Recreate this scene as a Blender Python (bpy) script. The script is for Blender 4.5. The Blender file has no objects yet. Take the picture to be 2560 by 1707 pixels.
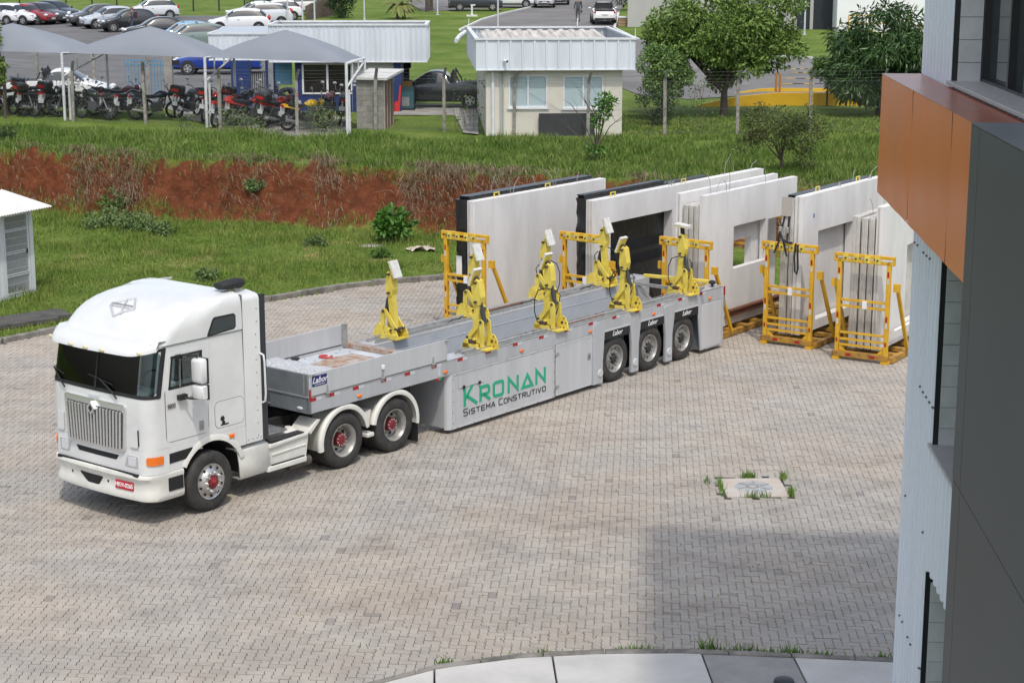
import bpy, bmesh, math, random
import numpy as np
from mathutils import Vector, Matrix
random.seed(7); RNG = np.random.default_rng(7)
SC = bpy.context.scene; COL = SC.collection
R = math.radians

# ------------------------------------------------------------------ camera
cam_data = bpy.data.cameras.new('camera'); cam = bpy.data.objects.new('camera', cam_data); COL.objects.link(cam)
CAM_H, CAM_PITCH, CAM_F = 9.0, 0.2155, 4491.0
cam.location = (0, 0, CAM_H); cam.rotation_euler = (math.pi/2 - CAM_PITCH, 0, 0)
cam_data.sensor_fit = 'HORIZONTAL'; cam_data.sensor_width = 36.0; cam_data.lens = 36.0*CAM_F/2560.0
cam_data.clip_start = 0.2; cam_data.clip_end = 3000
SC.camera = cam
# ------------------------------------------------------------------ sky and sun
SUN_AZ, SUN_EL = math.atan2(0.21, -0.98), R(60)        # azimuth clockwise from +Y
w = bpy.data.worlds.new('World'); SC.world = w; w.use_nodes = True
nt = w.node_tree; bg = nt.nodes['Background']
sky = nt.nodes.new('ShaderNodeTexSky'); sky.sky_type = 'NISHITA'; sky.sun_disc = False
sky.sun_elevation = SUN_EL; sky.sun_rotation = SUN_AZ; sky.air_density = 1.0; sky.dust_density = 2.5; sky.ozone_density = 1.0
hs = nt.nodes.new('ShaderNodeHueSaturation'); hs.inputs['Saturation'].default_value = 0.62            # thin bright cloud whitens the sky
nt.links.new(sky.outputs[0], hs.inputs['Color']); nt.links.new(hs.outputs[0], bg.inputs[0]); bg.inputs[1].default_value = 0.15
sl = bpy.data.lights.new('sun', 'SUN'); sl.energy = 1.4; sl.angle = R(1.6); sl.color = (1.0, 0.955, 0.89)
sun = bpy.data.objects.new('sun', sl); COL.objects.link(sun)
sd = Vector((math.sin(SUN_AZ)*math.cos(SUN_EL), math.cos(SUN_AZ)*math.cos(SUN_EL), math.sin(SUN_EL)))
sun.rotation_euler = sd.to_track_quat('Z', 'Y').to_euler(); sun.location = (20, -40, 60)
vs = SC.view_settings; vs.view_transform = 'Standard'; vs.look = 'None'; vs.exposure = 0.55; vs.gamma = 1.0; vs.use_curve_mapping = False
# ------------------------------------------------------------------ survey: photograph rays to places
_c, _s = math.cos(CAM_PITCH), math.sin(CAM_PITCH)
def ray(x, y):
    u = (x-1280)/CAM_F; v = (853.5-y)/CAM_F
    return Vector((u, _c+v*_s, -_s+v*_c))
def on_level(x, y, z=0.0):
    r = ray(x, y); return Vector((0, 0, CAM_H)) + r*((z-CAM_H)/r.z)
def at_dist(x, y, Y):
    r = ray(x, y); return Vector((0, 0, CAM_H)) + r*(Y/r.y)
TER0, TERS = 2.45-0.02*62, 0.02                        # upper terrace: z = TER0 + TERS*Y
def ter(x, y):
    r = ray(x, y); return Vector((0, 0, CAM_H)) + r*((TER0-CAM_H)/(r.z-TERS*r.y))
def tz(Y): return TER0+TERS*Y

# ------------------------------------------------------------------ materials
MATS = {}
def mat(name, col, rough=0.6, metal=0.0, var=0.0, scale=3.0, bump=0.0, bscale=60.0, coat=0.0, col2=None, emit=None, island=0.0, spec=0.5, streak=False, trans=0.0, stretch=None):
    """Principled material: base colour with optional noise towards col2 (or darker by var), per-piece variation, fine bump."""
    if name in MATS: return MATS[name]
    m = bpy.data.materials.new(name); m.use_nodes = True; MATS[name] = m
    n = m.node_tree.nodes; l = m.node_tree.links; b = n['Principled BSDF']
    b.inputs['Roughness'].default_value = rough; b.inputs['Metallic'].default_value = metal
    b.inputs['Specular IOR Level'].default_value = spec
    if coat: b.inputs['Coat Weight'].default_value = coat; b.inputs['Coat Roughness'].default_value = 0.06
    if trans: b.inputs['Transmission Weight'].default_value = trans
    c4 = (*col, 1); out = None
    if var or col2:
        geo = n.new('ShaderNodeNewGeometry'); nz = n.new('ShaderNodeTexNoise'); nz.inputs['Scale'].default_value = scale; nz.inputs['Detail'].default_value = 6; nz.inputs['Roughness'].default_value = 0.62
        src = geo.outputs['Position']
        if streak or stretch:
            mp = n.new('ShaderNodeMapping'); mp.inputs['Scale'].default_value = stretch or (1, 1, 0.08); l.new(src, mp.inputs['Vector']); src = mp.outputs[0]
        l.new(src, nz.inputs['Vector'])
        rp = n.new('ShaderNodeValToRGB'); rp.color_ramp.elements[0].position = 0.36; rp.color_ramp.elements[1].position = 0.66
        d = col2 or tuple(x*(1-var) for x in col)
        rp.color_ramp.elements[0].color = c4; rp.color_ramp.elements[1].color = (*d, 1)
        l.new(nz.outputs['Fac'], rp.inputs[0]); out = rp.outputs[0]
    if island:
        geo2 = n.new('ShaderNodeNewGeometry'); oi = n.new('ShaderNodeObjectInfo'); ad = n.new('ShaderNodeMath'); ad.operation = 'ADD'
        l.new(geo2.outputs['Random Per Island'], ad.inputs[0]); l.new(oi.outputs['Random'], ad.inputs[1])
        fr = n.new('ShaderNodeMath'); fr.operation = 'FRACT'; l.new(ad.outputs[0], fr.inputs[0])
        mr = n.new('ShaderNodeMapRange'); mr.inputs[3].default_value = 1-island; mr.inputs[4].default_value = 1+island; l.new(fr.outputs[0], mr.inputs[0])
        mx = n.new('ShaderNodeMix'); mx.data_type = 'RGBA'; mx.blend_type = 'MULTIPLY'; mx.inputs[0].default_value = 1
        if out: l.new(out, mx.inputs[6])
        else: mx.inputs[6].default_value = c4
        l.new(mr.outputs[0], mx.inputs[7]); out = mx.outputs[2]
    if out: l.new(out, b.inputs['Base Color'])
    else: b.inputs['Base Color'].default_value = c4
    if bump:
        geo3 = n.new('ShaderNodeNewGeometry'); nb = n.new('ShaderNodeTexNoise'); nb.inputs['Scale'].default_value = bscale; nb.inputs['Detail'].default_value = 4
        l.new(geo3.outputs['Position'], nb.inputs['Vector']); bp = n.new('ShaderNodeBump'); bp.inputs['Strength'].default_value = bump; bp.inputs['Distance'].default_value = 0.02
        l.new(nb.outputs['Fac'], bp.inputs['Height']); l.new(bp.outputs[0], b.inputs['Normal'])
    if emit: b.inputs['Emission Color'].default_value = (*emit[0], 1); b.inputs['Emission Strength'].default_value = emit[1]
    return m

# ------------------------------------------------------------------ mesh helpers
class MB:
    def __init__(s): s.v = []; s.f = []; s.mi = []
    def add(s, vs, fs, mi=0):
        o = len(s.v); s.v.extend([tuple(p) for p in vs]); s.f.extend([tuple(i+o for i in f) for f in fs]); s.mi.extend([mi]*len(fs)); return s
    def b(s, x0, x1, y0, y1, z0, z1, mi=0):
        return s.add([(x0,y0,z0),(x1,y0,z0),(x1,y1,z0),(x0,y1,z0),(x0,y0,z1),(x1,y0,z1),(x1,y1,z1),(x0,y1,z1)],
                     [(3,2,1,0),(4,5,6,7),(0,1,5,4),(1,2,6,5),(2,3,7,6),(3,0,4,7)], mi)
    def beam(s, p0, p1, w, h, up=(0,0,1), mi=0):
        p0 = Vector(p0); p1 = Vector(p1); d = (p1-p0).normalized(); u = Vector(up)
        x = d.cross(u)
        if x.length < 1e-4: x = d.cross(Vector((0,1,0)))
        x.normalize(); y = x.cross(d)
        q = [p + x*a*w/2 + y*bb*h/2 for p in (p0,p1) for a,bb in ((-1,-1),(1,-1),(1,1),(-1,1))]
        return s.add(q, [(3,2,1,0),(4,5,6,7),(0,1,5,4),(1,2,6,5),(2,3,7,6),(3,0,4,7)], mi)
    def cyl(s, p0, p1, r, r2=None, n=12, mi=0):
        p0 = Vector(p0); p1 = Vector(p1); d = (p1-p0).normalized(); a = d.orthogonal().normalized(); bb = d.cross(a); r2 = r if r2 is None else r2
        q = []
        for p, rr in ((p0,r),(p1,r2)):
            for k in range(n):
                t = 2*math.pi*k/n; q.append(p + a*math.cos(t)*rr + bb*math.sin(t)*rr)
        fs = [(k,(k+1)%n,n+(k+1)%n,n+k) for k in range(n)] + [tuple(range(n-1,-1,-1)), tuple(range(n,2*n))]
        return s.add(q, fs, mi)
    def tube(s, pts, r, n=6, mi=0, taper=None):
        pts = [Vector(p) for p in pts]; rings = []; a = None
        for i, p in enumerate(pts):
            d = (pts[min(i+1,len(pts)-1)] - pts[max(i-1,0)]).normalized()
            a = d.orthogonal().normalized() if a is None else (a - d*a.dot(d)).normalized()
            bb = d.cross(a); rr = r if taper is None else r*(1+(taper-1)*i/(len(pts)-1))
            rings.append([p + a*math.cos(2*math.pi*k/n)*rr + bb*math.sin(2*math.pi*k/n)*rr for k in range(n)])
        return s.loft(rings, mi=mi)
    def loft(s, rings, closed=True, cap=True, mi=0):
        n = len(rings[0]); q = [p for r_ in rings for p in r_]; fs = []
        for i in range(len(rings)-1):
            for k in range(n if closed else n-1):
                k2 = (k+1) % n; fs.append((i*n+k, i*n+k2, (i+1)*n+k2, (i+1)*n+k))
        if cap and closed: fs += [tuple(range(n-1,-1,-1)), tuple(range((len(rings)-1)*n, len(rings)*n))]
        return s.add(q, fs, mi)
    def prism(s, poly, axis, a, b_, mi=0):
        n = len(poly)
        def P(p, h): return {'x': (h,p[0],p[1]), 'y': (p[0],h,p[1]), 'z': (p[0],p[1],h)}[axis]
        q = [P(p,a) for p in poly] + [P(p,b_) for p in poly]
        fs = [(k,(k+1)%n,n+(k+1)%n,n+k) for k in range(n)] + [tuple(range(n-1,-1,-1)), tuple(range(n,2*n))]
        return s.add(q, fs, mi)
    def revolve(s, prof, c, axis='y', n=32, mi=0):
        """prof: (radius, height along axis); c: centre"""
        rings = []
        for r_, h in prof:
            ring = []
            for k in range(n):
                t = 2*math.pi*k/n; u, v = r_*math.cos(t), r_*math.sin(t)
                ring.append({'y': (c[0]+u, c[1]+h, c[2]+v), 'x': (c[0]+h, c[1]+u, c[2]+v), 'z': (c[0]+u, c[1]+v, c[2]+h)}[axis])
            rings.append(ring)
        return s.loft(rings, cap=True, mi=mi)
    def sphere(s, c, r, n=10, m=6, sc=(1,1,1), mi=0):
        rings = []
        for i in range(m+1):
            p = math.pi*(i+0.02)/(m+0.04)
            rings.append([(c[0]+sc[0]*r*math.sin(p)*math.cos(2*math.pi*k/n), c[1]+sc[1]*r*math.sin(p)*math.sin(2*math.pi*k/n), c[2]+sc[2]*r*math.cos(p)) for k in range(n)])
        return s.loft(rings, mi=mi)
    def mesh(s, name, mats, smooth=None):
        me = bpy.data.meshes.new(name); me.from_pydata(s.v, [], s.f)
        for m in (mats if isinstance(mats, (list, tuple)) else [mats]): me.materials.append(m)
        if any(s.mi): me.polygons.foreach_set('material_index', s.mi)
        if len(s.f) < 60000:
            bm = bmesh.new(); bm.from_mesh(me); bmesh.ops.recalc_face_normals(bm, faces=bm.faces); bm.to_mesh(me); bm.free()
        if smooth is not None:
            me.polygons.foreach_set('use_smooth', [True]*len(me.polygons)); me.set_sharp_from_angle(angle=R(smooth))
        me.update(); return me
    def build(s, name, mats, parent=None, smooth=None, bevel=0, seg=2, loc=None, rot=None):
        o = bpy.data.objects.new(name, s.mesh(name, mats, smooth)); COL.objects.link(o)
        if parent is not None: o.parent = parent
        if loc is not None: o.location = loc
        if rot is not None: o.rotation_euler = rot
        if bevel:
            md = o.modifiers.new('bevel', 'BEVEL'); md.width = bevel; md.segments = seg; md.limit_method = 'ANGLE'; md.angle_limit = R(35); md.harden_normals = False
            if smooth is None:
                o.data.polygons.foreach_set('use_smooth', [True]*len(o.data.polygons)); o.data.set_sharp_from_angle(angle=R(50))
        return o
def box(*a): return MB().b(*a)
def tag(o, label=None, cat=None, group=None, kind=None):
    if label: o['label'] = label
    if cat: o['category'] = cat
    if group: o['group'] = group
    if kind: o['kind'] = kind
    return o
def empty(name, loc, rz=0.0, label=None, cat=None, group=None):
    o = bpy.data.objects.new(name, None); COL.objects.link(o); o.location = loc; o.rotation_euler = (0, 0, rz); o.empty_display_size = 0.2
    return tag(o, label, cat, group)
def link(name, me, parent=None, loc=(0,0,0), rot=(0,0,0), m=None):
    o = bpy.data.objects.new(name, me); COL.objects.link(o); o.location = loc; o.rotation_euler = rot
    if parent is not None: o.parent = parent
    if m is not None: o.material_slots[0].link = 'OBJECT'; o.material_slots[0].material = m
    return o
def copy_tree(o, parent=None):
    q = o.copy(); COL.objects.link(q); q.parent = parent
    for ch in list(o.children): copy_tree(ch, q)
    return q
def structure(name, mb, m, **k): return tag(mb.build(name, m, **k), kind='structure')
def soup(name, verts, faces, m, parent=None, kind='stuff', smooth=False):
    """large mesh from numpy arrays: verts (n,3), faces (k, 3 or 4)"""
    me = bpy.data.meshes.new(name); me.vertices.add(len(verts)); me.vertices.foreach_set('co', np.asarray(verts, np.float32).ravel())
    k = faces.shape[1]; me.loops.add(faces.size); me.loops.foreach_set('vertex_index', faces.astype(np.int32).ravel())
    me.polygons.add(len(faces)); me.polygons.foreach_set('loop_start', np.arange(0, faces.size, k, dtype=np.int32))
    me.polygons.foreach_set('loop_total', np.full(len(faces), k, np.int32))
    me.polygons.foreach_set('use_smooth', np.full(len(faces), bool(smooth)))
    me.materials.append(m); me.update(calc_edges=True); me.validate()
    o = bpy.data.objects.new(name, me); COL.objects.link(o)
    if parent is not None: o.parent = parent
    if kind: o['kind'] = kind
    return o
def text_mesh(name, body, size, m, parent=None, loc=(0,0,0), rot=(0,0,0), shear=0.0, depth=0.002, align='CENTER', sx=1.0, bold=0.0):
    cu = bpy.data.curves.new(name, 'FONT'); cu.body = body; cu.size = size; cu.shear = shear; cu.extrude = depth; cu.align_x = align; cu.align_y = 'CENTER'; cu.offset = bold; cu.resolution_u = 3
    o = bpy.data.objects.new(name, cu); COL.objects.link(o); bpy.context.view_layer.update()
    me = bpy.data.meshes.new_from_object(o.evaluated_get(bpy.context.evaluated_depsgraph_get())); COL.objects.unlink(o); bpy.data.objects.remove(o)
    me.materials.clear(); me.materials.append(m)
    q = link(name, me, parent, loc, rot); q.scale = (sx, 1, 1); return q
def ribbon(mb, pts, wd, y0, y1, closed=False):
    """stroke of a letter: mitred band along (x,z) points, from depth y0 to y1"""
    pts = [Vector((p[0], p[1])) for p in pts]; n = len(pts); L = []; Rr = []
    for i, p in enumerate(pts):
        a = pts[i-1] if (i > 0 or closed) else None; c = pts[(i+1) % n] if (i < n-1 or closed) else None
        d0 = (p-a).normalized() if a is not None else (c-p).normalized(); d1 = (c-p).normalized() if c is not None else d0
        n0 = Vector((-d0.y, d0.x)); n1 = Vector((-d1.y, d1.x)); mn = (n0+n1).normalized(); k = wd/2/max(0.45, mn.dot(n0))
        L.append(p+mn*k); Rr.append(p-mn*k)
    rng = range(n if closed else n-1)
    for i in rng:
        j = (i+1) % n; mb.prism([L[i], L[j], Rr[j], Rr[i]], 'y', y0, y1)
def arc(cx, cz, r, a0, a1, n): return [(cx+r*math.cos(R(a0+(a1-a0)*i/n)), cz+r*math.sin(R(a0+(a1-a0)*i/n))) for i in range(n+1)]
def vnoise(x, y, seed=0):
    """smooth value noise on numpy arrays"""
    r = np.random.default_rng(seed).random((64, 64)); xi = np.floor(x).astype(int); yi = np.floor(y).astype(int); fx = x-xi; fy = y-yi
    fx = fx*fx*(3-2*fx); fy = fy*fy*(3-2*fy); g = lambda a, b: r[a % 64, b % 64]
    return (g(xi,yi)*(1-fx)+g(xi+1,yi)*fx)*(1-fy) + (g(xi,yi+1)*(1-fx)+g(xi+1,yi+1)*fx)*fy
def fbm(x, y, seed=0, o=4):
    s = 0; a = 0.5
    for k in range(o): s = s + a*vnoise(x*2**k, y*2**k, seed+k); a *= 0.5
    return s
# ------------------------------------------------------------------ ground
def line_of(px, z): 
    q = [on_level(x, y, z) for x, y in px]; q.sort(key=lambda p: p.x); return np.array([p.x for p in q]), np.array([p.y for p in q])
EX, EY = line_of([(0,372),(200,382),(400,394),(800,404),(1200,424),(1600,440),(2100,458)], 2.38)
FX, FY = line_of([(0,492),(250,505),(430,545),(800,572),(1100,588),(1500,600),(2100,640)], 0.45)
KX = np.array([-60,-11.94,-11.04,-6.46,-4.15,-1.57,2.0,14.0,60.0]); KY = np.array([36,40.9,42.1,45.95,48.2,49.4,49.6,47.0,40.0])
def edgeY(X): return np.interp(X, EX, EY) + np.where(X < EX[0], (EX[0]-X)*0.15, 0) - np.where(X > EX[-1], (X-EX[-1])*0.4, 0)
def footY(X): return np.minimum(np.interp(X, FX, FY) + np.where(X < FX[0], (FX[0]-X)*0.15, 0) - np.where(X > FX[-1], (X-FX[-1])*0.4, 0), edgeY(X)-1.0)
def kerbY(X): return np.interp(X, KX, KY)
def height(X, Y):
    X = np.asarray(X, float); Y = np.asarray(Y, float)
    wob = (fbm(X*0.9, Y*0.9, 3)-0.5); e = edgeY(X)+wob*0.9; f = footY(X)+(fbm(X*0.7+9, Y*0.7, 8)-0.5)*1.2; k = kerbY(X); f = np.minimum(f, e-0.7)
    lawn = 0.10 + np.clip((Y-k)/np.maximum(f-k, 0.5), 0, 1)*0.36 + (fbm(X*0.5, Y*0.5, 21)-0.47)*0.16*np.clip(Y-k, 0, 1)
    t = np.clip((Y-f)/np.maximum(e-f, 0.3), 0, 1); prof = np.where(t < 0.42, t*0.80, np.where(t < 0.80, 0.336+(t-0.42)*1.70, np.minimum(1, 0.982+(t-0.8)*0.09)))
    top = TER0+TERS*Y + (fbm(X*0.4, Y*0.4, 5)-0.47)*0.25*np.clip((72-Y)/5, 0, 1)*np.clip((Y-e)/1.0, 0, 1)
    z = lawn*(1-prof)+prof*top + np.where((t > 0) & (t < 0.85), (fbm(X*1.6, Y*1.6, 31, 5)-0.47)*0.7, 0)
    z = np.where(Y < k, -0.12, z); z = np.where(Y > e, top, z)
    return z, t
xs = np.concatenate([np.linspace(-900,-60,9), np.arange(-55,-24,4), np.arange(-24,22,0.2), np.arange(22,60,4), np.linspace(70,900,9)])
ys = np.concatenate([np.arange(-40,36,8), np.arange(36,49.9,0.4), np.arange(50,63,0.1), np.arange(63,70,0.4), np.arange(70,180,5), np.array([200,260,340,500,800,1400])])
GX, GY = np.meshgrid(xs, ys); GZ, GT = height(GX, GY)
ny, nx = GX.shape; ii = np.arange(nx-1)[None,:]+np.arange(ny-1)[:,None]*nx
gf = np.stack([ii, ii+1, ii+1+nx, ii+nx], -1).reshape(-1,4)
def ground_material():
    m = bpy.data.materials.new('turf and red earth'); m.use_nodes = True; n = m.node_tree.nodes; l = m.node_tree.links; b = n['Principled BSDF']
    b.inputs['Roughness'].default_value = 0.95; b.inputs['Specular IOR Level'].default_value = 0.15
    geo = n.new('ShaderNodeNewGeometry')
    def noise(sc, det=6, rough=0.6):
        z = n.new('ShaderNodeTexNoise'); z.inputs['Scale'].default_value = sc; z.inputs['Detail'].default_value = det; z.inputs['Roughness'].default_value = rough; l.new(geo.outputs['Position'], z.inputs['Vector']); return z
    def ramp(src, stops):
        r_ = n.new('ShaderNodeValToRGB'); cr = r_.color_ramp
        while len(cr.elements) < len(stops): cr.elements.new(0.5)
        for e, (p, c) in zip(cr.elements, stops): e.position = p; e.color = (*c, 1)
        l.new(src, r_.inputs[0]); return r_
    g1 = ramp(noise(0.45).outputs['Fac'], [(0.32,(0.09,0.15,0.026)),(0.5,(0.135,0.20,0.04)),(0.68,(0.19,0.235,0.065))])
    g2 = ramp(noise(9, 8, 0.7).outputs['Fac'], [(0.35,(0.55,0.6,0.5)),(0.65,(1.25,1.2,1.1))])
    gm = n.new('ShaderNodeMix'); gm.data_type = 'RGBA'; gm.blend_type = 'MULTIPLY'; gm.inputs[0].default_value = 1; l.new(g1.outputs[0], gm.inputs[6]); l.new(g2.outputs[0], gm.inputs[7])
    dry = ramp(noise(0.8, 7, 0.65).outputs['Fac'], [(0.55,(0,0,0)),(0.68,(1,1,1))])
    at_ = n.new('ShaderNodeAttribute'); at_.attribute_name = 'dry'
    dm = n.new('ShaderNodeMath'); dm.operation = 'MULTIPLY'; l.new(dry.outputs[0], dm.inputs[0]); l.new(at_.outputs['Fac'], dm.inputs[1])
    gd = n.new('ShaderNodeMix'); gd.data_type = 'RGBA'; l.new(dm.outputs[0], gd.inputs[0]); l.new(gm.outputs[2], gd.inputs[6]); gd.inputs[7].default_value = (0.33,0.22,0.11,1)
    s1 = ramp(noise(2.4, 8, 0.7).outputs['Fac'], [(0.3,(0.075,0.026,0.013)),(0.5,(0.145,0.046,0.021)),(0.7,(0.225,0.075,0.033))])
    sa = n.new('ShaderNodeAttribute'); sa.attribute_name = 'soil'
    fm = n.new('ShaderNodeMix'); fm.data_type = 'RGBA'; l.new(sa.outputs['Fac'], fm.inputs[0]); l.new(gd.outputs[2], fm.inputs[6]); l.new(s1.outputs[0], fm.inputs[7])
    l.new(fm.outputs[2], b.inputs['Base Color'])
    bp = n.new('ShaderNodeBump'); bp.inputs['Strength'].default_value = 0.9; bp.inputs['Distance'].default_value = 0.12; l.new(noise(5, 9, 0.7).outputs['Fac'], bp.inputs['Height']); l.new(bp.outputs[0], b.inputs['Normal'])
    return m
ground = soup('ground', np.stack([GX,GY,GZ],-1).reshape(-1,3), gf, ground_material(), kind='structure')
soilv = np.clip(np.minimum((GT-0.02+(fbm(GX*3,GY*3,88)-0.47)*0.25)/0.05, (0.86-GT+(fbm(GX*4,GY*4,89)-0.47)*0.2)/0.04), 0, 1)*np.where((GT > 0) & (GT < 1), 1, 0)
veg = np.clip((fbm(GX*0.35+3, GY*0.6, 77)-0.66)*9, 0, 1); soilv = soilv*(1-0.85*veg)
a = ground.data.attributes.new('soil', 'FLOAT', 'POINT'); a.data.foreach_set('value', soilv.astype(np.float32).ravel())
dryv = np.clip(1-np.abs(GY-(kerbY(GX)*0.42+footY(GX)*0.58))/2.2, 0, 1)*(GY < footY(GX))*(GX < 2)
a = ground.data.attributes.new('dry', 'FLOAT', 'POINT'); a.data.foreach_set('value', dryv.astype(np.float32).ravel())
ground.data.polygons.foreach_set('use_smooth', [True]*len(ground.data.polygons))

# sheets laid on the terrace
def sheet(name, px, m, lift): 
    q = [ter(*p) for p in px]; mb = MB(); mb.add([(p.x, p.y, p.z+lift) for p in q], [tuple(range(len(q)))]); o = mb.build(name, m)
    if o.data.polygons[0].normal.z < 0: o.data.flip_normals()
    return tag(o, kind='structure')
ASPH = mat('asphalt', (0.155,0.152,0.15), 0.9, var=0.35, scale=0.35, bump=0.3, bscale=25)
ASPH2 = mat('road asphalt', (0.19,0.18,0.17), 0.9, var=0.35, scale=0.3, bump=0.3, bscale=25)
CONC = mat('weathered concrete', (0.36,0.345,0.315), 0.9, var=0.4, scale=1.6, bump=0.35, bscale=30)
sheet('parking_lot', [(-700,262),(640,268),(700,240),(700,41),(176,41),(-700,52)], ASPH, 0.03)
sheet('road', [(1150,76),(1205,52),(1262,36),(1335,18),(1385,-14),(1420,-60),(1600,-60),(1570,0),(1546,36),(1536,74),(1580,96),(1640,118),(1820,136),(1980,145),(2500,152),(2500,238),(1938,236),(1720,250),(1600,240),(1450,180),(1250,140)], ASPH2, 0.03)
sheet('far_parking', [(1060,30),(1335,18.4),(1385,-14),(1420,-60),(900,-60)], ASPH2, 0.025)
sheet('driveway', [(960,262),(1196,262),(1196,338),(1158,334),(1138,290),(960,290)], CONC, 0.035)
sheet('motorcycle_bay', [(395,262),(700,262),(880,300),(880,352),(700,345),(470,300)], mat('gravel yard', (0.30,0.28,0.25), 0.95, var=0.4, scale=4, bump=0.5, bscale=15), 0.03)
WHT = mat('white kerb paint', (0.72,0.71,0.68), 0.7, var=0.3, scale=2)
def kerb_run(px, name='painted_kerb', wd=0.16, ht=0.16, m=WHT):
    root = empty(name, ter(*px[0])); root['kind'] = 'structure'
    for a_, b_ in zip(px[:-1], px[1:]):
        p, q = ter(*a_), ter(*b_); n = max(1, int((q-p).length/1.6))
        for i in range(n):
            u, v = p.lerp(q, i/n), p.lerp(q, (i+1)/n); d = (v-u)*0.004
            mb = MB(); o0 = root.location; mb.beam(u-o0+d+Vector((0,0,ht/2-0.02)), v-o0-d+Vector((0,0,ht/2-0.02)), wd, ht); mb.build('kerb_stone', m, root)
kerb_run([(1150,78),(1205,52),(1262,36)]); kerb_run([(1262,36),(1335,19)]); kerb_run([(1536,74),(1546,36)]); kerb_run([(1536,74),(1580,96),(1640,118)]); kerb_run([(1820,136),(1980,145),(2030,149)])

# ------------------------------------------------------------------ grass
GRASS = mat('grass blades', (0.10,0.17,0.026), 0.75, col2=(0.20,0.235,0.06), scale=1.3, island=0.5, spec=0.15)
GRASS2 = mat('tall grass blades', (0.085,0.155,0.026), 0.75, col2=(0.175,0.23,0.06), scale=1.0, island=0.5, spec=0.15)
STRAW = mat('dry straw', (0.40,0.32,0.23), 0.9, col2=(0.24,0.17,0.11), scale=3, island=0.4, spec=0.1)
def blades(name, P, h, wd, m, lean=0.45, kind='stuff', parent=None, rng=RNG):
    n = len(P); a_ = rng.random(n)*2*np.pi; hh = h*(0.55+0.9*rng.random(n)); dx, dy = np.cos(a_), np.sin(a_)
    b_ = rng.random(n)*2*np.pi; ln = lean*hh*rng.random(n); ww = wd*(0.6+0.8*rng.random(n))/2
    base = np.asarray(P); side = np.stack([dx*ww, dy*ww, 0*ww], -1); lv = np.stack([np.cos(b_)*ln, np.sin(b_)*ln, hh], -1)
    mid = base+lv*np.array([0.35,0.35,0.55]); tip = base+lv
    V = np.stack([base-side, base+side, mid+side*0.8, mid-side*0.8, tip], 1).reshape(-1,3); k = np.arange(n)*5
    F = np.concatenate([np.stack([k,k+1,k+2],-1), np.stack([k,k+2,k+3],-1), np.stack([k+3,k+2,k+4],-1)])
    return soup(name, V, F, m, parent, kind)
def scatter(x0, x1, y0, y1, n, keep, rng=RNG):
    X = x0+(x1-x0)*rng.random(n); Y = y0+(y1-y0)*rng.random(n); k = keep(X, Y); X, Y = X[k], Y[k]; Z, _ = height(X, Y); return np.stack([X, Y, Z], -1)
def tall(X, Y, sc=0.45, seed=55): return 0.5+1.1*fbm(X*sc, Y*sc, seed)
lk = lambda X, Y: (Y > kerbY(X)+0.15) & (Y < footY(X)+0.25) & (RNG.random(len(X)) < 1.0-0.75*np.clip(1-np.abs(Y-(kerbY(X)*0.42+footY(X)*0.58))/2.0, 0, 1)*(fbm(X*0.8, Y*0.8, 91) > 0.47))
P = scatter(-20, 4, 40, 60, 190000, lk)
nearf = np.clip(1-(footY(P[:,0])-P[:,1])/3.0, 0, 1); blades('lawn_grass', P, 0.02+0.16*np.clip(fbm(P[:,0]*0.8,P[:,1]*0.8,55)*1.7-0.35,0.05,1.1)+0.14*nearf*fbm(P[:,0]*1.5,P[:,1]*1.5,58), 0.016, GRASS, lean=0.8)['label'] = 'short green grass on the lawn behind the truck'
P = scatter(-22, 16, 50, 72, 330000, lambda X, Y: (Y > edgeY(X)-0.38) & (Y < 62.6+0.27*np.clip(-5-X, 0, 14)) & (fbm(X*0.6, Y*0.6, 12) > 0.25))
blades('verge_grass', P, 0.07+0.34*np.clip(fbm(P[:,0]*0.9,P[:,1]*0.9,56)*1.6-0.35,0.1,1.2)*(0.5+fbm(P[:,0]*3,P[:,1]*3,57)), 0.020, GRASS2, lean=0.8)['label'] = 'tall unmown grass along the top of the red bank'
P = scatter(3.5, 22, 62.6, 82, 90000, lambda X, Y: (Y < 70.5))
blades('mown_grass', P, 0.07, 0.03, GRASS, lean=0.8)['label'] = 'mown lawn right of the cream guardhouse'
P = scatter(-20, 14, 48, 64, 120000, lambda X, Y: (height(X,Y)[1] > 0.01) & (height(X,Y)[1] < 0.99) & ((fbm(X*0.35+3, Y*0.6, 77) > 0.66) | (RNG.random(len(X)) < 0.035)))
blades('bank_weeds', P, 0.22*tall(P[:,0],P[:,1],0.9), 0.022, GRASS2)['label'] = 'green weeds growing on the red bank face'
# straw hanging from the lip of the bank
n = 15000; X = -20+34*RNG.random(n); cl = fbm(X*1.9, X*0+3, 44); kp = RNG.random(n) < np.clip((cl-0.40)*4, 0.04, 0.8); X = X[kp]; n = len(X)
Y = edgeY(X)+RNG.normal(0, 0.22, n)-0.42; Z, T = height(X, Y); drop = (0.08+0.34*RNG.random(n)**2.2); 
base = np.stack([X, Y, Z+0.10*RNG.random(n)], -1); sx = RNG.normal(0, 0.34, n); tip = base+np.stack([sx, -0.35*drop-0.12, -drop*0.62+0.10], -1); mid = (base+tip)/2+np.stack([sx*0.2, -0.1+0*sx, 0.14+0.10*RNG.random(n)], -1)
w_ = np.array([0.007,0,0.003]); V = np.stack([base-w_, base+w_, mid+w_, mid-w_, tip], 1).reshape(-1,3); k = np.arange(n)*5
soup('dry_straw', V, np.concatenate([np.stack([k,k+1,k+2],-1), np.stack([k,k+2,k+3],-1), np.stack([k+3,k+2,k+4],-1)]), STRAW)['label'] = 'dry straw hanging over the lip of the red bank'
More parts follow.
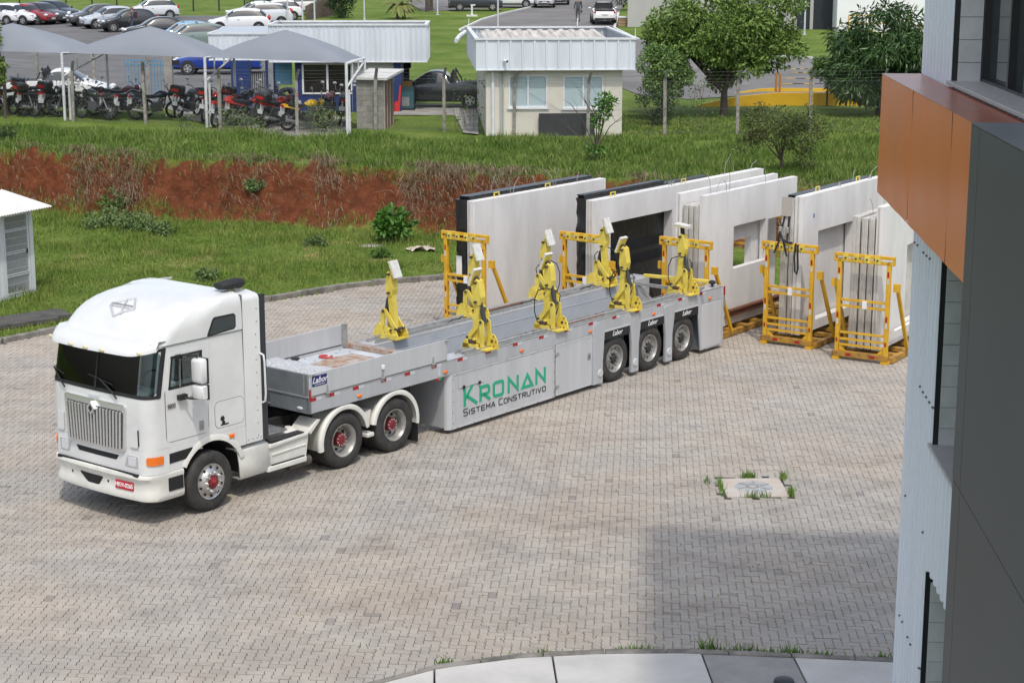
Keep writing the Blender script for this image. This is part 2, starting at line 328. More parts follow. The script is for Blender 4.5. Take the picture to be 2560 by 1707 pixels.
P = scatter(-20, 10, 48, 64, 60000, lambda X, Y: (height(X,Y)[1] > 0.0) & (height(X,Y)[1] < 0.4) & (fbm(X*0.9, Y*0.9, 66) > 0.5))
blades('dead_weeds', P[:5000], 0.16, 0.016, STRAW, lean=1.1)['label'] = 'dead weed stalks on the lower part of the red bank'

# ------------------------------------------------------------------ paved yard
PA = math.atan(0.074); UD = np.array([math.cos(PA), -math.sin(PA)]); VD = np.array([math.sin(PA), math.cos(PA)])
FKX = np.array([-3.0,-2.2,-1.4,-0.92,0.1,1.14,2.18,2.95,4.77,7.0,12.0]); FKY = np.array([20.0,20.55,21.09,21.42,21.76,21.9,21.92,21.85,21.63,21.3,20.3])
def frontY(X): return np.where(X < -3.0, 20.0+(X+3.0)*0.95, np.interp(X, FKX, FKY))
def paver_material():
    m = bpy.data.materials.new('interlocking concrete pavers'); m.use_nodes = True; n = m.node_tree.nodes; l = m.node_tree.links; b = n['Principled BSDF']
    b.inputs['Roughness'].default_value = 0.88; b.inputs['Specular IOR Level'].default_value = 0.25
    geo = n.new('ShaderNodeNewGeometry'); oi = n.new('ShaderNodeObjectInfo')
    ad = n.new('ShaderNodeMath'); l.new(geo.outputs['Random Per Island'], ad.inputs[0]); l.new(oi.outputs['Random'], ad.inputs[1]); fr = n.new('ShaderNodeMath'); fr.operation = 'FRACT'; l.new(ad.outputs[0], fr.inputs[0])
    def ramp(src, stops):
        r_ = n.new('ShaderNodeValToRGB'); cr = r_.color_ramp
        while len(cr.elements) < len(stops): cr.elements.new(0.5)
        for e, (p, c) in zip(cr.elements, stops): e.position = p; e.color = (*c, 1)
        l.new(src, r_.inputs[0]); return r_.outputs[0]
    def noise(sc, det=5, st=None):
        z = n.new('ShaderNodeTexNoise'); z.inputs['Scale'].default_value = sc; z.inputs['Detail'].default_value = det; z.inputs['Roughness'].default_value = 0.6
        if st:
            mp = n.new('ShaderNodeMapping'); mp.inputs['Scale'].default_value = st[0]; mp.inputs['Rotation'].default_value = (0,0,st[1]); l.new(geo.outputs['Position'], mp.inputs['Vector']); l.new(mp.outputs[0], z.inputs['Vector'])
        else: l.new(geo.outputs['Position'], z.inputs['Vector'])
        return z.outputs['Fac']
    def mul(a_, b_, f=1.0):
        mx = n.new('ShaderNodeMix'); mx.data_type = 'RGBA'; mx.blend_type = 'MULTIPLY'; mx.inputs[0].default_value = f; l.new(a_, mx.inputs[6]); l.new(b_, mx.inputs[7]); return mx.outputs[2]
    each = ramp(fr.outputs[0], [(0.0,(0.362,0.344,0.314)),(0.25,(0.383,0.363,0.333)),(0.6,(0.392,0.371,0.34)),(0.9,(0.408,0.383,0.348)),(0.990,(0.385,0.365,0.335)),(0.994,(0.27,0.262,0.25))])
    warm = ramp(noise(0.28), [(0.38,(1.0,0.99,0.97)),(0.68,(1.08,0.985,0.885))])
    tyre = ramp(noise(0.5, 4, ((0.25,2.2,1),0.35)), [(0.40,(1,1,1)),(0.66,(0.86,0.86,0.87))])
    grime = ramp(noise(1.7, 7), [(0.34,(0.88,0.87,0.86)),(0.56,(1.04,1.04,1.04))])
    fine = ramp(noise(45, 3), [(0.3,(0.86,0.86,0.86)),(0.7,(1.06,1.06,1.06))])
    c_ = mul(mul(mul(mul(each, warm), tyre), grime), fine)
    for (ax, ay, rad, wd, dk) in ((-3.0,41.0,14.2,0.16,0.86),(-3.0,41.0,14.75,0.14,0.88),(9.0,33.0,9.4,0.15,0.87),(9.0,33.0,11.3,0.15,0.89),(-9.0,30.0,7.6,0.18,0.88),(-9.0,30.0,9.7,0.16,0.88)):   # faint rubber arcs of turning lorries
        sp = n.new('ShaderNodeSeparateXYZ'); l.new(geo.outputs['Position'], sp.inputs[0]); cb_ = n.new('ShaderNodeCombineXYZ'); l.new(sp.outputs[0], cb_.inputs[0]); l.new(sp.outputs[1], cb_.inputs[1])
        dd = n.new('ShaderNodeVectorMath'); dd.operation = 'DISTANCE'; l.new(cb_.outputs[0], dd.inputs[0]); dd.inputs[1].default_value = (ax, ay, 0)
        sb_ = n.new('ShaderNodeMath'); sb_.operation = 'SUBTRACT'; l.new(dd.outputs['Value'], sb_.inputs[0]); sb_.inputs[1].default_value = rad; ab_ = n.new('ShaderNodeMath'); ab_.operation = 'ABSOLUTE'; l.new(sb_.outputs[0], ab_.inputs[0])
        mr_ = n.new('ShaderNodeMapRange'); mr_.inputs[1].default_value = wd*0.3; mr_.inputs[2].default_value = wd; mr_.inputs[3].default_value = 0; mr_.inputs[4].default_value = 1; l.new(ab_.outputs[0], mr_.inputs[0])
        nz_ = ramp(noise(0.9, 3), [(0.40,(0,0,0)),(0.58,(1,1,1))]); mx_ = n.new('ShaderNodeMath'); mx_.operation = 'MAXIMUM'; l.new(mr_.outputs[0], mx_.inputs[0]); l.new(nz_, mx_.inputs[1])
        c_ = mul(c_, ramp(mx_.outputs[0], [(0.0,(dk,dk,dk*1.01)),(1.0,(1,1,1))]))
    l.new(c_, b.inputs['Base Color'])
    bp = n.new('ShaderNodeBump'); bp.inputs['Strength'].default_value = 0.25; bp.inputs['Distance'].default_value = 0.01; l.new(noise(120, 3), bp.inputs['Height']); l.new(bp.outputs[0], b.inputs['Normal'])
    return m
PAVER = paver_material(); pa, gap = 0.118, 0.0042
# herringbone of zigzag interlocking pavers: every unit edge of the lattice carries the same wave, so neighbours fit
def h_edge(x0, x1, y): n_ = abs(x1-x0); sg = 1 if x1 > x0 else -1; return [((x0+sg*t)*pa, y*pa+w_) for k_ in range(n_) for t, w_ in ((k_, 0), (k_+0.25, 0.004*sg), (k_+0.75, -0.004*sg))]
def v_edge(y0, y1, x): n_ = abs(y1-y0); sg = 1 if y1 > y0 else -1; return [(x*pa+w_, (y0+sg*t)*pa) for k_ in range(n_) for t, w_ in ((k_, 0), (k_+0.25, 0.011*sg), (k_+0.75, -0.011*sg))]
def outline_of(wx, wy):
    q = np.array(h_edge(0, wx, 0)+v_edge(0, wy, wx)+h_edge(wx, 0, wy)+v_edge(wy, 0, 0)) - np.array([wx*pa/2, wy*pa/2])
    return q*np.array([1-2*(gap+0.0012)/(wx*pa), 1-2*(gap-0.0012)/(wy*pa)])
OUT = [outline_of(2, 1), outline_of(1, 2)]; nO = len(OUT[0])
iu = np.arange(-150, 130); iv = np.arange(-20, 300); IU, IV = np.meshgrid(iu, iv); md_ = (IU-IV) % 4; sel = (md_ == 0) | (md_ == 3)
IU, IV, md_ = IU[sel], IV[sel], md_[sel]; KIND = np.where(md_ == 0, 0, 1)
U = (IU+np.where(KIND == 0, 1.0, 0.5))*pa; Vv = 18.0+(IV+np.where(KIND == 0, 0.5, 1.0))*pa
CXp = U*UD[0]+Vv*VD[0]; CYp = U*UD[1]+Vv*VD[1]
MH = (4.13, 29.45, 0.53)                                   # inspection cover: centre and half size
ok = (CYp > frontY(CXp)+0.16) & (CYp < kerbY(CXp)-0.14) & (CXp > -14.5) & (CXp < 12.5) & ~((np.abs((CXp-MH[0])) < MH[2]+0.03) & (np.abs(CYp-MH[1]) < MH[2]+0.06)) & (CXp < 5.6+0.26*CYp*1.0)
cx, cy, kd = CXp[ok], CYp[ok], KIND[ok]; n = len(cx)
zc = RNG.normal(0, 0.0022, n); tlx = RNG.normal(0, 0.006, n); tly = RNG.normal(0, 0.004, n); rz = PA+RNG.normal(0, 0.006, n)
# the 300 that show largest: nearest to the camera and inside the frame
dpx = (cx/(cy*_c+9*_s)*CAM_F+1280); vis = (dpx > 40) & (dpx < 2225) & (853.5-CAM_F*((cy*_s-9*_c)/(cy*_c+9*_s)) < 1690)
order = np.argsort(np.where(vis, np.hypot(cx, cy), 1e9)); near = order[:300]; rest = np.ones(n, bool); rest[near] = False
paving = empty('paved_yard', (0, 25, 0)); paving['kind'] = 'structure'
pz = np.concatenate([np.zeros(nO), np.full(nO, -0.05)]); PT = [np.concatenate([q, q]) for q in OUT]; PME = []
for q in PT:
    pm = MB(); pm.add([(p[0], p[1], z) for p, z in zip(q, pz)], [tuple(range(nO))] + [(nO+k, nO+(k+1) % nO, (k+1) % nO, k) for k in range(nO)]); me = pm.mesh('paver', PAVER)
    if me.polygons[0].normal.z < 0: me.flip_normals()
    PME.append(me)
for i in near: link('paver', PME[kd[i]], paving, (cx[i], cy[i]-25, zc[i]), (tlx[i], tly[i], -rz[i]))
r_ = np.where(rest)[0]; ca, sa_ = np.cos(-rz[r_])[:,None], np.sin(-rz[r_])[:,None]; ptk = np.stack(PT)[kd[r_]]; ox, oy = ptk[:,:,0], ptk[:,:,1]
Vx = cx[r_][:,None]+ox*ca-oy*sa_; Vy = cy[r_][:,None]-25+ox*sa_+oy*ca; Vz = zc[r_][:,None]+pz[None,:]+ox*(-tly[r_][:,None])+oy*tlx[r_][:,None]
V = np.stack([Vx, Vy, Vz], -1).reshape(-1,3); k = (np.arange(len(r_))*2*nO)[:,None]
tops = (k+np.arange(nO)[None,:])
me = bpy.data.meshes.new('paver_field'); e_ = np.arange(nO); sides = np.stack([nO+e_, nO+(e_+1) % nO, (e_+1) % nO, e_], -1)
me.vertices.add(len(V)); me.vertices.foreach_set('co', V.astype(np.float32).ravel())
li = np.concatenate([tops.ravel(), (k[:,:,None]+sides[None]).ravel()]); me.loops.add(len(li)); me.loops.foreach_set('vertex_index', li.astype(np.int32))
nt_, ns_ = len(r_), len(r_)*nO; me.polygons.add(nt_+ns_)
me.polygons.foreach_set('loop_start', np.concatenate([np.arange(nt_)*nO, nt_*nO+np.arange(ns_)*4]).astype(np.int32)); me.polygons.foreach_set('loop_total', np.concatenate([np.full(nt_, nO), np.full(ns_, 4)]).astype(np.int32))
me.polygons.foreach_set('use_smooth', np.zeros(nt_+ns_, bool)); me.materials.append(PAVER); me.update(calc_edges=True)
fld = link('paver_field', me, paving); fld['kind'] = 'stuff'
# joint sand just under the pavers, following the yard outline
mb = MB(); Xs = np.linspace(-15, 13, 60); lo = frontY(Xs)+0.05; hi = kerbY(Xs)-0.05
mb.loft([[(x, y0, -0.013) for x, y0 in zip(Xs, lo)], [(x, y1, -0.013) for x, y1 in zip(Xs, hi)]], closed=False, cap=False)
jo = structure('joint_sand', mb, mat('joint sand', (0.035,0.032,0.028), 0.95, col2=(0.07,0.063,0.05), scale=1.2))
if jo.data.polygons[0].normal.z < 0: jo.data.flip_normals()
# kerb along the lawn, stone by stone
KERB = mat('mossy kerb concrete', (0.27,0.25,0.22), 0.9, col2=(0.10,0.095,0.08), scale=2.5, bump=0.5, bscale=20)
kr = empty('lawn_kerb', (-6, 46, 0)); kr['kind'] = 'structure'; X = -15.0
while X < 6:
    d = 0.62; p = Vector((X, float(kerbY(X)), 0)); q = Vector((X+d, float(kerbY(X+d)), 0)); e_ = (q-p)*0.008; jz = random.uniform(-0.015, 0.015)
    mb = MB(); mb.beam(p+e_+Vector((6,-46,0.03+jz)), q-e_+Vector((6,-46,0.03+jz+random.uniform(-0.01,0.01))), 0.15, 0.22); mb.build('kerb_stone', KERB, kr, bevel=0.02); X += d
# front pavement: curved kerb and cast slabs
SLAB = mat('pale cast concrete', (0.56,0.54,0.505), 0.85, var=0.22, scale=1.1, bump=0.15, bscale=40)
SLAB2 = mat('grey cast concrete', (0.36,0.34,0.32), 0.88, var=0.3, scale=1.5, bump=0.2, bscale=40)
fr_ = empty('front_pavement', (1.5, 20.5, 0)); fr_['kind'] = 'structure'; o0 = fr_.location
cuts = [-6.0,-3.2,-0.98,0.52,2.45,3.62,5.4,7.4]
for i, (a_, b_) in enumerate(zip(cuts[:-1], cuts[1:])):
    g = 0.012; Xs = np.linspace(a_+g, b_-g, 8); skew = lambda x: (x-1.5)*0.0
    poly = [(x-o0.x, float(frontY(x))-0.12-o0.y) for x in Xs] + [(b_-g-o0.x+0.25, 15.5-o0.y), (a_+g-o0.x+0.25, 15.5-o0.y)]
    mb = MB(); mb.prism(poly, 'z', -0.05, 0.115 if i != 4 else 0.11); mb.build('slab', SLAB if i != 4 else SLAB2, fr_, bevel=0.008)
X = -6.0
while X < 7.4:
    d = 0.8; Xs = np.linspace(X+0.006, X+d-0.006, 4); poly = [(x-o0.x, float(frontY(x))+0.03-o0.y) for x in Xs] + [(x-o0.x, float(frontY(x))-0.10-o0.y) for x in Xs[::-1]]
    mb = MB(); mb.prism(poly, 'z', -0.06, 0.122); mb.build('kerb_stone', KERB, fr_, bevel=0.015); X += d
mb = MB(); mb.b(-6-o0.x, 7.4-o0.x, 15.4-o0.y, 19.6-o0.y, -0.06, 0.085); mb.build('bedding', KERB, fr_)
p = on_level(1960, 1704, 0.12); mb = MB(); mb.revolve([(0.0,0.05),(0.07,0.05),(0.12,0.035),(0.13,0.0)], (0,0,0), 'z', 20)
tag(mb.build('ground_light', mat('black cast iron', (0.02,0.022,0.025), 0.4), smooth=40, loc=p), 'small black dome light set into the grey pavement slab', 'light')
# weeds along the front kerb and in the joints
WEED = mat('weed leaves', (0.10,0.20,0.03), 0.7, col2=(0.15,0.24,0.05), scale=6, island=0.35, spec=0.2)
for j, (px, py, sp, cnt, hh) in enumerate([(1113,1676,0.10,60,0.13),(1215,1664,0.12,40,0.06),(1352,1652,0.13,55,0.10),(1593,1634,0.16,110,0.11),(1772,1632,0.14,60,0.19),(1850,1633,0.16,55,0.15),(1975,1638,0.16,80,0.14),(2045,1640,0.13,60,0.12),(2140,1650,0.12,30,0.07),(2200,1654,0.13,60,0.11),(1540,1630,0.05,20,0.1),(1910,1620,0.12,50,0.1),(1290,1662,0.05,20,.07)]):
    p = on_level(px, py, 0.0); n = cnt; Pp = np.stack([p.x+RNG.normal(0, sp*0.6, n), float(frontY(p.x))+0.07+np.abs(RNG.normal(0, 0.06, n)), np.zeros(n)], -1); 
    Pp[:,2] = 0.0; blades('weed_tuft', Pp, hh, 0.022, WEED, lean=0.9)
    bpy.data.objects[-1] if False else None
bpy.context.view_layer.update()
n = 1500; gx = -4+9*RNG.random(n); gy = 22+9*RNG.random(n)**1.6; kp = (fbm(gx*1.1, gy*1.1, 15) > 0.55); Pp = np.stack([gx[kp], gy[kp], 0*gx[kp]], -1)
o = blades('joint_weeds', Pp[::3], 0.035, 0.015, WEED, lean=1.0); o['label'] = 'tiny weeds in the joints of the paved yard'
# inspection cover
mc = empty('inspection_cover', (MH[0], MH[1], 0), 0.03, 'square pale concrete slab with a round iron manhole lid in the paved yard', 'manhole')
box(-MH[2], MH[2], -MH[2], MH[2], -0.04, 0.012).build('concrete_surround', mat('worn pink concrete', (0.46,0.38,0.30), 0.9, col2=(0.50,0.47,0.43), scale=2.2, bump=0.3), mc, bevel=0.012)
IRON = mat('worn grey iron', (0.42,0.43,0.43), 0.55, var=0.3, scale=8)
MB().revolve([(0.0,0.021),(0.31,0.021),(0.325,0.017),(0.33,0.010)], (0,0,0), 'z', 40).build('lid', IRON, mc, smooth=40)
mb = MB(); mb.revolve([(0.08,0.020),(0.085,0.032),(0.11,0.032),(0.115,0.020)], (-0.02,0,0), 'z', 28)
for t in range(6): mb.beam((0.12*math.cos(t*1.047+0.4), 0.12*math.sin(t*1.047+0.4), 0.024), (0.30*math.cos(t*1.047+0.4), 0.30*math.sin(t*1.047+0.4), 0.024), 0.012, 0.012)
mb.build('lid_rib', mat('rusty iron', (0.26,0.24,0.22), 0.7), mc)
Pp = []
for (ax, ay, bx, by, cnt) in [(-0.58,-0.5,-0.56,0.35,90),(-0.15,0.56,0.1,0.56,110),(0.56,0.45,0.6,0.6,60),(0.56,-0.55,0.6,-0.2,90),(-0.25,-0.56,0.2,-0.56,70),(-0.8,0.1,-0.75,0.4,20)]:
    t = RNG.random(cnt); Pp.append(np.stack([MH[0]+ax+(bx-ax)*t+RNG.normal(0,0.03,cnt), MH[1]+ay+(by-ay)*t+RNG.normal(0,0.03,cnt), 0*t], -1))
o = blades('cover_weeds', np.concatenate(Pp), 0.12, 0.012, WEED, lean=0.8); o['label'] = 'weeds growing round the inspection cover'
# ------------------------------------------------------------------ the tractor unit (local x = backwards from the front axle, y = away from the camera, 0 at the near side)
TRX, TRY, TRA = -4.8897, 28.1472, 0.9014; CW = 1.25
WHITE = mat('white truck paint', (0.71,0.715,0.70), 0.26, var=0.09, scale=2.2, coat=0.5)
WHITE2 = mat('cream white plastic', (0.72,0.71,0.65), 0.45, var=0.16, scale=2.5)
BLACK = mat('black rubber', (0.018,0.018,0.02), 0.7, var=0.3, scale=6)
TYRE = mat('tyre rubber', (0.026,0.025,0.024), 0.75, col2=(0.052,0.048,0.044), scale=5)
DARK = mat('dark recess', (0.012,0.012,0.013), 0.8)
def clear_glass():
    m = bpy.data.materials.new('tinted clear glass'); m.use_nodes = True; n = m.node_tree.nodes; l = m.node_tree.links; n.remove(n['Principled BSDF'])
    tr = n.new('ShaderNodeBsdfTransparent'); tr.inputs[0].default_value = (0.80,0.88,0.88,1); gl = n.new('ShaderNodeBsdfGlossy'); gl.inputs['Roughness'].default_value = 0.02; fr = n.new('ShaderNodeFresnel'); fr.inputs[0].default_value = 1.46; mx = n.new('ShaderNodeMixShader')
    ad = n.new('ShaderNodeMath'); ad.inputs[1].default_value = 0.0; l.new(fr.outputs[0], ad.inputs[0])
    l.new(ad.outputs[0], mx.inputs[0]); l.new(tr.outputs[0], mx.inputs[1]); l.new(gl.outputs[0], mx.inputs[2]); l.new(mx.outputs[0], n['Material Output'].inputs[0]); return m
CLEAR = clear_glass()
GLASS = mat('dark tinted glass', (0.022,0.034,0.038), 0.03, spec=1.0)
CHROME = mat('chrome', (0.72,0.73,0.74), 0.22, metal=0.75)
ALU = mat('polished aluminium', (0.62,0.61,0.59), 0.32, metal=0.85, var=0.25, scale=9)
STEEL = mat('brushed steel', (0.45,0.45,0.45), 0.4, metal=0.8, var=0.2, scale=9)
REDHUB = mat('red hub paint', (0.24,0.016,0.022), 0.5, var=0.35, scale=12)
AMBER = mat('amber lens', (0.80,0.17,0.01), 0.2, coat=0.4)
LENS = mat('clear lamp lens', (0.62,0.64,0.66), 0.12, coat=0.6)
SEAM = mat('panel seam', (0.13,0.13,0.125), 0.8)
truck = empty('tractor_truck', (TRX, TRY, 0), TRA, 'white cabover tractor unit with chrome grille and red number plate', 'truck')

LV = [(1.26,-1.30,1.22,0.05,0.24),(1.95,-1.30,1.22,0.05,0.24),(2.12,-1.285,1.22,0.05,0.24),(2.84,-1.15,1.205,0.05,0.24),(2.95,-1.12,1.20,0.05,0.24)]
BACK = 0.80
def lv(z, tab=LV):
    for a_, b_ in zip(tab[:-1], tab[1:]):
        if z <= b_[0]:
            k = max(0.0, (z-a_[0])/(b_[0]-a_[0])); return [a_[i]+(b_[i]-a_[i])*k for i in range(1, 5)]
    return list(tab[-1][1:])
def half(sf, h, bow, r_, back=BACK, ns=14):
    pts = [(sf+bow*(y/h)**2, y) for y in np.linspace(0, h-r_, 9)]; s0 = pts[-1][0]
    pts += [(s0+r_-r_*math.cos(t), h-r_+r_*math.sin(t)) for t in np.linspace(0, math.pi/2, 9)[1:]]
    s1 = pts[-1][0]; pts += [(s, h) for s in np.linspace(s1, back, ns)[1:]]
    return pts
def ringpts(z, sf, h, bow, r_, back=BACK):
    p = half(sf, h, bow, r_, back); return [(s, CW+y, z) for s, y in p[::-1]] + [(s, CW-y, z) for s, y in p[1:]]
def on_cab(z, u, off=0.0, tab=LV):
    """point on the cab skin at height z, arclength u from the centre of the front (negative = near side)"""
    p = half(*lv(z, tab)); L = 0; sg = -1 if u < 0 else 1; u = abs(u)
    for (s0, y0), (s1, y1) in zip(p[:-1], p[1:]):
        d = math.hypot(s1-s0, y1-y0)
        if L+d >= u or (s1, y1) == p[-1]:
            k = (u-L)/d; tx_, ty_ = (s1-s0)/d, (y1-y0)/d
            return (s0+(s1-s0)*k - ty_*off, CW+sg*(y0+(y1-y0)*k + tx_*off), z)
        L += d
def u_side(s, z):
    """arclength of the side point at station s (near side is negative)"""
    p = half(*lv(z)); L = 0
    for (s0, y0), (s1, y1) in zip(p[:-1], p[1:]):
        if y1 >= lv(z)[1]-1e-6 and s1 >= s and s0 <= s+1e-9: return L+(s-s0)
        L += math.hypot(s1-s0, y1-y0)
    return L
def patch(name, z0, z1, uL, uR, m, parent, off=0.005, rc=0.05, nu=24, nz=10, th=0.014, on=on_cab):
    """rounded panel draped on the cab skin; uL, uR may be functions of the height fraction"""
    fL = uL if callable(uL) else (lambda k: uL); fR = uR if callable(uR) else (lambda k: uR); mb = MB(); H_ = z1-z0; rc = min(rc, H_/2)
    vsn = sorted(set([rc*(1-math.cos(t))/H_ for t in np.linspace(0, math.pi/2, 6)] + list(np.linspace(rc/H_, 1-rc/H_, nz)) + [1-rc*(1-math.cos(t))/H_ for t in np.linspace(0, math.pi/2, 6)]))
    for o_ in (off, off-th):
        rows = []
        for k in vsn:
            d = min(k, 1-k)*H_; ins = rc-math.sqrt(max(0, rc*rc-(rc-min(d, rc))**2)); z = z0+k*H_
            rows.append([on(z, fL(k)+ins+(fR(k)-fL(k)-2*ins)*i/nu, o_) for i in range(nu+1)])
        mb.loft(rows, closed=False, cap=False)
    n1 = len(vsn)*(nu+1); b_ = [i for i in range(nu+1)] + [(j+1)*(nu+1)-1 for j in range(1, len(vsn))] + [n1-1-i for i in range(1, nu+1)] + [j*(nu+1) for j in range(len(vsn)-2, 0, -1)]
    mb.f += [(b_[i], b_[(i+1) % len(b_)], n1+b_[(i+1) % len(b_)], n1+b_[i]) for i in range(len(b_))]; mb.mi += [0]*len(b_)
    return mb.build(name, m, parent, smooth=40)

# cab shell, roof fairing, rear extenders
zl = [1.26,1.5,1.75,1.95,2.04,2.12,2.3,2.48,2.66,2.84,2.95]
mb = MB(); rg = [ringpts(z, *lv(z)) for z in zl]; mb.loft(rg, closed=True); NR = len(rg[0]); NH = 9+8+13; keep = []
for f in mb.f:
    if len(f) != 4: continue                                       # roof and floor stay open inside the cab
    c_ = Vector((0,0,0))
    for i in f: c_ += Vector(mb.v[i])/4
    k0 = min(abs((i % NR)-(NH-1)) for i in f); k1 = max(abs((i % NR)-(NH-1)) for i in f)
    front = k1 <= 14 and 2.12 <= c_.z <= 2.84
    side = k0 >= 17 and -0.72 < c_.x < -0.15 and 2.30 <= c_.z <= 2.66
    if not (front or side): keep.append(f)
mb.f = keep; mb.mi = [0]*len(keep); cab = mb.build('cab', WHITE, truck, smooth=35)
CABIN = mat('cabin grey trim', (0.48,0.49,0.49), 0.85); SEATM = mat('seat cloth', (0.05,0.055,0.06), 0.9)
box(-1.05, 0.75, 0.10, 2.40, 1.28, 1.32).build('cabin_floor', CABIN, truck); box(-1.10, 0.75, 0.08, 2.42, 2.93, 2.96).build('headliner', CABIN, truck); box(0.05, 0.10, 0.08, 2.42, 1.3, 2.93).build('bunk_curtain', mat('bunk curtain', (0.30,0.33,0.34), 0.95), truck)
MB().prism([(-1.18,2.16),(-1.14,2.19),(-0.86,2.18),(-0.74,2.05),(-0.72,1.6),(-1.18,1.6)], 'y', 0.14, 2.36).build('dashboard', mat('dash grey', (0.36,0.39,0.38), 0.8), truck, bevel=0.02)
for y in (0.62, 1.88):
    se = MB().b(-0.45, 0.02, y-0.26, y+0.26, 1.55, 1.80).build('seat', SEATM, truck, bevel=0.05); MB().b(-0.10, 0.03, y-0.25, y+0.25, 1.82, 2.45).build('seat_back', SEATM, se, bevel=0.05); MB().b(-0.08, 0.02, y-0.14, y+0.14, 2.47, 2.65).build('head_rest', SEATM, se, bevel=0.04)
MB().tube([(-0.68+0.10*math.cos(t), 0.62+0.23*math.sin(t), 2.18+0.20*math.cos(t)) for t in np.linspace(0, 2*math.pi, 22)], 0.017, 6).build('steering_wheel', BLACK, truck, smooth=60)
RF = [(2.90,-1.13,1.215,0.05,0.26),(2.97,-1.05,1.21,0.06,0.28),(3.08,-0.97,1.205,0.08,0.32),(3.20,-0.88,1.19,0.10,0.38),(3.30,-0.76,1.165,0.13,0.42),(3.38,-0.60,1.12,0.16,0.44),(3.44,-0.40,1.05,0.18,0.44),(3.485,-0.15,0.95,0.18,0.40),(3.51,0.12,0.78,0.16,0.34),(3.522,0.36,0.5,0.12,0.2)]
def roofring(z, sf, h, bow, r_, hb):
    p = half(sf, h, bow, r_, BACK); s1 = p[16][0]; o_ = []
    for s, y in p:
        k = min(1, max(0, (s-s1)/(0.45*(BACK-s1)))); k = k*k*(3-2*k); o_.append((s, y*(1+(hb/h-1)*k)))
    return [(s, CW+y, z) for s, y in o_[::-1]] + [(s, CW-y, z) for s, y in o_[1:]]
HB = [1.215,1.215,1.215,1.212,1.205,1.195,1.175,1.13,1.02,0.7]
mb = MB(); mb.loft([roofring(*q, hb) for q, hb in zip(RF, HB)], closed=True); roof = mb.build('roof_fairing', WHITE, truck, smooth=40)
mb = MB()
for sg in (0, 1):
    y0, y1 = (0.035, 0.075) if sg == 0 else (2.425, 2.465)
    yy = 1 if sg == 0 else -1; a_ = y0 if sg == 0 else y1
    prof = ((0,-2.40),(0,0),(0.012,0.045),(0.04,0.08),(0.10,0.10),(0.30,0.13),(0.30,0.10),(0.12,0.07),(0.06,0.045),(0.04,0.0),(0.04,-2.40))
    MB().loft([[(s, a_+yy*dy, 3.35+dz) for dy, dz in prof] for s in (0.812, 1.19)]).build('side_extender', WHITE, truck, smooth=50)
    MB().b(1.193, 1.33, min(a_+0.012*yy, a_+0.05*yy), max(a_+0.012*yy, a_+0.05*yy), 0.93, 3.42).build('rubber_edge', mat('black rubber edge', (0.03,0.034,0.038), 0.6), truck)
mb = MB(); mb.b(0.79, 0.83, 0.1, 2.4, 1.0, 3.2); mb.build('cab_back', WHITE2, truck)
box(0.803, 0.811, 0.033, 2.467, 0.95, 3.47).build('extender_gap', SEAM, truck)
# lower front and side panels with the wheel arch
mb = MB(); rr = []
for z, sf in ((0.86,-1.315),(0.95,-1.315),(1.05,-1.31),(1.26,-1.305)):
    p = half(sf, 1.225, 0.05, 0.26, back=-0.86, ns=3); rr.append([(s, CW+y, z) for s, y in p[::-1]] + [(s, CW-y, z) for s, y in p[1:]])
mb.loft(rr, closed=False, cap=False); lf = mb.build('lower_front_panel', WHITE, truck, smooth=40)
AR = (0.045, 0.52, 0.665)
for y0, y1 in ((0.028, 0.07), (2.43, 2.472)):
    poly = [(-0.855,0.86),(-0.855,1.258),(0.80,1.258),(0.80,0.95),(0.555,0.95)] + [p for p in arc(AR[0], AR[1], AR[2], 40, 140, 18)] + [(-0.52,0.86)]
    MB().prism(poly, 'y', y0, y1).build('side_panel', WHITE, truck, bevel=0.006)
    mb = MB(); yy = y0-0.012 if y0 < 1 else y1+0.012
    ring = [[(AR[0]+rr_*math.cos(t), yy+dy, AR[1]+rr_*math.sin(t)) for rr_, dy in ((0.655,0.0),(0.74,0.0),(0.755,0.012),(0.755,0.03),(0.655,0.03))] for t in np.linspace(R(20), R(150), 26)]
    mb.loft(ring); mb.build('arch_flare', WHITE2, truck, smooth=50)
mb = MB()
for y0, y1 in ((0.10, 0.9), (1.6, 2.40)): mb.loft([[(AR[0]+0.68*math.cos(t), y, AR[1]+0.68*math.sin(t)) for t in np.linspace(R(-5), R(185), 20)] for y in (y0, y1)], closed=False, cap=False)
mb.b(-1.15, -0.55, 0.12, 2.38, 0.62, 1.22); mb.b(0.75, 1.15, 0.15, 2.35, 0.75, 1.2); mb.build('wheel_well', DARK, truck)
# front bumper with air dam
mb = MB(); rr = []
for z, sf, h, r_ in ((0.40,-1.28,1.19,0.22),(0.43,-1.36,1.225,0.28),(0.50,-1.375,1.235,0.30),(0.56,-1.345,1.225,0.30),(0.74,-1.345,1.225,0.30),(0.80,-1.39,1.24,0.30),(0.845,-1.38,1.235,0.30),(0.858,-1.33,1.21,0.28)):
    p = half(sf, h, 0.09, r_, back=-0.58, ns=6); rr.append([(s, CW+y, z) for s, y in p[::-1]] + [(s, CW-y, z) for s, y in p[1:]])
mb.loft(rr, closed=False, cap=False); bu = mb.build('bumper', WHITE2, truck, smooth=45)
FT = [(0.3,-1.345,1.225,0.09,0.30),(1.0,-1.345,1.225,0.09,0.30)]
on_bump = lambda z, u, off=0.0: on_cab(z, u, off, FT)
patch('tow_opening', 0.545, 0.70, lambda k: -0.05-0.12*k, lambda k: 0.22+0.22*k, DARK, bu, 0.006, 0.03, on=on_bump)
for u_ in (-0.30, 0.62): patch('bolt_hole', 0.63, 0.67, u_, u_+0.035, DARK, bu, 0.005, 0.005, 4, 3, on=on_bump)
box(-1.335, -1.30, 0.25, 2.25, 0.83, 0.872).build('bumper_gap', DARK, truck)
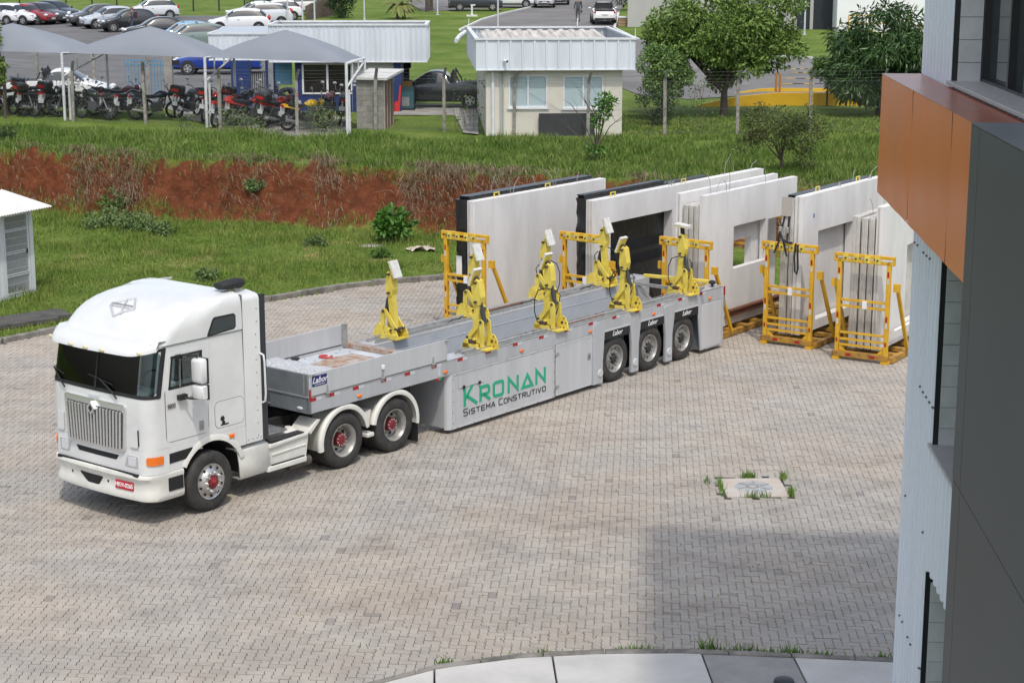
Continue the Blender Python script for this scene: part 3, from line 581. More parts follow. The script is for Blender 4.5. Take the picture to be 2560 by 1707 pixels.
pl = patch('number_plate', 0.575, 0.715, -0.86, -0.46, mat('red plate', (0.50,0.015,0.03), 0.35), bu, 0.016, 0.012, on=on_bump)
pc = on_bump(0.645, -0.66, 0.018); pn = on_bump(0.645, -0.62, 0.018); ang = math.atan2(pc[1]-pn[1], pc[0]-pn[0])
text_mesh('plate_number', 'HKH-0265', 0.102, mat('white plate lettering', (0.85,0.85,0.85), 0.5), pl, pc, (R(90), 0, ang), bold=0.0015, sx=0.88, depth=0.003)
for zz0, zz1, s0, s1 in ((0.545,0.765,-0.90,-0.60),):
    box(s0, s1, 0.004, 0.03, zz0, zz1).build('step_recess', DARK, bu, bevel=0.01)
MB().prism([(-0.86,0.99),(-0.86,1.155),(-0.36,1.165),(-0.47,1.0)], 'y', 0.018, 0.05).build('step_recess', DARK, truck, bevel=0.008)
# windscreen, wipers, dividing bar
for a_ in ((2.09,2.145,-1.36,1.36),(2.825,2.875,-1.34,1.34),(2.09,2.875,-1.385,-1.30),(2.09,2.875,1.30,1.385)): patch('windscreen_seal', a_[0], a_[1], a_[2], a_[3], BLACK, truck, 0.008 if a_[1]-a_[0] < 0.2 else 0.010, 0.02, 40, 6)
ws = patch('windscreen', 2.14, 2.83, lambda k: -1.32+0.02*k, lambda k: 1.32-0.02*k, CLEAR, truck, 0.005, 0.11, 40, 12, th=0.004)
patch('divider', 2.13, 2.84, -0.018, 0.018, BLACK, ws, 0.018, 0.005, 2, 8)
MB().b(-1.13,-0.98,0.68,0.90,2.19,2.21).build('dash_card', mat('pale blue paper', (0.42,0.60,0.66), 0.6), truck); MB().b(-1.12,-1.02,0.42,0.58,2.19,2.22).build('dash_cloth', mat('blue cloth', (0.03,0.12,0.50), 0.6), truck)
for u0, u1 in ((-0.55, -0.12), (0.75, 1.12)):
    mb = MB(); q = [on_cab(2.04, u0+0.0, 0.03), on_cab(2.15, u0+0.12, 0.05), on_cab(2.30, u1, 0.035)]; mb.tube(q, 0.014, 6); mb.tube([on_cab(2.245, u1-0.32, 0.03), on_cab(2.30, u1, 0.035), on_cab(2.335, u1+0.30, 0.03)], 0.009, 5); mb.build('wiper', BLACK, truck)
# grille
gr = patch('grille_frame', 1.19, 1.965, lambda k: -0.70-0.05*k, lambda k: 0.70+0.05*k, CHROME, truck, 0.045, 0.06, 20, 10, th=0.06)
patch('grille_back', 1.225, 1.86, lambda k: -0.655-0.05*k, lambda k: 0.655+0.05*k, mat('dark grille mesh', (0.02,0.022,0.025), 0.5), gr, 0.05, 0.05, 20, 8)
for i in range(18):
    c_ = -0.62+1.24*i/17; patch('grille_bar', 1.23, 1.85, lambda k, c_=c_: (c_*(1+0.07*k))-0.02, lambda k, c_=c_: (c_*(1+0.07*k))+0.02, CHROME, gr, 0.074, 0.01, 2, 6, th=0.02)
mb = MB(); c0 = on_cab(1.80, 0, 0.085); mb.prism([(CW-0.10,1.82),(CW,1.71),(CW+0.10,1.82),(CW,1.93)], 'x', c0[0]-0.02, c0[0]+0.05); em = mb.build('grille_emblem', CHROME, gr)
MB().prism([(CW-0.045,1.82),(CW,1.765),(CW+0.045,1.82),(CW,1.875)], 'x', c0[0]-0.026, c0[0]+0.02).build('emblem_inset', BLACK, em)
patch('lower_slot', 1.03, 1.115, lambda k: -0.47-0.06*k, lambda k: 0.47+0.06*k, DARK, truck, 0.014, 0.02)
# headlamps, indicators, vents
for sg in (-1, 1):
    f = (lambda a_: (lambda k: a_)) 
    a0, a1 = (-0.97, -0.66) if sg < 0 else (0.66, 0.97)
    hz = patch('headlamp_bezel', 0.955, 1.155, (lambda k: a0) if sg < 0 else (lambda k: a0+0.06*(1-k)), (lambda k: a1-0.07*k) if sg < 0 else (lambda k: a1), CHROME, truck, 0.018, 0.03)
    b0, b1 = (a0+0.05, a1-0.10) if sg < 0 else (a0+0.10, a1-0.05)
    patch('headlamp', 0.985, 1.135, b0, b1, LENS, hz, 0.028, 0.02, 6, 5)
    t0, t1 = (-1.40, -1.12) if sg < 0 else (1.12, 1.40)
    patch('turn_signal', 1.02, 1.155, t0, t1, AMBER, truck, 0.022, 0.03)
    v0, v1 = (-0.99, -0.83) if sg < 0 else (0.83, 0.99)
    ve = patch('intake_cover', 1.30, 1.62, v0, v1, WHITE, truck, 0.03, 0.03); patch('intake_slot', 1.33, 1.59, v0-0.012 if sg < 0 else v1-0.02, v0+0.02 if sg < 0 else v1+0.012, DARK, ve, 0.024, 0.01, 3, 4)
mb = MB(); mb.tube([on_cab(2.035, x, 0.035) for x in np.linspace(-0.12, 0.14, 7)], 0.012, 6); mb.build('grab_handle', WHITE, truck, smooth=60)
# sun visor with marker lamps
def visor_curve(k, z, ext):
    pts = []
    for y in np.linspace(-1.22, 1.22, 33):
        s = -1.16+0.05*(y/1.2)**2 - ext*(1-0.15*abs(y/1.2)) + (0.30*max(0, (abs(y)-0.85)/0.37)**2)*(0.55+0.45*k)
        pts.append((s, CW+y*(1.0+0.012*k), z + 0.05*max(0, (abs(y)-0.95)/0.27)**2*k))
    return pts
mb = MB(); rows = [visor_curve(0, 2.99, -0.16), visor_curve(0, 2.985, 0.0), visor_curve(0.3, 2.975, 0.08), visor_curve(0.7, 2.925, 0.19), visor_curve(1, 2.845, 0.27), visor_curve(1, 2.79, 0.285), visor_curve(0.9, 2.79, 0.265), visor_curve(0.5, 2.85, 0.15), visor_curve(0, 2.88, 0.0), visor_curve(0, 2.88, -0.08)]
vz = MB().loft(rows, closed=False, cap=False).build('sun_visor', WHITE, truck, smooth=50)
cv = visor_curve(1, 2.825, 0.292)
for i in (2, 11, 16, 21, 30):
    p = cv[i]; MB().sphere(p, 0.05, 12, 6, (0.35, 1.35, 0.6)).build('marker_lamp', mat('pale amber lens', (0.72,0.66,0.42), 0.25), vz, smooth=60)
# roof emblem (diamond with bands) and lettering
def on_roof(y, s, off=0.012):
    zb = None
    for a_, b_ in zip(RF[:-1], RF[1:]):
        sa_ = a_[1]+a_[3]*(y/a_[2])**2; sb_ = b_[1]+b_[3]*(y/b_[2])**2
        if sa_ <= s <= sb_: return Vector((s-off*0.5, CW+y, a_[0]+(b_[0]-a_[0])*(s-sa_)/(sb_-sa_)+off))
    return Vector((s, CW+y, 3.52))
SILV = mat('silver roof decal', (0.50,0.50,0.52), 0.4)
def roof_band(pts, wd, name, parent):
    mb = MB()
    for a_, b_ in zip(pts[:-1], pts[1:]):
        n_ = 8
        for i in range(n_):
            y0, s0 = a_[0]+(b_[0]-a_[0])*i/n_, a_[1]+(b_[1]-a_[1])*i/n_; y1, s1 = a_[0]+(b_[0]-a_[0])*(i+1)/n_, a_[1]+(b_[1]-a_[1])*(i+1)/n_
            mb.beam(on_roof(y0, s0), on_roof(y1, s1), wd, 0.006, up=(-0.8,0,0.6))
    return mb.build(name, SILV, parent)
sT, sM, sB = -0.38, -0.66, -0.85
dm = roof_band([(-0.30,sM),(0.0,sB),(0.30,sM),(0.0,sT),(-0.30,sM)], 0.04, 'roof_emblem', roof); roof_band([(-0.29,sM-0.012),(0.29,sM-0.012)], 0.012, 'emblem_bar', roof); roof_band([(-0.27,sM+0.045),(0.27,sM+0.045)], 0.012, 'emblem_bar', roof); roof_band([(-0.13,sB+0.05),(0.13,sT-0.05)], 0.035, 'emblem_bar', roof)
pa, pb = on_roof(0, sM-0.012, 0.034), on_roof(0, sM+0.045, 0.034); slope = math.atan2(pb.z-pa.z, pb.x-pa.x)
text_mesh('roof_lettering', 'INTERNATIONAL', 0.06, SEAM, roof, (pa+pb)/2, (slope, 0, R(-90)), depth=0.001, sx=1.12)
# roof air intake
mb = MB(); mb.cyl((0.98,0.34,3.40), (0.98,0.34,3.56), 0.085, n=18); mb.build('intake_pipe', ALU, truck, smooth=50)
mb = MB(); mb.loft([[(0.98+dx+0.02, 0.34+sy*0.13*math.cos(t), 3.61+sz*0.085*math.sin(t)) for t in np.linspace(0, 2*math.pi, 16)[:-1]] for dx, sy, sz in ((-0.42,0.75,0.4),(-0.40,1,0.7),(-0.2,1.05,0.95),(0.0,0.95,1.0),(0.08,0.8,0.85),(0.10,0.5,0.5))]); mb.cyl((0.98,0.34,3.54), (0.98,0.34,3.6), 0.10, n=16); mb.build('air_intake', BLACK, truck, smooth=50)
# near door, windows, bunk window, hatch
us = lambda s, z: -u_side(s, z)
def side_patch(name, z0, z1, s0, s1, m, parent, off, rc, far=False, **k):
    f0 = s0 if callable(s0) else (lambda q: s0); f1 = s1 if callable(s1) else (lambda q: s1)
    if far: return patch(name, z0, z1, lambda q: u_side(f0(q), z0+q*(z1-z0)), lambda q: u_side(f1(q), z0+q*(z1-z0)), m, parent, off, rc, 10, 8, **k)
    return patch(name, z0, z1, lambda q: us(f1(q), z0+q*(z1-z0)), lambda q: us(f0(q), z0+q*(z1-z0)), m, parent, off, rc, 10, 8, **k)
for far in (False, True):
    side_patch('door_seam', 1.335, 2.23, lambda q: -0.905, -0.0, SEAM, truck, 0.002, 0.10, far, th=0.004)
    fr_d = lambda q: -0.893+0.14*max(0, q-0.45)/0.55
    dr = side_patch('door', 1.345, 2.225, lambda q: -0.893+0.005*q, -0.012, WHITE, truck, 0.006, 0.06, far)
    side_patch('door_top', 2.685, 2.765, lambda q: -0.765+0.005*q, -0.012, WHITE, dr, 0.006, 0.03, far); side_patch('door_rear_frame', 2.20, 2.72, -0.115, -0.012, WHITE, dr, 0.0058, 0.004, far); side_patch('door_front_frame', 2.20, 2.72, lambda q: -0.888+0.11*q, lambda q: -0.80+0.09*q, WHITE, dr, 0.0058, 0.004, far)
    for a_ in ((2.185,2.23,-0.825,-0.085),(2.68,2.715,-0.75,-0.085),(2.2,2.71,-0.135,-0.09)): side_patch('window_seal', a_[0], a_[1], a_[2], a_[3], BLACK, dr, 0.0095, 0.01, far)
    side_patch('window_seal', 2.2, 2.71, lambda q: -0.825+0.09*q, lambda q: -0.785+0.09*q, BLACK, dr, 0.0095, 0.004, far)
    wn = side_patch('window', 2.21, 2.695, lambda q: -0.80+0.09*q, -0.11, CLEAR, dr, 0.004, 0.04, far, th=0.003)
    side_patch('window_bar', 2.20, 2.70, lambda q: -0.60+0.03*q, lambda q: -0.575+0.03*q, ALU, wn, 0.018, 0.004, far)
    side_patch('handle_plate', 1.40, 1.56, -0.21, -0.115, STEEL, dr, 0.012, 0.015, far)
    side_patch('hatch_seam', 1.345, 1.80, 0.13, 0.78, SEAM, truck, 0.002, 0.10, far, th=0.004)
    side_patch('luggage_hatch', 1.353, 1.792, 0.138, 0.772, WHITE, truck, 0.006, 0.095, far)
    y_ = 0.034 if not far else 2.466; sgn = -1 if not far else 1
    MB().prism([(0.03,2.925),(0.15,3.16),(0.19,3.20),(0.62,3.20),(0.665,3.16),(0.665,2.975),(0.62,2.935),(0.09,2.90),(0.04,2.90)], 'y', y_+0.004*sgn, y_+0.055*(-sgn)).build('bunk_window_seal', BLACK, truck, bevel=0.01)
    MB().prism([(0.075,2.94),(0.175,3.145),(0.20,3.17),(0.605,3.17),(0.635,3.145),(0.635,2.99),(0.605,2.96),(0.1,2.925)], 'y', y_+0.012*sgn, y_+0.04*(-sgn)).build('bunk_window', GLASS, truck)
    MB().b(-1.0, 0.80, y_-0.004, y_+0.004, 2.895, 2.905).build('roof_joint', SEAM, truck)
MB().prism(arc(0,0,0.0,0,1,1)[:1]+[(0.0,0.0),(0.35,0.0),(0.35,0.01)], 'y', 0.02, 0.021) if False else None
box(0.42, 0.53, -0.002, 0.03, 1.135, 1.205).build('side_marker', AMBER, truck, bevel=0.012)
mb = MB(); mb.tube([(1.17,0.03,2.44),(1.19,-0.035,2.41),(1.20,-0.045,2.3),(1.21,-0.045,1.75),(1.205,-0.035,1.62),(1.19,0.03,1.59)], 0.018, 8); mb.build('grab_rail', WHITE, truck, smooth=60)
BADGE = mat('black badge lettering', (0.03,0.03,0.03), 0.5)
text_mesh('model_badge', '9800', 0.115, BADGE, truck, (-0.79, 0.010, 1.92), (R(90), 0, 0), shear=0.2, sx=0.75); text_mesh('maker_badge', 'INTERNATIONAL', 0.05, BADGE, truck, (-0.22, 0.018, 1.985), (R(90), 0, 0), sx=1.1)
mb = MB(); mb.revolve([(0.045,-0.003),(0.045,0.0),(0.025,0.0),(0.025,-0.003)], (0.29,0.022,1.50), 'y', 16); mb.revolve([(0.035,-0.003),(0.035,0.0),(0.018,0.0),(0.018,-0.003)], (0.31,0.022,1.43), 'y', 16); mb.b(0.25, 0.42, 0.019, 0.024, 1.385, 1.41); mb.build('hatch_decal', BADGE, truck)
# rivets along the side panels
rv = MB()
for s in np.linspace(0.10, 0.78, 16): rv.cyl((s,0.022,2.87), (s,0.03,2.87), 0.006, n=6); rv.cyl((s,0.022,1.30), (s,0.03,1.30), 0.006, n=6)
for z in np.linspace(1.35, 2.8, 26): rv.cyl((0.06,0.022,z), (0.06,0.03,z), 0.006, n=6); rv.cyl((0.78,0.022,z), (0.78,0.03,z), 0.006, n=6)
tag(rv.build('rivet_row', WHITE2, truck), kind='stuff')
rv = MB()
for z in np.linspace(1.05, 3.2, 11): rv.cyl((1.09 if z < 2.8 else 1.12,0.028,z), (1.09 if z < 2.8 else 1.12,0.037,z), 0.011, n=7)
for s in np.linspace(0.86, 1.15, 4): rv.cyl((s,0.028,1.01), (s,0.037,1.01), 0.010, n=7)
tag(rv.build('bolt_row', STEEL, truck), kind='stuff')
# mirrors on both sides
for far in (False, True):
    sg = -1 if not far else 1; y0 = 0.02 if not far else 2.48
    mr = empty('mirror', (0, y0, 0)); mr.parent = truck
    mb = MB(); mb.tube([(-0.62,0.0,2.70),(-0.60,sg*0.12,2.74),(-0.45,sg*0.26,2.72),(-0.44,sg*0.28,2.62)], 0.018, 6); mb.b(-0.66,-0.56, min(0,sg*0.06), max(0,sg*0.06), 2.67, 2.73); mb.build('arm', BLACK, mr); mb = MB(); mb.tube([(-0.62,0.0,2.05),(-0.52,sg*0.15,2.02),(-0.44,sg*0.27,2.02),(-0.44,sg*0.28,2.12)], 0.018, 6); mb.b(-0.66,-0.5, min(0,sg*0.08), max(0,sg*0.08), 2.0, 2.08); mb.build('arm', BLACK, mr)
    for z0, z1 in ((2.28, 2.68), (2.02, 2.25)):
        h = MB(); h.loft([[(-0.44+dx, sg*0.30+dy*0.125*k, (z0+z1)/2+dz*(z1-z0)/2*k) for dy, dz in ((-1,-0.86),(-0.8,-1),(0.8,-1),(1,-0.86),(1,0.86),(0.8,1),(-0.8,1),(-1,0.86))] for dx, k in ((-0.075,0.75),(-0.06,0.92),(-0.02,1.0),(0.05,1.0))]); h.build('housing', WHITE, mr, smooth=50)
        box(-0.392, -0.355, sg*0.30-0.132, sg*0.30+0.132, z0-0.006, z1+0.006).build('glass', mat('mirror back', (0.02,0.022,0.024), 0.4), mr)

# ------------------------------------------------------------------ wheels
def wheel_set(kind, n=40):
    """tyre, rim and hub meshes about the origin; outer face towards -y"""
    t = MB(); t.revolve([(0.300,0.012),(0.315,0.0),(0.36,-0.012),(0.42,-0.012),(0.465,0.0),(0.492,0.022),(0.502,0.05),(0.502,0.105),(0.490,0.108),(0.490,0.118),(0.503,0.121),(0.503,0.18),(0.490,0.183),(0.490,0.193),(0.502,0.196),(0.502,0.26),(0.48,0.29),(0.40,0.30),(0.30,0.29)], (0,0,0), 'y', 48)
    t.f = [f for f in t.f if len(f) == 4]; t.mi = [0]*len(t.f); tm = t.mesh('tyre', TYRE, 35); rim = MB(); hub = MB(); hole = MB(); nut = MB()
    if kind == 'front':
        rim.revolve([(0.300,0.02),(0.298,-0.006),(0.285,-0.004),(0.268,0.012),(0.235,0.006),(0.195,-0.035),(0.178,-0.05),(0.12,-0.055),(0.115,-0.05),(0.10,0.0)], (0,0,0), 'y', n)
        for k in range(10):
            a_ = k*math.pi/5; hole.cyl((0.242*math.cos(a_),-0.012,0.242*math.sin(a_)), (0.242*math.cos(a_),0.03,0.242*math.sin(a_)), 0.021, n=12)
            nut.cyl((0.155*math.cos(a_+.3),-0.095,0.155*math.sin(a_+.3)), (0.155*math.cos(a_+.3),-0.05,0.155*math.sin(a_+.3)), 0.016, 0.021, n=8)
        hub.revolve([(0.0,-0.135),(0.035,-0.135),(0.04,-0.115),(0.05,-0.09),(0.085,-0.07),(0.10,-0.062),(0.11,-0.04),(0.11,0.0)], (0,0,0), 'y', 20)
    elif kind == 'drive':
        rim.revolve([(0.300,0.02),(0.298,-0.006),(0.285,-0.004),(0.270,0.02),(0.255,0.05),(0.245,0.10),(0.225,0.16),(0.20,0.175),(0.13,0.165),(0.12,0.2)], (0,0,0), 'y', n)
        for k in range(8):
            a_ = k*math.pi/4+0.2; hole.cyl((0.185*math.cos(a_),0.16,0.185*math.sin(a_)), (0.185*math.cos(a_),0.19,0.185*math.sin(a_)), 0.028, n=12)
        for k in range(10):
            a_ = k*math.pi/5; nut.cyl((0.10*math.cos(a_),0.05,0.10*math.sin(a_)), (0.10*math.cos(a_),0.075,0.10*math.sin(a_)), 0.013, n=7)
        hub.revolve([(0.0,0.055),(0.07,0.06),(0.09,0.07),(0.12,0.075),(0.125,0.10),(0.125,0.18)], (0,0,0), 'y', 24)
    else:
        rim.revolve([(0.300,0.02),(0.298,-0.006),(0.285,-0.004),(0.272,0.02),(0.262,0.06),(0.24,0.075),(0.20,0.07),(0.185,0.05),(0.12,0.045),(0.115,0.1)], (0,0,0), 'y', n)
        for k in range(10):
            a_ = k*math.pi/5; nut.cyl((0.155*math.cos(a_),0.0,0.155*math.sin(a_)), (0.155*math.cos(a_),0.05,0.155*math.sin(a_)), 0.016, 0.022, n=8); hole.cyl((0.225*math.cos(a_+.3),0.062,0.225*math.sin(a_+.3)), (0.225*math.cos(a_+.3),0.085,0.225*math.sin(a_+.3)), 0.018, n=8)
        hub.revolve([(0.0,-0.01),(0.06,-0.01),(0.075,0.0),(0.095,0.015),(0.10,0.05),(0.115,0.055)], (0,0,0), 'y', 24)
    rim.f = [f for f in rim.f if len(f) == 4]; rim.mi = [0]*len(rim.f)
    fin = {'front': ALU, 'drive': mat('silver painted rim', (0.46,0.45,0.42), 0.4, metal=0.55, var=0.4, scale=7), 'trailer': mat('grey steel rim', (0.44,0.43,0.41), 0.42, metal=0.5, var=0.35, scale=9)}[kind]
    return tm, [('rim', rim.mesh('rim', fin, 35)), ('vent_hole', hole.mesh('vent_hole', DARK)), ('lug_nut', nut.mesh('lug_nut', CHROME if kind != 'trailer' else fin, 35)), ('hub', hub.mesh('hub', REDHUB if kind != 'trailer' else mat('black hub', (0.025,0.025,0.028), 0.5), 35))]
WS = {k: wheel_set(k) for k in ('front', 'drive', 'trailer')}
def wheel(parent, kind, x, y, far=False, rz=0.0, z=0.5):
    tm, parts = WS[kind]; o = link('wheel', tm, parent, (x, y, z), (0, random.uniform(0, 6), (math.pi if far else 0)+rz))
    for nm, me in parts:
        q = link(nm, me, o)
        if nm in ('lug_nut', 'vent_hole'): q['kind'] = 'stuff'
    return o
wheel(truck, 'front', 0.0, 0.03, rz=R(2)); wheel(truck, 'front', 0.0, 2.47, True)
for x in (3.16, 4.50):
    wheel(truck, 'drive', x, 0.05); wheel(truck, 'drive', x, 2.45, True)
    for y in (0.38, 2.12): link('wheel', WS['drive'][0], truck, (x, y if y < 1 else y-0.3, 0.5))
# chassis, skirts, tank, fenders
CHAS = mat('dirty chassis black', (0.028,0.027,0.026), 0.75, var=0.4, scale=5)
mb = MB(); mb.b(0.6, 5.2, 0.78, 0.88, 0.70, 0.98); mb.b(0.6, 5.2, 1.62, 1.72, 0.70, 0.98); mb.b(2.6, 2.8, 0.4, 2.1, 0.6, 0.98); mb.b(1.35, 1.6, 0.3, 2.2, 0.72, 0.95)
for x in (3.16, 4.50, 0.0): mb.cyl((x,0.3,0.5), (x,2.2,0.5), 0.11, n=12)
mb.b(3.3, 4.4, 0.95, 1.55, 0.98, 1.10); mb.b(5.05, 5.3, 0.42, 0.62, 0.62, 0.78); mb.build('chassis', CHAS, truck)
for far in (False, True):
    fy = (lambda y: y) if not far else (lambda y: 2.5-y)
    def pr_(mb, poly, y0, y1): return mb.prism(poly, 'y', min(fy(y0), fy(y1)), max(fy(y0), fy(y1)))
    sk = MB(); rows = []
    for x, in ((0.585,),(0.72,),(1.28,)):
        zt_ = 0.90; rows.append([(x+0.02*k, fy(yy), zz_) for k, (yy, zz_) in enumerate(((0.30,zt_+0.0),(0.12,zt_),(0.05,zt_-0.05),(0.035,0.62),(0.045,0.40),(0.10,0.345),(0.3,0.33)))])
    sk.loft(rows, closed=False, cap=False); o = sk.build('fuel_tank_cover', WHITE2, truck, smooth=50); md = o.modifiers.new('s', 'SOLIDIFY'); md.thickness = 0.03
    sk = MB(); pr_(sk, [(1.33,0.40),(1.33,0.80),(2.20,0.855),(2.27,0.84),(2.19,0.36),(1.45,0.33)], 0.06, 0.12); pr_(sk, [(1.27,0.35),(1.30,0.44),(2.20,0.44),(2.19,0.345)], 0.015, 0.1); pr_(sk, [(1.33,0.75),(1.33,0.82),(2.26,0.86),(2.25,0.80)], 0.02, 0.12)
    pr_(sk, [(1.4,0.60),(1.4,0.645),(2.22,0.66),(2.215,0.615)], 0.045, 0.1); pr_(sk, [(2.19,0.36),(2.27,0.84),(2.30,0.84),(2.22,0.36)], 0.06, 0.5); sk.build('side_skirt', WHITE2, truck, bevel=0.015)
    mb = MB(); mb.cyl((1.3,fy(0.42),0.64), (2.2,fy(0.42),0.64), 0.27, n=24); mb.build('fuel_tank', WHITE2, truck, smooth=40)
    st = MB(); y0, y1 = sorted((fy(0.03), fy(0.20)))
    for za, zb in ((0.445, 0.46), (0.862, 0.877)): box(1.38, 2.16, y0, y1, za, zb).build('step_tread', mat('black tread', (0.03,0.03,0.03), 0.8), truck)
    mb = MB(); y0, y1 = sorted((fy(0.18), fy(0.62))); mb.b(1.36, 1.90, y0, y1, 0.93, 0.965)
    for i in range(9):
        for j in range(7): mb.b(1.39+i*0.055, 1.42+i*0.055, y0+0.03+j*0.058, y0+0.06+j*0.058, 0.965, 0.972)
    mb.build('catwalk_plate', ALU, truck)
    for cx_ in (3.16, 4.50):
        mb = MB(); ring = []
        for t in np.linspace(R(-8 if cx_ > 4 else 12), R(188 if cx_ < 4 else 168), 30):
            rr_ = 0.585+0.015*math.sin(t)
            ring.append([(cx_+r2*math.cos(t), fy(yy), 0.505+r2*math.sin(t)) for r2, yy in ((rr_,0.62),(rr_,0.06),(rr_-0.012,0.03),(rr_-0.035,0.01),(rr_+0.02,-0.002),(rr_+0.05,0.012),(rr_+0.062,0.05),(rr_+0.05,0.10),(rr_+0.025,0.12),(rr_+0.025,0.62))])
        mb.loft(ring); mb.build('mudguard', WHITE2, truck, smooth=55)
    mb = MB(); y0, y1 = sorted((fy(0.02), fy(0.6))); mb.b(3.74, 3.92, y0, y1, 0.42, 0.50); mb.build('mudguard_bridge', WHITE2, truck, bevel=0.02)
    mb = MB(); pr_(mb, [(2.35,0.78),(2.60,1.00),(2.52,1.02),(2.28,0.84)], 0.06, 0.5); mb.build('mudguard_bracket', WHITE2, truck, bevel=0.01); mb = MB(); pr_(mb, [(3.70,0.86),(3.95,0.90),(3.90,0.62),(3.82,0.60)], 0.12, 0.45); mb.build('mudguard_bracket', WHITE2, truck, bevel=0.01)
    mb = MB(); y0, y1 = sorted((fy(0.02), fy(0.60))); mb.b(5.085, 5.10, y0, y1, 0.06, 0.46); mb.build('mud_flap', BLACK, truck)
mb = MB(); mb.cyl((1.9,0.20,0.30), (2.42,0.20,0.30), 0.085, n=18); mb.cyl((2.40,0.20,0.30), (2.43,0.20,0.30), 0.07, n=18); mb.build('exhaust_pipe', mat('sooty exhaust', (0.16,0.145,0.13), 0.6, metal=0.5, var=0.5, scale=8), truck, smooth=50)
mb = MB(); mb.cyl((2.0,0.42,0.905), (2.0,0.42,0.95), 0.06, n=14); mb.build('tank_cap', BLACK, truck)
mb = MB()
for k in range(3): mb.tube([(1.0,1.0+k*0.2,1.1),(1.3,1.05+k*0.2,0.85),(1.9,1.0+k*0.2,0.9),(2.4,1.1+k*0.12,1.05)], 0.022, 6)
mb.build('air_hose', BLACK, truck, smooth=60)
# ------------------------------------------------------------------ the inloader semi-trailer (same local frame as the truck)
GREY = mat('silver grey trailer paint', (0.44,0.45,0.465), 0.42, var=0.16, scale=2.4, streak=True, coat=0.15)
GREYP = mat('pale grey panel paint', (0.51,0.52,0.53), 0.42, var=0.14, scale=2.4, streak=True, coat=0.15)
GREYI = mat('blue grey inner wall', (0.46,0.49,0.53), 0.5, var=0.15, scale=1.5)
GREYD = mat('bare dark steel', (0.20,0.22,0.235), 0.5, var=0.2, scale=2.2, metal=0.1)
GALV = mat('galvanised steel', (0.40,0.40,0.39), 0.5, metal=0.35, var=0.3, scale=7)
RUSTP = mat('rusty tread plate', (0.44,0.42,0.38), 0.75, col2=(0.30,0.13,0.05), scale=5.5, bump=0.6, bscale=50)
REDR = mat('red reflector', (0.36,0.008,0.015), 0.3); WHR = mat('white reflector', (0.52,0.56,0.60), 0.3)
trailer = empty('inloader_trailer', (TRX, TRY, 0), TRA, 'grey low inloader semi-trailer with green KRONAN lettering coupled to the white truck', 'trailer')
T = trailer
# upper side beams, gooseneck
for far in (0, 1):
    y0, y1 = ((0.0, 0.06), (2.44, 2.50))[far]
    box(2.26, 15.68, y0, y1, 1.165, 1.44).build('side_beam', GREY, T, bevel=0.006)
    box(2.33, 15.66, y0-0.004 if not far else y1-0.01, y0+0.012 if not far else y1+0.004, 1.436, 1.452).build('edge_trim', GALV, T)
box(2.31, 5.97, 0.06, 2.44, 1.30, 1.40).build('deck', mat('pale deck plate', (0.56,0.59,0.63), 0.5, var=0.2, scale=2.5), T)
box(2.26, 2.32, 0.0, 2.50, 1.165, 1.462).build('front_beam', GREYD, T, bevel=0.006); 
box(2.262, 2.31, 0.032, 2.468, 1.468, 1.86).build('headboard', GREYD, T, bevel=0.005); box(2.245, 2.262, 0.0, 2.5, 1.45, 1.475).build('headboard_rail', GALV, T)
box(2.252, 2.27, 0.95, 1.75, 1.235, 1.40).build('coupling_pocket', mat('dark blue grey steel', (0.10,0.12,0.13), 0.5), T); box(2.24, 2.268, 0.94, 1.76, 1.215, 1.235).build('pocket_lip', GALV, T)
MB().sphere((2.255,0.22,1.245), 0.05, 12, 6, (0.35,1.5,0.6)).build('front_marker', LENS, T, smooth=60)
for y0, y1 in ((0.10,0.125),(2.38,2.40)): box(2.25, 2.262, y0, y1, 1.50, 1.84).build('headboard_strap', GALV, T)
for far in (0, 1):
    y0, y1 = ((0.0, 0.03), (2.47, 2.50))[far]; e_ = 5.93 if not far else 5.70
    box(2.262, 2.32, y0-0.004 if not far else y0, y1 if not far else y1+0.004, 1.455, 1.862).build('corner_post', GALV, T)
    box(2.328, e_, y0, y1, 1.472, 1.86).build('drop_side', GREYP, T, bevel=0.004)
    box(2.325, e_, y0+0.004, y1-0.004, 1.452, 1.471).build('drop_side_gap', SEAM, T)
    if not far:
        for s in (2.71, 4.13, 5.52):
            h = MB().prism([(s-0.045,1.40),(s+0.045,1.40),(s+0.03,1.47),(s+0.008,1.60),(s-0.008,1.60),(s-0.03,1.47)], 'y', -0.014, -0.002).build('hinge', GALV, T); MB().cyl((s-0.045,-0.018,1.462), (s+0.045,-0.018,1.462), 0.018, n=8).build('hinge_pin', GALV, h)
        for s in (2.345, 5.86): MB().cyl((s,-0.02,1.845), (s+0.07,-0.02,1.845), 0.018, n=8).build('latch', GALV, T)
        box(4.10, 4.17, -0.035, 0.0, 1.62, 1.70).build('switch_box', mat('white plastic box', (0.75,0.75,0.73), 0.5), T, bevel=0.01)
box(5.66, 5.76, 2.40, 2.47, 1.42, 1.88).build('stake', GALV, T)
lb = box(2.345, 2.705, -0.007, 0.0, 1.635, 1.815).build('maker_plate', mat('navy maker plate', (0.012,0.016,0.13), 0.35), T)
PWHITE = mat('white lettering', (0.80,0.80,0.80), 0.5)
text_mesh('maker_name', 'Labor', 0.155, PWHITE, lb, (2.52, -0.008, 1.735), (R(90),0,0), shear=0.42, bold=0.001); box(2.40, 2.66, -0.010, -0.006, 1.657, 1.664).build('maker_line', PWHITE, lb)
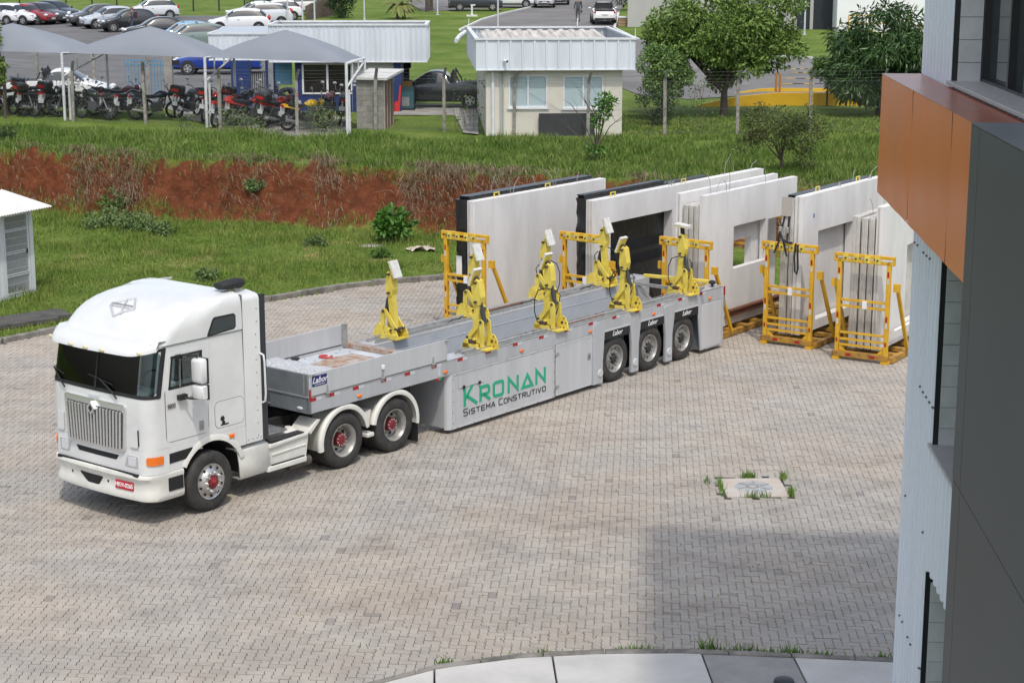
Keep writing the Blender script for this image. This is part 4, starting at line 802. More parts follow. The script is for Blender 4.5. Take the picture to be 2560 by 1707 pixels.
# deck load: tread plates, rolled sheet, cross beam, hook, bollard
MB().loft([[(s, y, 1.402+0.03*math.sin(s*4+y*2)**2*0.4) for s in np.linspace(3.82, 5.45, 20)] for y in np.linspace(0.2, 2.0, 14)], closed=False, cap=False).build('tread_sheet', RUSTP, T, smooth=60)
rl = MB().loft([[(3.00+0.84*(1-math.cos(t))/2, y, 1.41+0.24*math.sin(t)+0.014*math.sin(y*9+t*3)) for t in np.linspace(0, math.pi*0.95, 16)] for y in np.linspace(0.15, 2.15, 28)], closed=False, cap=False).build('rolled_sheet', mat('white speckled sheet', (0.56,0.60,0.66), 0.8, col2=(0.34,0.32,0.28), scale=28, bump=0.8, bscale=45), T, smooth=60)
cb = box(5.72, 5.90, 0.08, 2.44, 1.405, 1.50).build('cross_beam', RUSTP, T, bevel=0.008)
for i in range(22): box(5.73, 5.89, 0.14+i*0.104, 0.17+i*0.104, 1.50, 1.506).build('tread_bar', GALV, cb)
MB().revolve([(0.0,0.11),(0.08,0.11),(0.085,0.09),(0.055,0.075),(0.055,0.04),(0.085,0.02),(0.085,0.0)], (4.15,2.22,1.40), 'z', 20).build('bollard', BLACK, T, smooth=40)
MB().tube([(4.86+0.10*math.cos(t), 2.12+0.13*math.sin(t), 1.425) for t in np.linspace(0.4, 5.9, 16)], 0.02, 6).build('red_shackle', mat('red shackle', (0.55,0.06,0.06), 0.5), T, smooth=60)
for i in range(6):
    for j in range(3): MB().cyl((4.3+i*0.24,2.10+j*0.13,1.40), (4.3+i*0.24,2.10+j*0.13,1.409), 0.02, n=8).build('deck_bolt', GALV, T) if (i+j) % 2 else None
# box walls of the well
def wall_parts(far):
    f = (lambda y: y) if not far else (lambda y: 2.5-y)
    def B(n_, s0, s1, y0, y1, z0, z1, m, **k): a_, b_ = sorted((f(y0), f(y1))); return box(s0, s1, a_, b_, z0, z1).build(n_, m, T, **k)
    def Pz(n_, poly, y0, y1, m, **k): a_, b_ = sorted((f(y0), f(y1))); return MB().prism(poly, 'y', a_, b_).build(n_, m, T, **k)
    B('wall_top', 5.97, 15.66, 0.06, 0.45, 1.38, 1.425, GREY); B('inner_wall', 5.99, 15.66, 0.41, 0.45, 0.10, 1.38, GREYI)
    B('inner_ridge', 6.0, 15.64, 0.45, 0.458, 1.20, 1.207, WHR)
    sp = B('side_panel', 6.06, 9.275, 0.004, 0.40, 0.085, 1.163, GREYP)
    a_ = MB(); a_.loft([[(6.06-0.11*math.sin(t)*0+(-0.11)*math.sin(t), f(0.004+0.11*(1-math.cos(t))), z) for t in np.linspace(0, math.pi/2, 7)] for z in (0.085, 1.163)], closed=False, cap=False); a_.build('rounded_corner', mat('pale corner trim', (0.50,0.51,0.51), 0.45), T, smooth=60)
    B('well_front', 5.95, 5.985, 0.11, 1.25, 0.12, 1.30, GREY)
    B('box_door', 9.31, 10.56, 0.0, 0.40, 0.10, 1.16, GREYP, bevel=0.004); B('door_seam', 9.276, 9.309, 0.012, 0.2, 0.09, 1.16, SEAM)
    TR = mat('pale aluminium trim', (0.52,0.525,0.53), 0.42)
    for (s0, s1, z0, z1) in ((6.07,9.26,1.135,1.160),(6.07,9.26,0.09,0.125),(6.07,6.095,0.125,1.135),(9.235,9.26,0.125,1.135),(9.315,10.55,1.135,1.155),(9.315,10.55,0.105,0.125),(9.315,9.34,0.125,1.135),(10.525,10.55,0.125,1.135)): B('frame_strip', s0, s1, -0.006, 0.002, z0, z1, TR)
    if not far:
        ha = B('service_hatch', 6.245, 6.99, -0.008, 0.002, 0.865, 1.105, GREYP, bevel=0.003)
        for (s0, s1, z0, z1) in ((6.24,6.995,1.098,1.108),(6.24,6.995,0.86,0.87),(6.24,6.25,0.87,1.098),(6.985,6.995,0.87,1.098)): box(s0, s1, -0.012, -0.006, z0, z1).build('hatch_edge', TR, ha)
        for s in (6.39, 6.86): box(s-0.03, s+0.03, -0.03, -0.006, 0.83, 0.89).build('hatch_latch', BLACK, ha, bevel=0.006)
        for z in (0.30, 0.98): MB().prism([(9.27,z-0.03),(9.33,z-0.03),(9.42,z),(9.33,z+0.03),(9.27,z+0.03)], 'y', -0.022, -0.002).build('door_hinge', GALV, T)
        box(10.40, 10.50, -0.014, 0.0, 0.66, 0.80).build('door_lock', GALV, T, bevel=0.008)
        tr = box(10.425, 10.475, -0.02, -0.012, 0.70, 0.76).build('lock_paddle', SEAM, T)
        rv = MB()
        for s in np.linspace(6.2, 9.2, 7):
            for z in (1.147, 0.108): rv.cyl((s,-0.011,z), (s,-0.005,z), 0.010, n=6)
        for z in np.linspace(0.2, 1.05, 5): rv.cyl((6.083,-0.011,z), (6.083,-0.005,z), 0.010, n=6); rv.cyl((9.247,-0.011,z), (9.247,-0.005,z), 0.010, n=6)
        tag(rv.build('rivet_row', SEAM, T), kind='stuff')
    ps = [[(10.575,1.30),(10.62,1.365),(10.80,1.375),(10.99,1.16),(10.99,1.10),(10.94,0.55),(10.94,0.07),(10.575,0.085)],
          [(11.93,1.32),(11.98,1.37),(12.30,1.365),(12.33,1.16),(12.32,1.05),(12.265,0.70),(12.265,0.088),(11.995,0.095),(12.0,0.72),(11.94,1.12)],
          [(13.24,1.31),(13.29,1.36),(13.62,1.355),(13.65,1.16),(13.64,1.02),(13.575,0.70),(13.575,0.082),(13.312,0.088),(13.312,0.72),(13.25,1.12)],
          [(14.62,1.163),(15.0,1.163),(15.0,0.09),(14.765,0.088)]]
    for i, q in enumerate(ps): Pz('wheel_post', q, -0.014 if i < 3 else 0.0, 0.05 if i < 3 else 0.04, GREY, bevel=0.006)
    B('rear_box', 14.99, 15.65, 0.002, 0.40, 0.085, 1.163, GREY); B('rear_door', 14.79, 15.58, -0.01, 0.004, 0.115, 1.14, GREYP, bevel=0.006); B('rear_box_end', 14.80, 14.99, 0.05, 0.40, 0.09, 1.163, GREYD)
    B('rear_post', 15.652, 15.70, -0.006, 0.45, 0.085, 1.45, GREY, bevel=0.006)
    for s0, s1 in ((10.992,11.928),(12.335,13.238),(13.66,14.63)):
        fl = B('wheel_flap', s0, s1, -0.002, 0.012, 0.965, 1.145, mat('black flap rubber', (0.016,0.017,0.019), 0.55)); B('flap_strip', s0, s1, -0.008, 0.004, 1.147, 1.182, TR)
        if not far: text_mesh('flap_lettering', 'Labor', 0.15, PWHITE, fl, ((s0+s1)/2, -0.0045, 1.065), (R(90),0,0), shear=0.42, bold=0.0005)
        B('wheel_bay', s0-0.05, s1+0.08, 0.34, 0.405, 0.10, 1.16, DARK); B('bay_roof', s0-0.05, s1+0.08, 0.06, 0.40, 1.10, 1.162, DARK)
    if not far:
        for s in (10.845, 12.135, 13.45):
            g = MB().revolve([(0.05,-0.035),(0.075,-0.035),(0.09,-0.02),(0.09,-0.012)], (s,0.0,0.30), 'y', 24).build('gauge_ring', TR, T, smooth=40); MB().cyl((s,-0.032,0.30), (s,-0.01,0.30), 0.05, n=20).build('gauge_face', mat('blue grey gauge', (0.05,0.10,0.16), 0.35), g)
    for x in (11.4345, 12.742, 14.05): wheel(T, 'trailer', x, f(0.035), bool(far), z=0.5)
    for x in (11.4345, 12.742, 14.05):
        if not far: MB().cyl((x,0.026,0.5), (x,0.034,0.5), 0.045, n=16).build('hub_cap', mat('blue hub badge', (0.03,0.09,0.24), 0.35), T)
    # rails and pipes on the wall top
    for y, h in ((0.10,0.05),(0.34,0.055)): B('slide_rail', 6.56 if not far else 6.3, 14.9 if not far else 15.25, y-0.012, y+0.012, 1.426, 1.43+h, GALV); B('rail_foot', 6.56 if not far else 6.3, 14.9 if not far else 15.25, y-0.04, y+0.04, 1.4255, 1.437, GALV)
    MB().cyl((6.6,f(0.22 if not far else 0.05),1.47), (15.2,f(0.22 if not far else 0.05),1.47), 0.030, n=10).build('clamp_pipe', GALV, T, smooth=60)
    MB().cyl((9.9,f(0.16),1.475), (11.2,f(0.16),1.475), 0.022, n=8).build('rusty_bar', mat('rusty bar', (0.22,0.11,0.07), 0.8, var=0.4, scale=10), T)
    hs = MB()
    for s0 in (8.6, 11.0, 13.2): hs.tube([(s0+0.07*k, f(0.24+0.05*math.sin(k*1.7)), 1.465+0.025*abs(math.sin(k*1.1))) for k in range(9)], 0.012, 5)
    tag(hs.build('loose_hose', BLACK, T, smooth=60), kind='stuff')
for far in (0, 1): wall_parts(far)
MB().cyl((15.52,0.20,1.43), (15.52,0.20,1.50), 0.03, n=10).build('knob_stem', BLACK, T); MB().sphere((15.52,0.20,1.53), 0.085, 14, 8, (1,1,0.6)).build('rear_knob', BLACK, T, smooth=60)
for p, q in (((15.1,0.47,1.36),(15.1,2.03,1.36)), ((15.12,2.03,1.34),(15.12,1.3,0.75)), ((15.12,0.47,1.34),(15.12,1.2,0.75))): MB().beam(p, q, 0.07, 0.07).build('rear_brace', GALV, T)
box(15.70, 15.74, -0.01, 0.05, 0.95, 1.40).build('tail_lamp_bracket', GREYD, T); box(15.68, 15.735, -0.02, 0.0, 1.24, 1.44).build('tail_lamp', REDR, T); box(15.70, 15.76, 0.04, 0.30, 1.10, 1.25).build('rear_buffer', GALV, T)
box(15.70, 15.76, 0.05, 0.4, 0.20, 0.28).build('rear_bumper', GREYD, T)
# landing gear under the gooseneck
mb = MB(); mb.b(5.3, 5.44, 0.5, 0.64, 0.28, 1.2); mb.b(5.3, 5.44, 1.86, 2.0, 0.28, 1.2); mb.b(5.33, 5.41, 0.6, 1.9, 0.62, 0.72); mb.build('landing_gear', CHAS, T)
# reflective strips, side markers
rs = [2.385, 2.80, 3.335, 3.965, 4.60, 5.34] ; rs = [2.36, 2.83, 3.40, 4.07, 4.72] + [5.48+0.0] + [6.298+0.8419*k for k in range(11)]
rm = box(-0.075, 0.075, -0.0035, 0.0, -0.03, 0.03).mesh('reflector_red', REDR); wm = box(0.076, 0.21, -0.003, 0.0, -0.03, 0.03).mesh('reflector_white', WHR)
for s in [2.36, 2.81, 3.43, 4.155, 4.80, 5.545] + [6.298+0.8419*k for k in range(11)]:
    link('reflector_red', rm, T, (s, -0.0005, 1.41)); link('reflector_white', wm, T, (s, -0.0005, 1.41))
box(2.262, 2.30, -0.010, -0.004, 1.44, 1.60).build('reflector_red', REDR, T); box(2.262, 2.30, -0.010, -0.004, 1.60, 1.80).build('reflector_white', WHR, T)
for s in (3.519, 5.86, 8.184, 10.49, 12.83, 15.1):
    MB().sphere((s,-0.01,1.25), 0.055, 14, 6, (1.25,0.35,0.6)).build('side_marker', AMBER, T, smooth=60)
box(5.66, 5.72, -0.006, 0.0, 1.20, 1.36).build('notice_sticker', WHR, T); box(5.58, 5.66, -0.02, 0.0, 1.13, 1.165).build('red_tag', REDR, T); box(5.66, 5.73, -0.02, 0.0, 1.13, 1.165).build('green_tag', mat('green tag', (0.03,0.28,0.12), 0.5), T)
# lettering on the side panel
GREEN = mat('green lettering', (0.012,0.36,0.19), 0.5); CHAR = mat('charcoal lettering', (0.035,0.038,0.042), 0.5)
def glyph(name, strokes, wd, m):
    mb = MB()
    for pts, cl in strokes: ribbon(mb, pts, wd, -0.0055, 0.003, cl)
    return mb.build(name, m, T)
W_ = 0.062; a_ = W_/2; zb, zt_ = 0.466, 0.782
glyph('letter_k', [([(6.40+a_,0.466),(6.40+a_,0.85)], 0), ([(6.46,0.62),(6.67,0.855)], 0), ([(6.50,0.66),(6.80,0.466)], 0)], W_, GREEN)
glyph('letter_r', [([(6.873+a_,zb),(6.873+a_,zt_-a_),(7.12,zt_-a_),(7.165,zt_-a_-0.04),(7.165,0.63),(7.12,0.60),(6.90,0.60)], 0), ([(7.0,0.60),(7.20,0.462)], 0)], W_, GREEN)
glyph('letter_o', [([(7.281+a_,zb+a_+0.03),(7.281+a_,zt_-a_-0.02),(7.33+a_,zt_-a_+0.005),(7.628-a_-0.03,zt_-a_+0.005),(7.628-a_,zt_-a_-0.03),(7.628-a_,zb+a_+0.02),(7.57,zb+a_-0.005),(7.281+a_+0.04,zb+a_-0.005)], 1)], W_, GREEN)
glyph('letter_n', [([(7.745+a_,zb),(7.745+a_,zt_-0.02),(8.092-a_,zb+0.03),(8.092-a_,zt_)], 0)], W_, GREEN)
glyph('letter_a', [([(8.215,zb+a_-0.005),(8.372,zt_-0.055),(8.528,zb+a_-0.005)], 1)], W_, GREEN)
glyph('letter_n', [([(8.635+a_,zb),(8.635+a_,zt_-0.02),(8.974-a_,zb+0.03),(8.974-a_,zt_)], 0)], W_, GREEN)
FONT = {'s': [[(1,1),(0.15,1),(0,0.85),(0,0.62),(0.15,0.52),(0.85,0.48),(1,0.38),(1,0.15),(0.85,0),(0,0)]], 'i': [[(0.5,0),(0.5,1)]], 't': [[(0,1),(1,1)],[(0.5,0),(0.5,0.97)]], 'e': [[(1,1),(0,1),(0,0),(1,0)],[(0.03,0.5),(0.9,0.5)]],
        'm': [[(0,0),(0,1),(0.5,0.35),(1,1),(1,0)]], 'a': [[(0,0),(0.42,1),(0.58,1),(1,0)],[(0.16,0.32),(0.84,0.32)]], 'c': [[(1,1),(0.15,1),(0,0.85),(0,0.15),(0.15,0),(1,0)]], 'o': [[(0.15,1),(0.85,1),(1,0.85),(1,0.15),(0.85,0),(0.15,0),(0,0.15),(0,0.85),(0.15,1)]],
        'n': [[(0,0),(0,1),(1,0),(1,1)]], 'r': [[(0,0),(0,1),(0.85,1),(1,0.88),(1,0.6),(0.85,0.48),(0.03,0.48)],[(0.5,0.48),(1,0)]], 'u': [[(0,1),(0,0.15),(0.15,0),(0.85,0),(1,0.15),(1,1)]], 'v': [[(0,1),(0.5,0),(1,1)]]}
def line_text(word, s0, s1, zb, h_cap, h_small):
    ws = [(0.15 if ch == 'i' else 1.0)*(1.12 if k == 0 else 1.0) for k, ch in enumerate(word)]; g = 0.42; tot = sum(ws)+g*(len(word)-1); u = (s1-s0)/tot; x = s0
    for k, ch in enumerate(word):
        h = h_cap if k == 0 else h_small; glyph('letter_'+ch, [([(x+p[0]*ws[k]*u, zb+p[1]*h) for p in st], 0) for st in FONT[ch]], 0.017, CHAR); x += (ws[k]+g)*u
line_text('sistema', 6.395, 7.345, 0.288, 0.125, 0.095); line_text('construtivo', 7.47, 8.968, 0.288, 0.118, 0.095)

# ------------------------------------------------------------------ hydraulic clamp arms standing on the side walls
YEL = mat('clamp yellow', (0.76,0.62,0.105), 0.45, col2=(0.62,0.47,0.07), scale=4, coat=0.1)
CYLM = mat('dark hydraulic grey', (0.045,0.05,0.055), 0.4); RUSTB = mat('rusty mechanism', (0.10,0.06,0.04), 0.8, var=0.4, scale=14)
PADW = mat('off white pad rubber', (0.66,0.65,0.61), 0.8, var=0.2, scale=9)
def arm_meshes(flat=False):
    out = {}
    m = MB(); m.beam((0,0.13,0.10), (0,0.04,1.06), 0.13, 0.14, up=(0,1,0)); m.prism([(-0.04,0.98),(0.11,0.98),(0.15,1.14),(0.12,1.48),(0.06,1.56),(-0.02,1.52),(-0.08,1.16)], 'x', -0.085, 0.085); out['clamp_arm'] = m.mesh('clamp_arm', YEL)
    m = MB(); m.b(-0.20,0.20,-0.36,0.36,0.0,0.03)
    for x in (-0.2, 0.13): m.prism([(0.36,0.02),(0.35,0.10),(0.30,0.20),(0.25,0.22),(0.2,0.18),(0.16,0.02)], 'x', x, x+0.03); m.b(x,x+0.07,-0.06,0.34,0.03,0.115)
    m.prism([(0.10,0.03),(0.10,0.22),(0.02,0.22),(0.02,0.03)], 'x', -0.17, 0.17); out['base'] = m.mesh('base', YEL)
    m = MB()
    for x in (-0.125, 0.095):
        m.prism([(0.22,0.20),(0.30,0.26),(-0.04,0.67),(-0.12,0.68),(-0.13,0.60)], 'x', x, x+0.03); m.prism([(-0.10,0.05),(-0.19,0.05),(-0.21,0.40),(-0.19,0.62),(-0.12,0.68),(-0.07,0.62)], 'x', x, x+0.03); m.prism([(-0.12,0.28),(0.24,0.22),(0.24,0.14),(-0.12,0.14)], 'x', x, x+0.03)
    out['bracket'] = m.mesh('bracket', YEL)
    m = MB()
    for x in (0.11,): m.prism([(-0.42,0.0),(-0.40,0.14),(-0.34,0.27),(-0.27,0.33),(-0.21,0.33),(-0.15,0.27),(-0.09,0.13),(-0.07,0.0)], 'x', x, x+0.025)
    out['fan_plate'] = m.mesh('fan_plate', YEL)
    m = MB()
    for (y, z) in [(-0.24+0.11*math.cos(k*1.047), 0.17+0.13*math.sin(k*1.047)) for k in range(6)] + [(-0.24,0.17)]:
        m.cyl((0.098,y,z), (0.11,y,z), 0.017 if (y, z) != (-0.24, 0.17) else 0.035, n=8)
    for (y, z) in ((0.12,0.20),(0.27,0.24),(-0.12,0.62),(0.045,1.05),(0.05,1.48)): m.cyl((-0.15,y,z), (0.15,y,z), 0.03, n=10)
    out['pivot_pin'] = m.mesh('pivot_pin', mat('dark pin steel', (0.10,0.09,0.08), 0.5, metal=0.6))
    m = MB(); m.b(-0.19,0.10,0.02,0.20,0.115,0.20); m.cyl((-0.12,0.10,0.17), (0.12,0.10,0.17), 0.05, n=10); out['mechanism'] = m.mesh('mechanism', RUSTB)
    m = MB(); m.cyl((0,-0.13,0.58), (0,-0.055,0.90), 0.052, n=14); m.cyl((0,-0.055,0.90), (0,-0.02,1.06), 0.032, n=12); out['hydraulic_cylinder'] = m.mesh('hydraulic_cylinder', CYLM, 40)
    c_ = Vector((0,0.14,1.57)); d = Vector((0,0.15,-0.36)).normalized(); nn = Vector((0,0.36,0.15)).normalized()
    if flat: c_ = Vector((0,0.06,1.74)); d = Vector((0,0.98,0.1)).normalized(); nn = Vector((0,-0.1,0.99)).normalized()
    m = MB(); m.beam(c_-d*0.19, c_+d*0.19, 0.24, 0.025, up=nn); out['pad_plate'] = m.mesh('pad_plate', YEL)
    m = MB(); m.beam(c_-d*0.19+nn*0.034, c_+d*0.19+nn*0.034, 0.25, 0.042, up=nn); m.beam(c_-d*0.205-nn*0.02, c_-d*0.205+nn*0.055, 0.25, 0.03, up=d); out['pad'] = m.mesh('pad', PADW)
    m = MB(); m.cyl((0,0.05,1.50), c_-nn*0.01, 0.055, n=14); out['bushing'] = m.mesh('bushing', BLACK, 40)
    m = MB(); m.tube([(-0.10,-0.10,0.95),(-0.16,0.02,1.0),(-0.18,0.24,0.92),(-0.19,0.34,0.70),(-0.20,0.33,0.42),(-0.20,0.26,0.22),(-0.20,0.16,0.14)], 0.013, 6); m.tube([(0.08,-0.10,0.9),(0.12,-0.17,0.8),(0.1,-0.13,0.5),(0.05,-0.05,0.25)], 0.012, 6); out['hose'] = m.mesh('hose', BLACK, 60)
    return out
AM = arm_meshes(); AMF = arm_meshes(True)
for k, (s, far) in enumerate([(7.20,0),(9.46,0),(12.10,0),(14.36,0),(6.86,1),(9.42,1),(11.88,1),(14.08,1)]):
    src = AMF if k == 3 else AM; o = link('clamp_arm', src['clamp_arm'], T, (s, 0.24 if not far else 2.26, 1.44), (0, 0, math.pi if far else 0))
    o.scale = (0.92, 0.86, 0.87)
    o['label'] = ['near row, closest to the truck','near row, second from the truck','near row, third from the truck','near row, flat pad, at the trailer tail','far row, closest to the truck','far row, second from the truck','far row, third from the truck','far row, at the trailer tail'][k] + ' yellow clamp arm'
    for nm, me in src.items():
        if nm == 'clamp_arm' or (nm == 'hose' and k in (0, 4, 5)): continue
        q = link(nm, me, o)
        if nm == 'pivot_pin': q['kind'] = 'stuff'
MB().beam((14.36,1.30,1.735), (14.62,-0.25,1.735), 0.09, 0.07).build('loose_bar', YEL, T, bevel=0.006)
# ------------------------------------------------------------------ yellow transport racks and precast panels
RYEL = mat('rack yellow', (0.70,0.41,0.022), 0.45, col2=(0.58,0.31,0.015), scale=3, coat=0.1)
RYELD = mat('scuffed rack yellow', (0.52,0.27,0.02), 0.6, col2=(0.20,0.12,0.05), scale=6)
PANEL = mat('precast concrete', (0.74,0.725,0.705), 0.85, var=0.16, scale=1.6, stretch=(1,1,0.3), bump=0.08, bscale=60)
PANELE = mat('panel edge concrete', (0.58,0.555,0.51), 0.9, var=0.30, scale=2.2, bump=0.25, bscale=25)
WRAP = mat('black plastic wrap', (0.016,0.017,0.020), 0.28, var=0.3, scale=5, bump=1.0, bscale=7)
WIRE = mat('grey wire', (0.30,0.29,0.28), 0.5)
PAPER = mat('white paper', (0.78,0.78,0.77), 0.7)
RK = dict(A=(-1.66,42.57,52.8), B=(1.17,42.47,52.8), C=(3.49,41.67,54), D=(5.81,41.04,55.5), E=(7.20,39.42,58))
W0, HT = 1.36, 2.43
def frame_of(k): x, y, a_ = RK[k]; return Vector((x, y, 0)), R(a_)
def rack(k, label, length, near_only=False):
    o0, a_ = frame_of(k); root = empty('panel_rack', o0, a_-math.pi/2, label, 'rack', 'yellow panel racks behind the trailer')
    # local x across the end frame, y along the panels (away from the camera)
    for end, y in ((0, 0.0), (1, length)):
        for x in (0.11, W0-0.11):
            MB().b(x-0.046, x+0.046, y-0.045, y+0.045, 0.06, HT-0.15).build('post', RYEL, root, bevel=0.008)
            if end == 0:
                for z, m_, h in ((1.95,REDR,0.12),(1.80,WHR,0.12),(0.95,REDR,0.12),(0.80,WHR,0.12),(0.40,REDR,0.09)): box(x-0.022, x+0.022, y-0.049, y-0.0455, z, z+h).build('reflector', m_, root)
        for z in (HT-0.06, HT-0.185): box(-0.02, W0+0.02, y-0.045, y+0.045, z-0.035, z+0.035).build('top_rail', RYEL, root, bevel=0.006)
        for x in (0.0, W0): box(x-0.02, x+0.02, y-0.044, y+0.044, HT-0.152, HT-0.093).build('rail_end', RYEL, root)
        for z in (1.36, 1.22): box(0.165, W0-0.165, y-0.03, y+0.03, z-0.025, z+0.025).build('mid_rail', RYEL, root)
        if end == 0:
            for i, x in enumerate((0.26, 0.50, 0.76, 1.0)):
                c_ = MB().b(x-0.06, x+0.06, y-0.075, y-0.046, HT-0.20, HT-0.045).build('clamp_plate', YEL, root); MB().cyl((x,y-0.10,HT-0.12), (x,y-0.075,HT-0.12), 0.022, n=8).build('clamp_bolt', RUSTB, c_)
            box(W0/2-0.0, W0/2+0.10, y-0.06, y-0.03, 1.20, 1.37).build('rack_label', PAPER, root)
            for z in (0.62, 0.47, 0.34): box(0.165, W0-0.165, y-0.03, y+0.03, z-0.022, z+0.022).build('low_rail', RYEL, root)
            f = box(0.05, W0-0.05, y-0.06, y+0.04, 0.07, 0.20).build('foot_beam', RYELD, root, bevel=0.006)
            for x in (0.34, W0-0.46): box(x, x+0.12, y-0.064, y-0.06, 0.10, 0.16).build('reflector', REDR, f)
            for x, sg in ((0.11,1),(W0-0.11,-1)): MB().prism([(x+sg*0.055,0.21),(x+sg*0.20,0.20),(x+sg*0.055,0.36)], 'y', y-0.02, y+0.02).build('gusset', RYEL, root); box(x-0.08, x+0.08, y-0.09, y+0.08, 0.0, 0.06).build('foot', RYEL, root)
            box(W0-0.02, W0+0.12, y+0.05, y+0.14, 1.62, 1.80).build('brace_lug', RYEL, root); box(-0.10, 0.05, y+0.05, y+0.14, 1.62, 1.80).build('brace_lug', RYEL, root)
            for x in (W0+0.06, -0.02): MB().beam((x,y+0.10,1.72), (x,y+0.95,0.14), 0.07, 0.07).build('brace', RYEL, root)
    for x in (0.02, W0-0.02): box(x-0.06, x+0.06, 0.05, length-0.05, 0.02, 0.14).build('base_rail', RYELD, root)
    n = int(length/0.62)
    for i in range(1, n): box(0.08, W0-0.08, i*length/n-0.09, i*length/n+0.09, 0.035, 0.115).build('base_slat', RYELD, root)
    return root
rack('A', 'yellow rack holding the leftmost wrapped panel', 5.2); rack('B', 'yellow rack holding the panel with the large black doorway', 7.4); rack('C', 'yellow rack half hidden behind the trailer tail', 5.4)
rack('D', 'yellow rack with black ratchet straps hanging on it', 5.2); rack('E', 'yellow rack closest to the office wall, four slabs in it', 4.6)
def panel(name, k, x0, x1, y0, y1, z0, z1, label, holes=(), grooves=(), m=PANEL, notch=None):
    """upright slab with rectangular openings: built from strips round the openings"""
    o0, a_ = frame_of(k); root = empty(name, o0 + Vector((math.cos(a_)*y0, math.sin(a_)*y0, 0)), a_-math.pi/2, label, 'concrete wall', 'precast walls in the racks')
    ys = sorted(set([y0, y1] + [h[i] for h in holes for i in (0, 1)])); zs = sorted(set([z0, z1] + [h[i] for h in holes for i in (2, 3)]))
    if not holes: box(x0, x1, 0, y1-y0, z0, z1).build('slab', m, root, bevel=0.008)
    else:
        bm = bmesh.new(); vmap = {}
        def V(x, y, z):
            key = (round(x,4), round(y,4), round(z,4))
            if key not in vmap: vmap[key] = bm.verts.new((x, y-y0, z))
            return vmap[key]
        inside = lambda y, z: any(h[0] < y < h[1] and h[2] < z < h[3] for h in holes)
        def q(*p):
            try: bm.faces.new([V(*v) for v in p])
            except ValueError: pass
        for ya, yb in zip(ys[:-1], ys[1:]):
            for za, zb in zip(zs[:-1], zs[1:]):
                if inside((ya+yb)/2, (za+zb)/2): continue
                q((x1,ya,za),(x1,yb,za),(x1,yb,zb),(x1,ya,zb)); q((x0,ya,zb),(x0,yb,zb),(x0,yb,za),(x0,ya,za))
                if za == z0 or inside((ya+yb)/2, za-0.001): q((x0,ya,za),(x0,yb,za),(x1,yb,za),(x1,ya,za))
                if zb == z1 or inside((ya+yb)/2, zb+0.001): q((x0,ya,zb),(x1,ya,zb),(x1,yb,zb),(x0,yb,zb))
                if ya == y0 or inside(ya-0.001, (za+zb)/2): q((x0,ya,za),(x1,ya,za),(x1,ya,zb),(x0,ya,zb))
                if yb == y1 or inside(yb+0.001, (za+zb)/2): q((x0,yb,zb),(x1,yb,zb),(x1,yb,za),(x0,yb,za))
        bmesh.ops.recalc_face_normals(bm, faces=bm.faces); me = bpy.data.meshes.new('slab'); bm.to_mesh(me); bm.free(); me.materials.append(m); link('slab', me, root)
    for gx in grooves:   # grey ribs on the short end of the slab
        box(gx-0.018, gx+0.018, -0.014, 0.0, z0+0.02, z1-0.02).build('edge_rib', PANELE, root)
    return root
def loops(root, pts, n=3):
    for (x, y, z) in pts:
        MB().tube([(x,y,z-0.05),(x,y+0.02,z+0.06),(x,y+0.07,z+0.10),(x,y+0.12,z+0.06),(x,y+0.14,z-0.05)], 0.010, 5).build('lifting_loop', WIRE, root, smooth=60)
def rebar(root, x, y0, y1, z, k=6, seed=1):
    r_ = random.Random(seed); 
    for i in range(max(3, k-3)):
        y = y0+(y1-y0)*r_.random(); mb = MB(); dx, dy, h = r_.uniform(-0.15,0.15), r_.uniform(-0.35,0.35), r_.uniform(0.2,0.55)
        mb.tube([(x,y,z-0.03),(x+dx*0.3,y+dy*0.25,z+h*0.55),(x+dx,y+dy,z+h)], 0.007, 5); mb.build('rebar_end', WIRE, root, smooth=60)
def yhook(root, x, y, z):
    mb = MB(); mb.b(x-0.05, x-0.03, y, y+0.03, z, z+0.09); mb.b(x-0.05, x-0.03, y+0.19, y+0.22, z, z+0.09); mb.b(x-0.05, x-0.03, y, y+0.22, z+0.09, z+0.115); mb.build('yellow_hook', YEL, root)
def wrap(root, x0, x1, y0, y1, z0, z1, seed=0):
    r_ = random.Random(seed); mb = MB(); rows = []
    for z in np.linspace(z0, z1, 26):
        j = lambda a_: r_.uniform(-a_, a_); rows.append([(x0+j(0.02),y0+j(0.03),z),(x0+(x1-x0)*0.5+j(0.02),y0-0.03+j(0.02),z),(x1-0.005,y0+j(0.01),z),(x1-0.005,y1,z),(x0+j(0.02),y1,z)])
    mb.loft(rows); return mb.build('plastic_wrap', WRAP, root, smooth=70)
# rack A: one wide panel wrapped behind
p = panel('precast_wall', 'A', 0.55, 0.76, 0.25, 5.8, 0.16, 3.13, 'plain pale concrete panel on the left, black wrap behind it', grooves=(0.62,))
wrap(p, 0.26, 0.548, -0.05, 5.4, 0.15, 3.15, 1); yhook(p, 0.70, 0.9, 3.13); yhook(p, 0.70, 3.0, 3.13); rebar(p, 0.62, 0.5, 5.2, 3.13, 8, 3); rebar(p, 0.35, 0.2, 4.0, 3.14, 5, 13)
box(0.30, 0.46, -0.11, -0.09, 1.35, 1.80).build('shipping_paper', PAPER, p)
wr = wrap(p, 0.24, 0.56, 0.1, 5.2, 3.12, 3.22, 5)
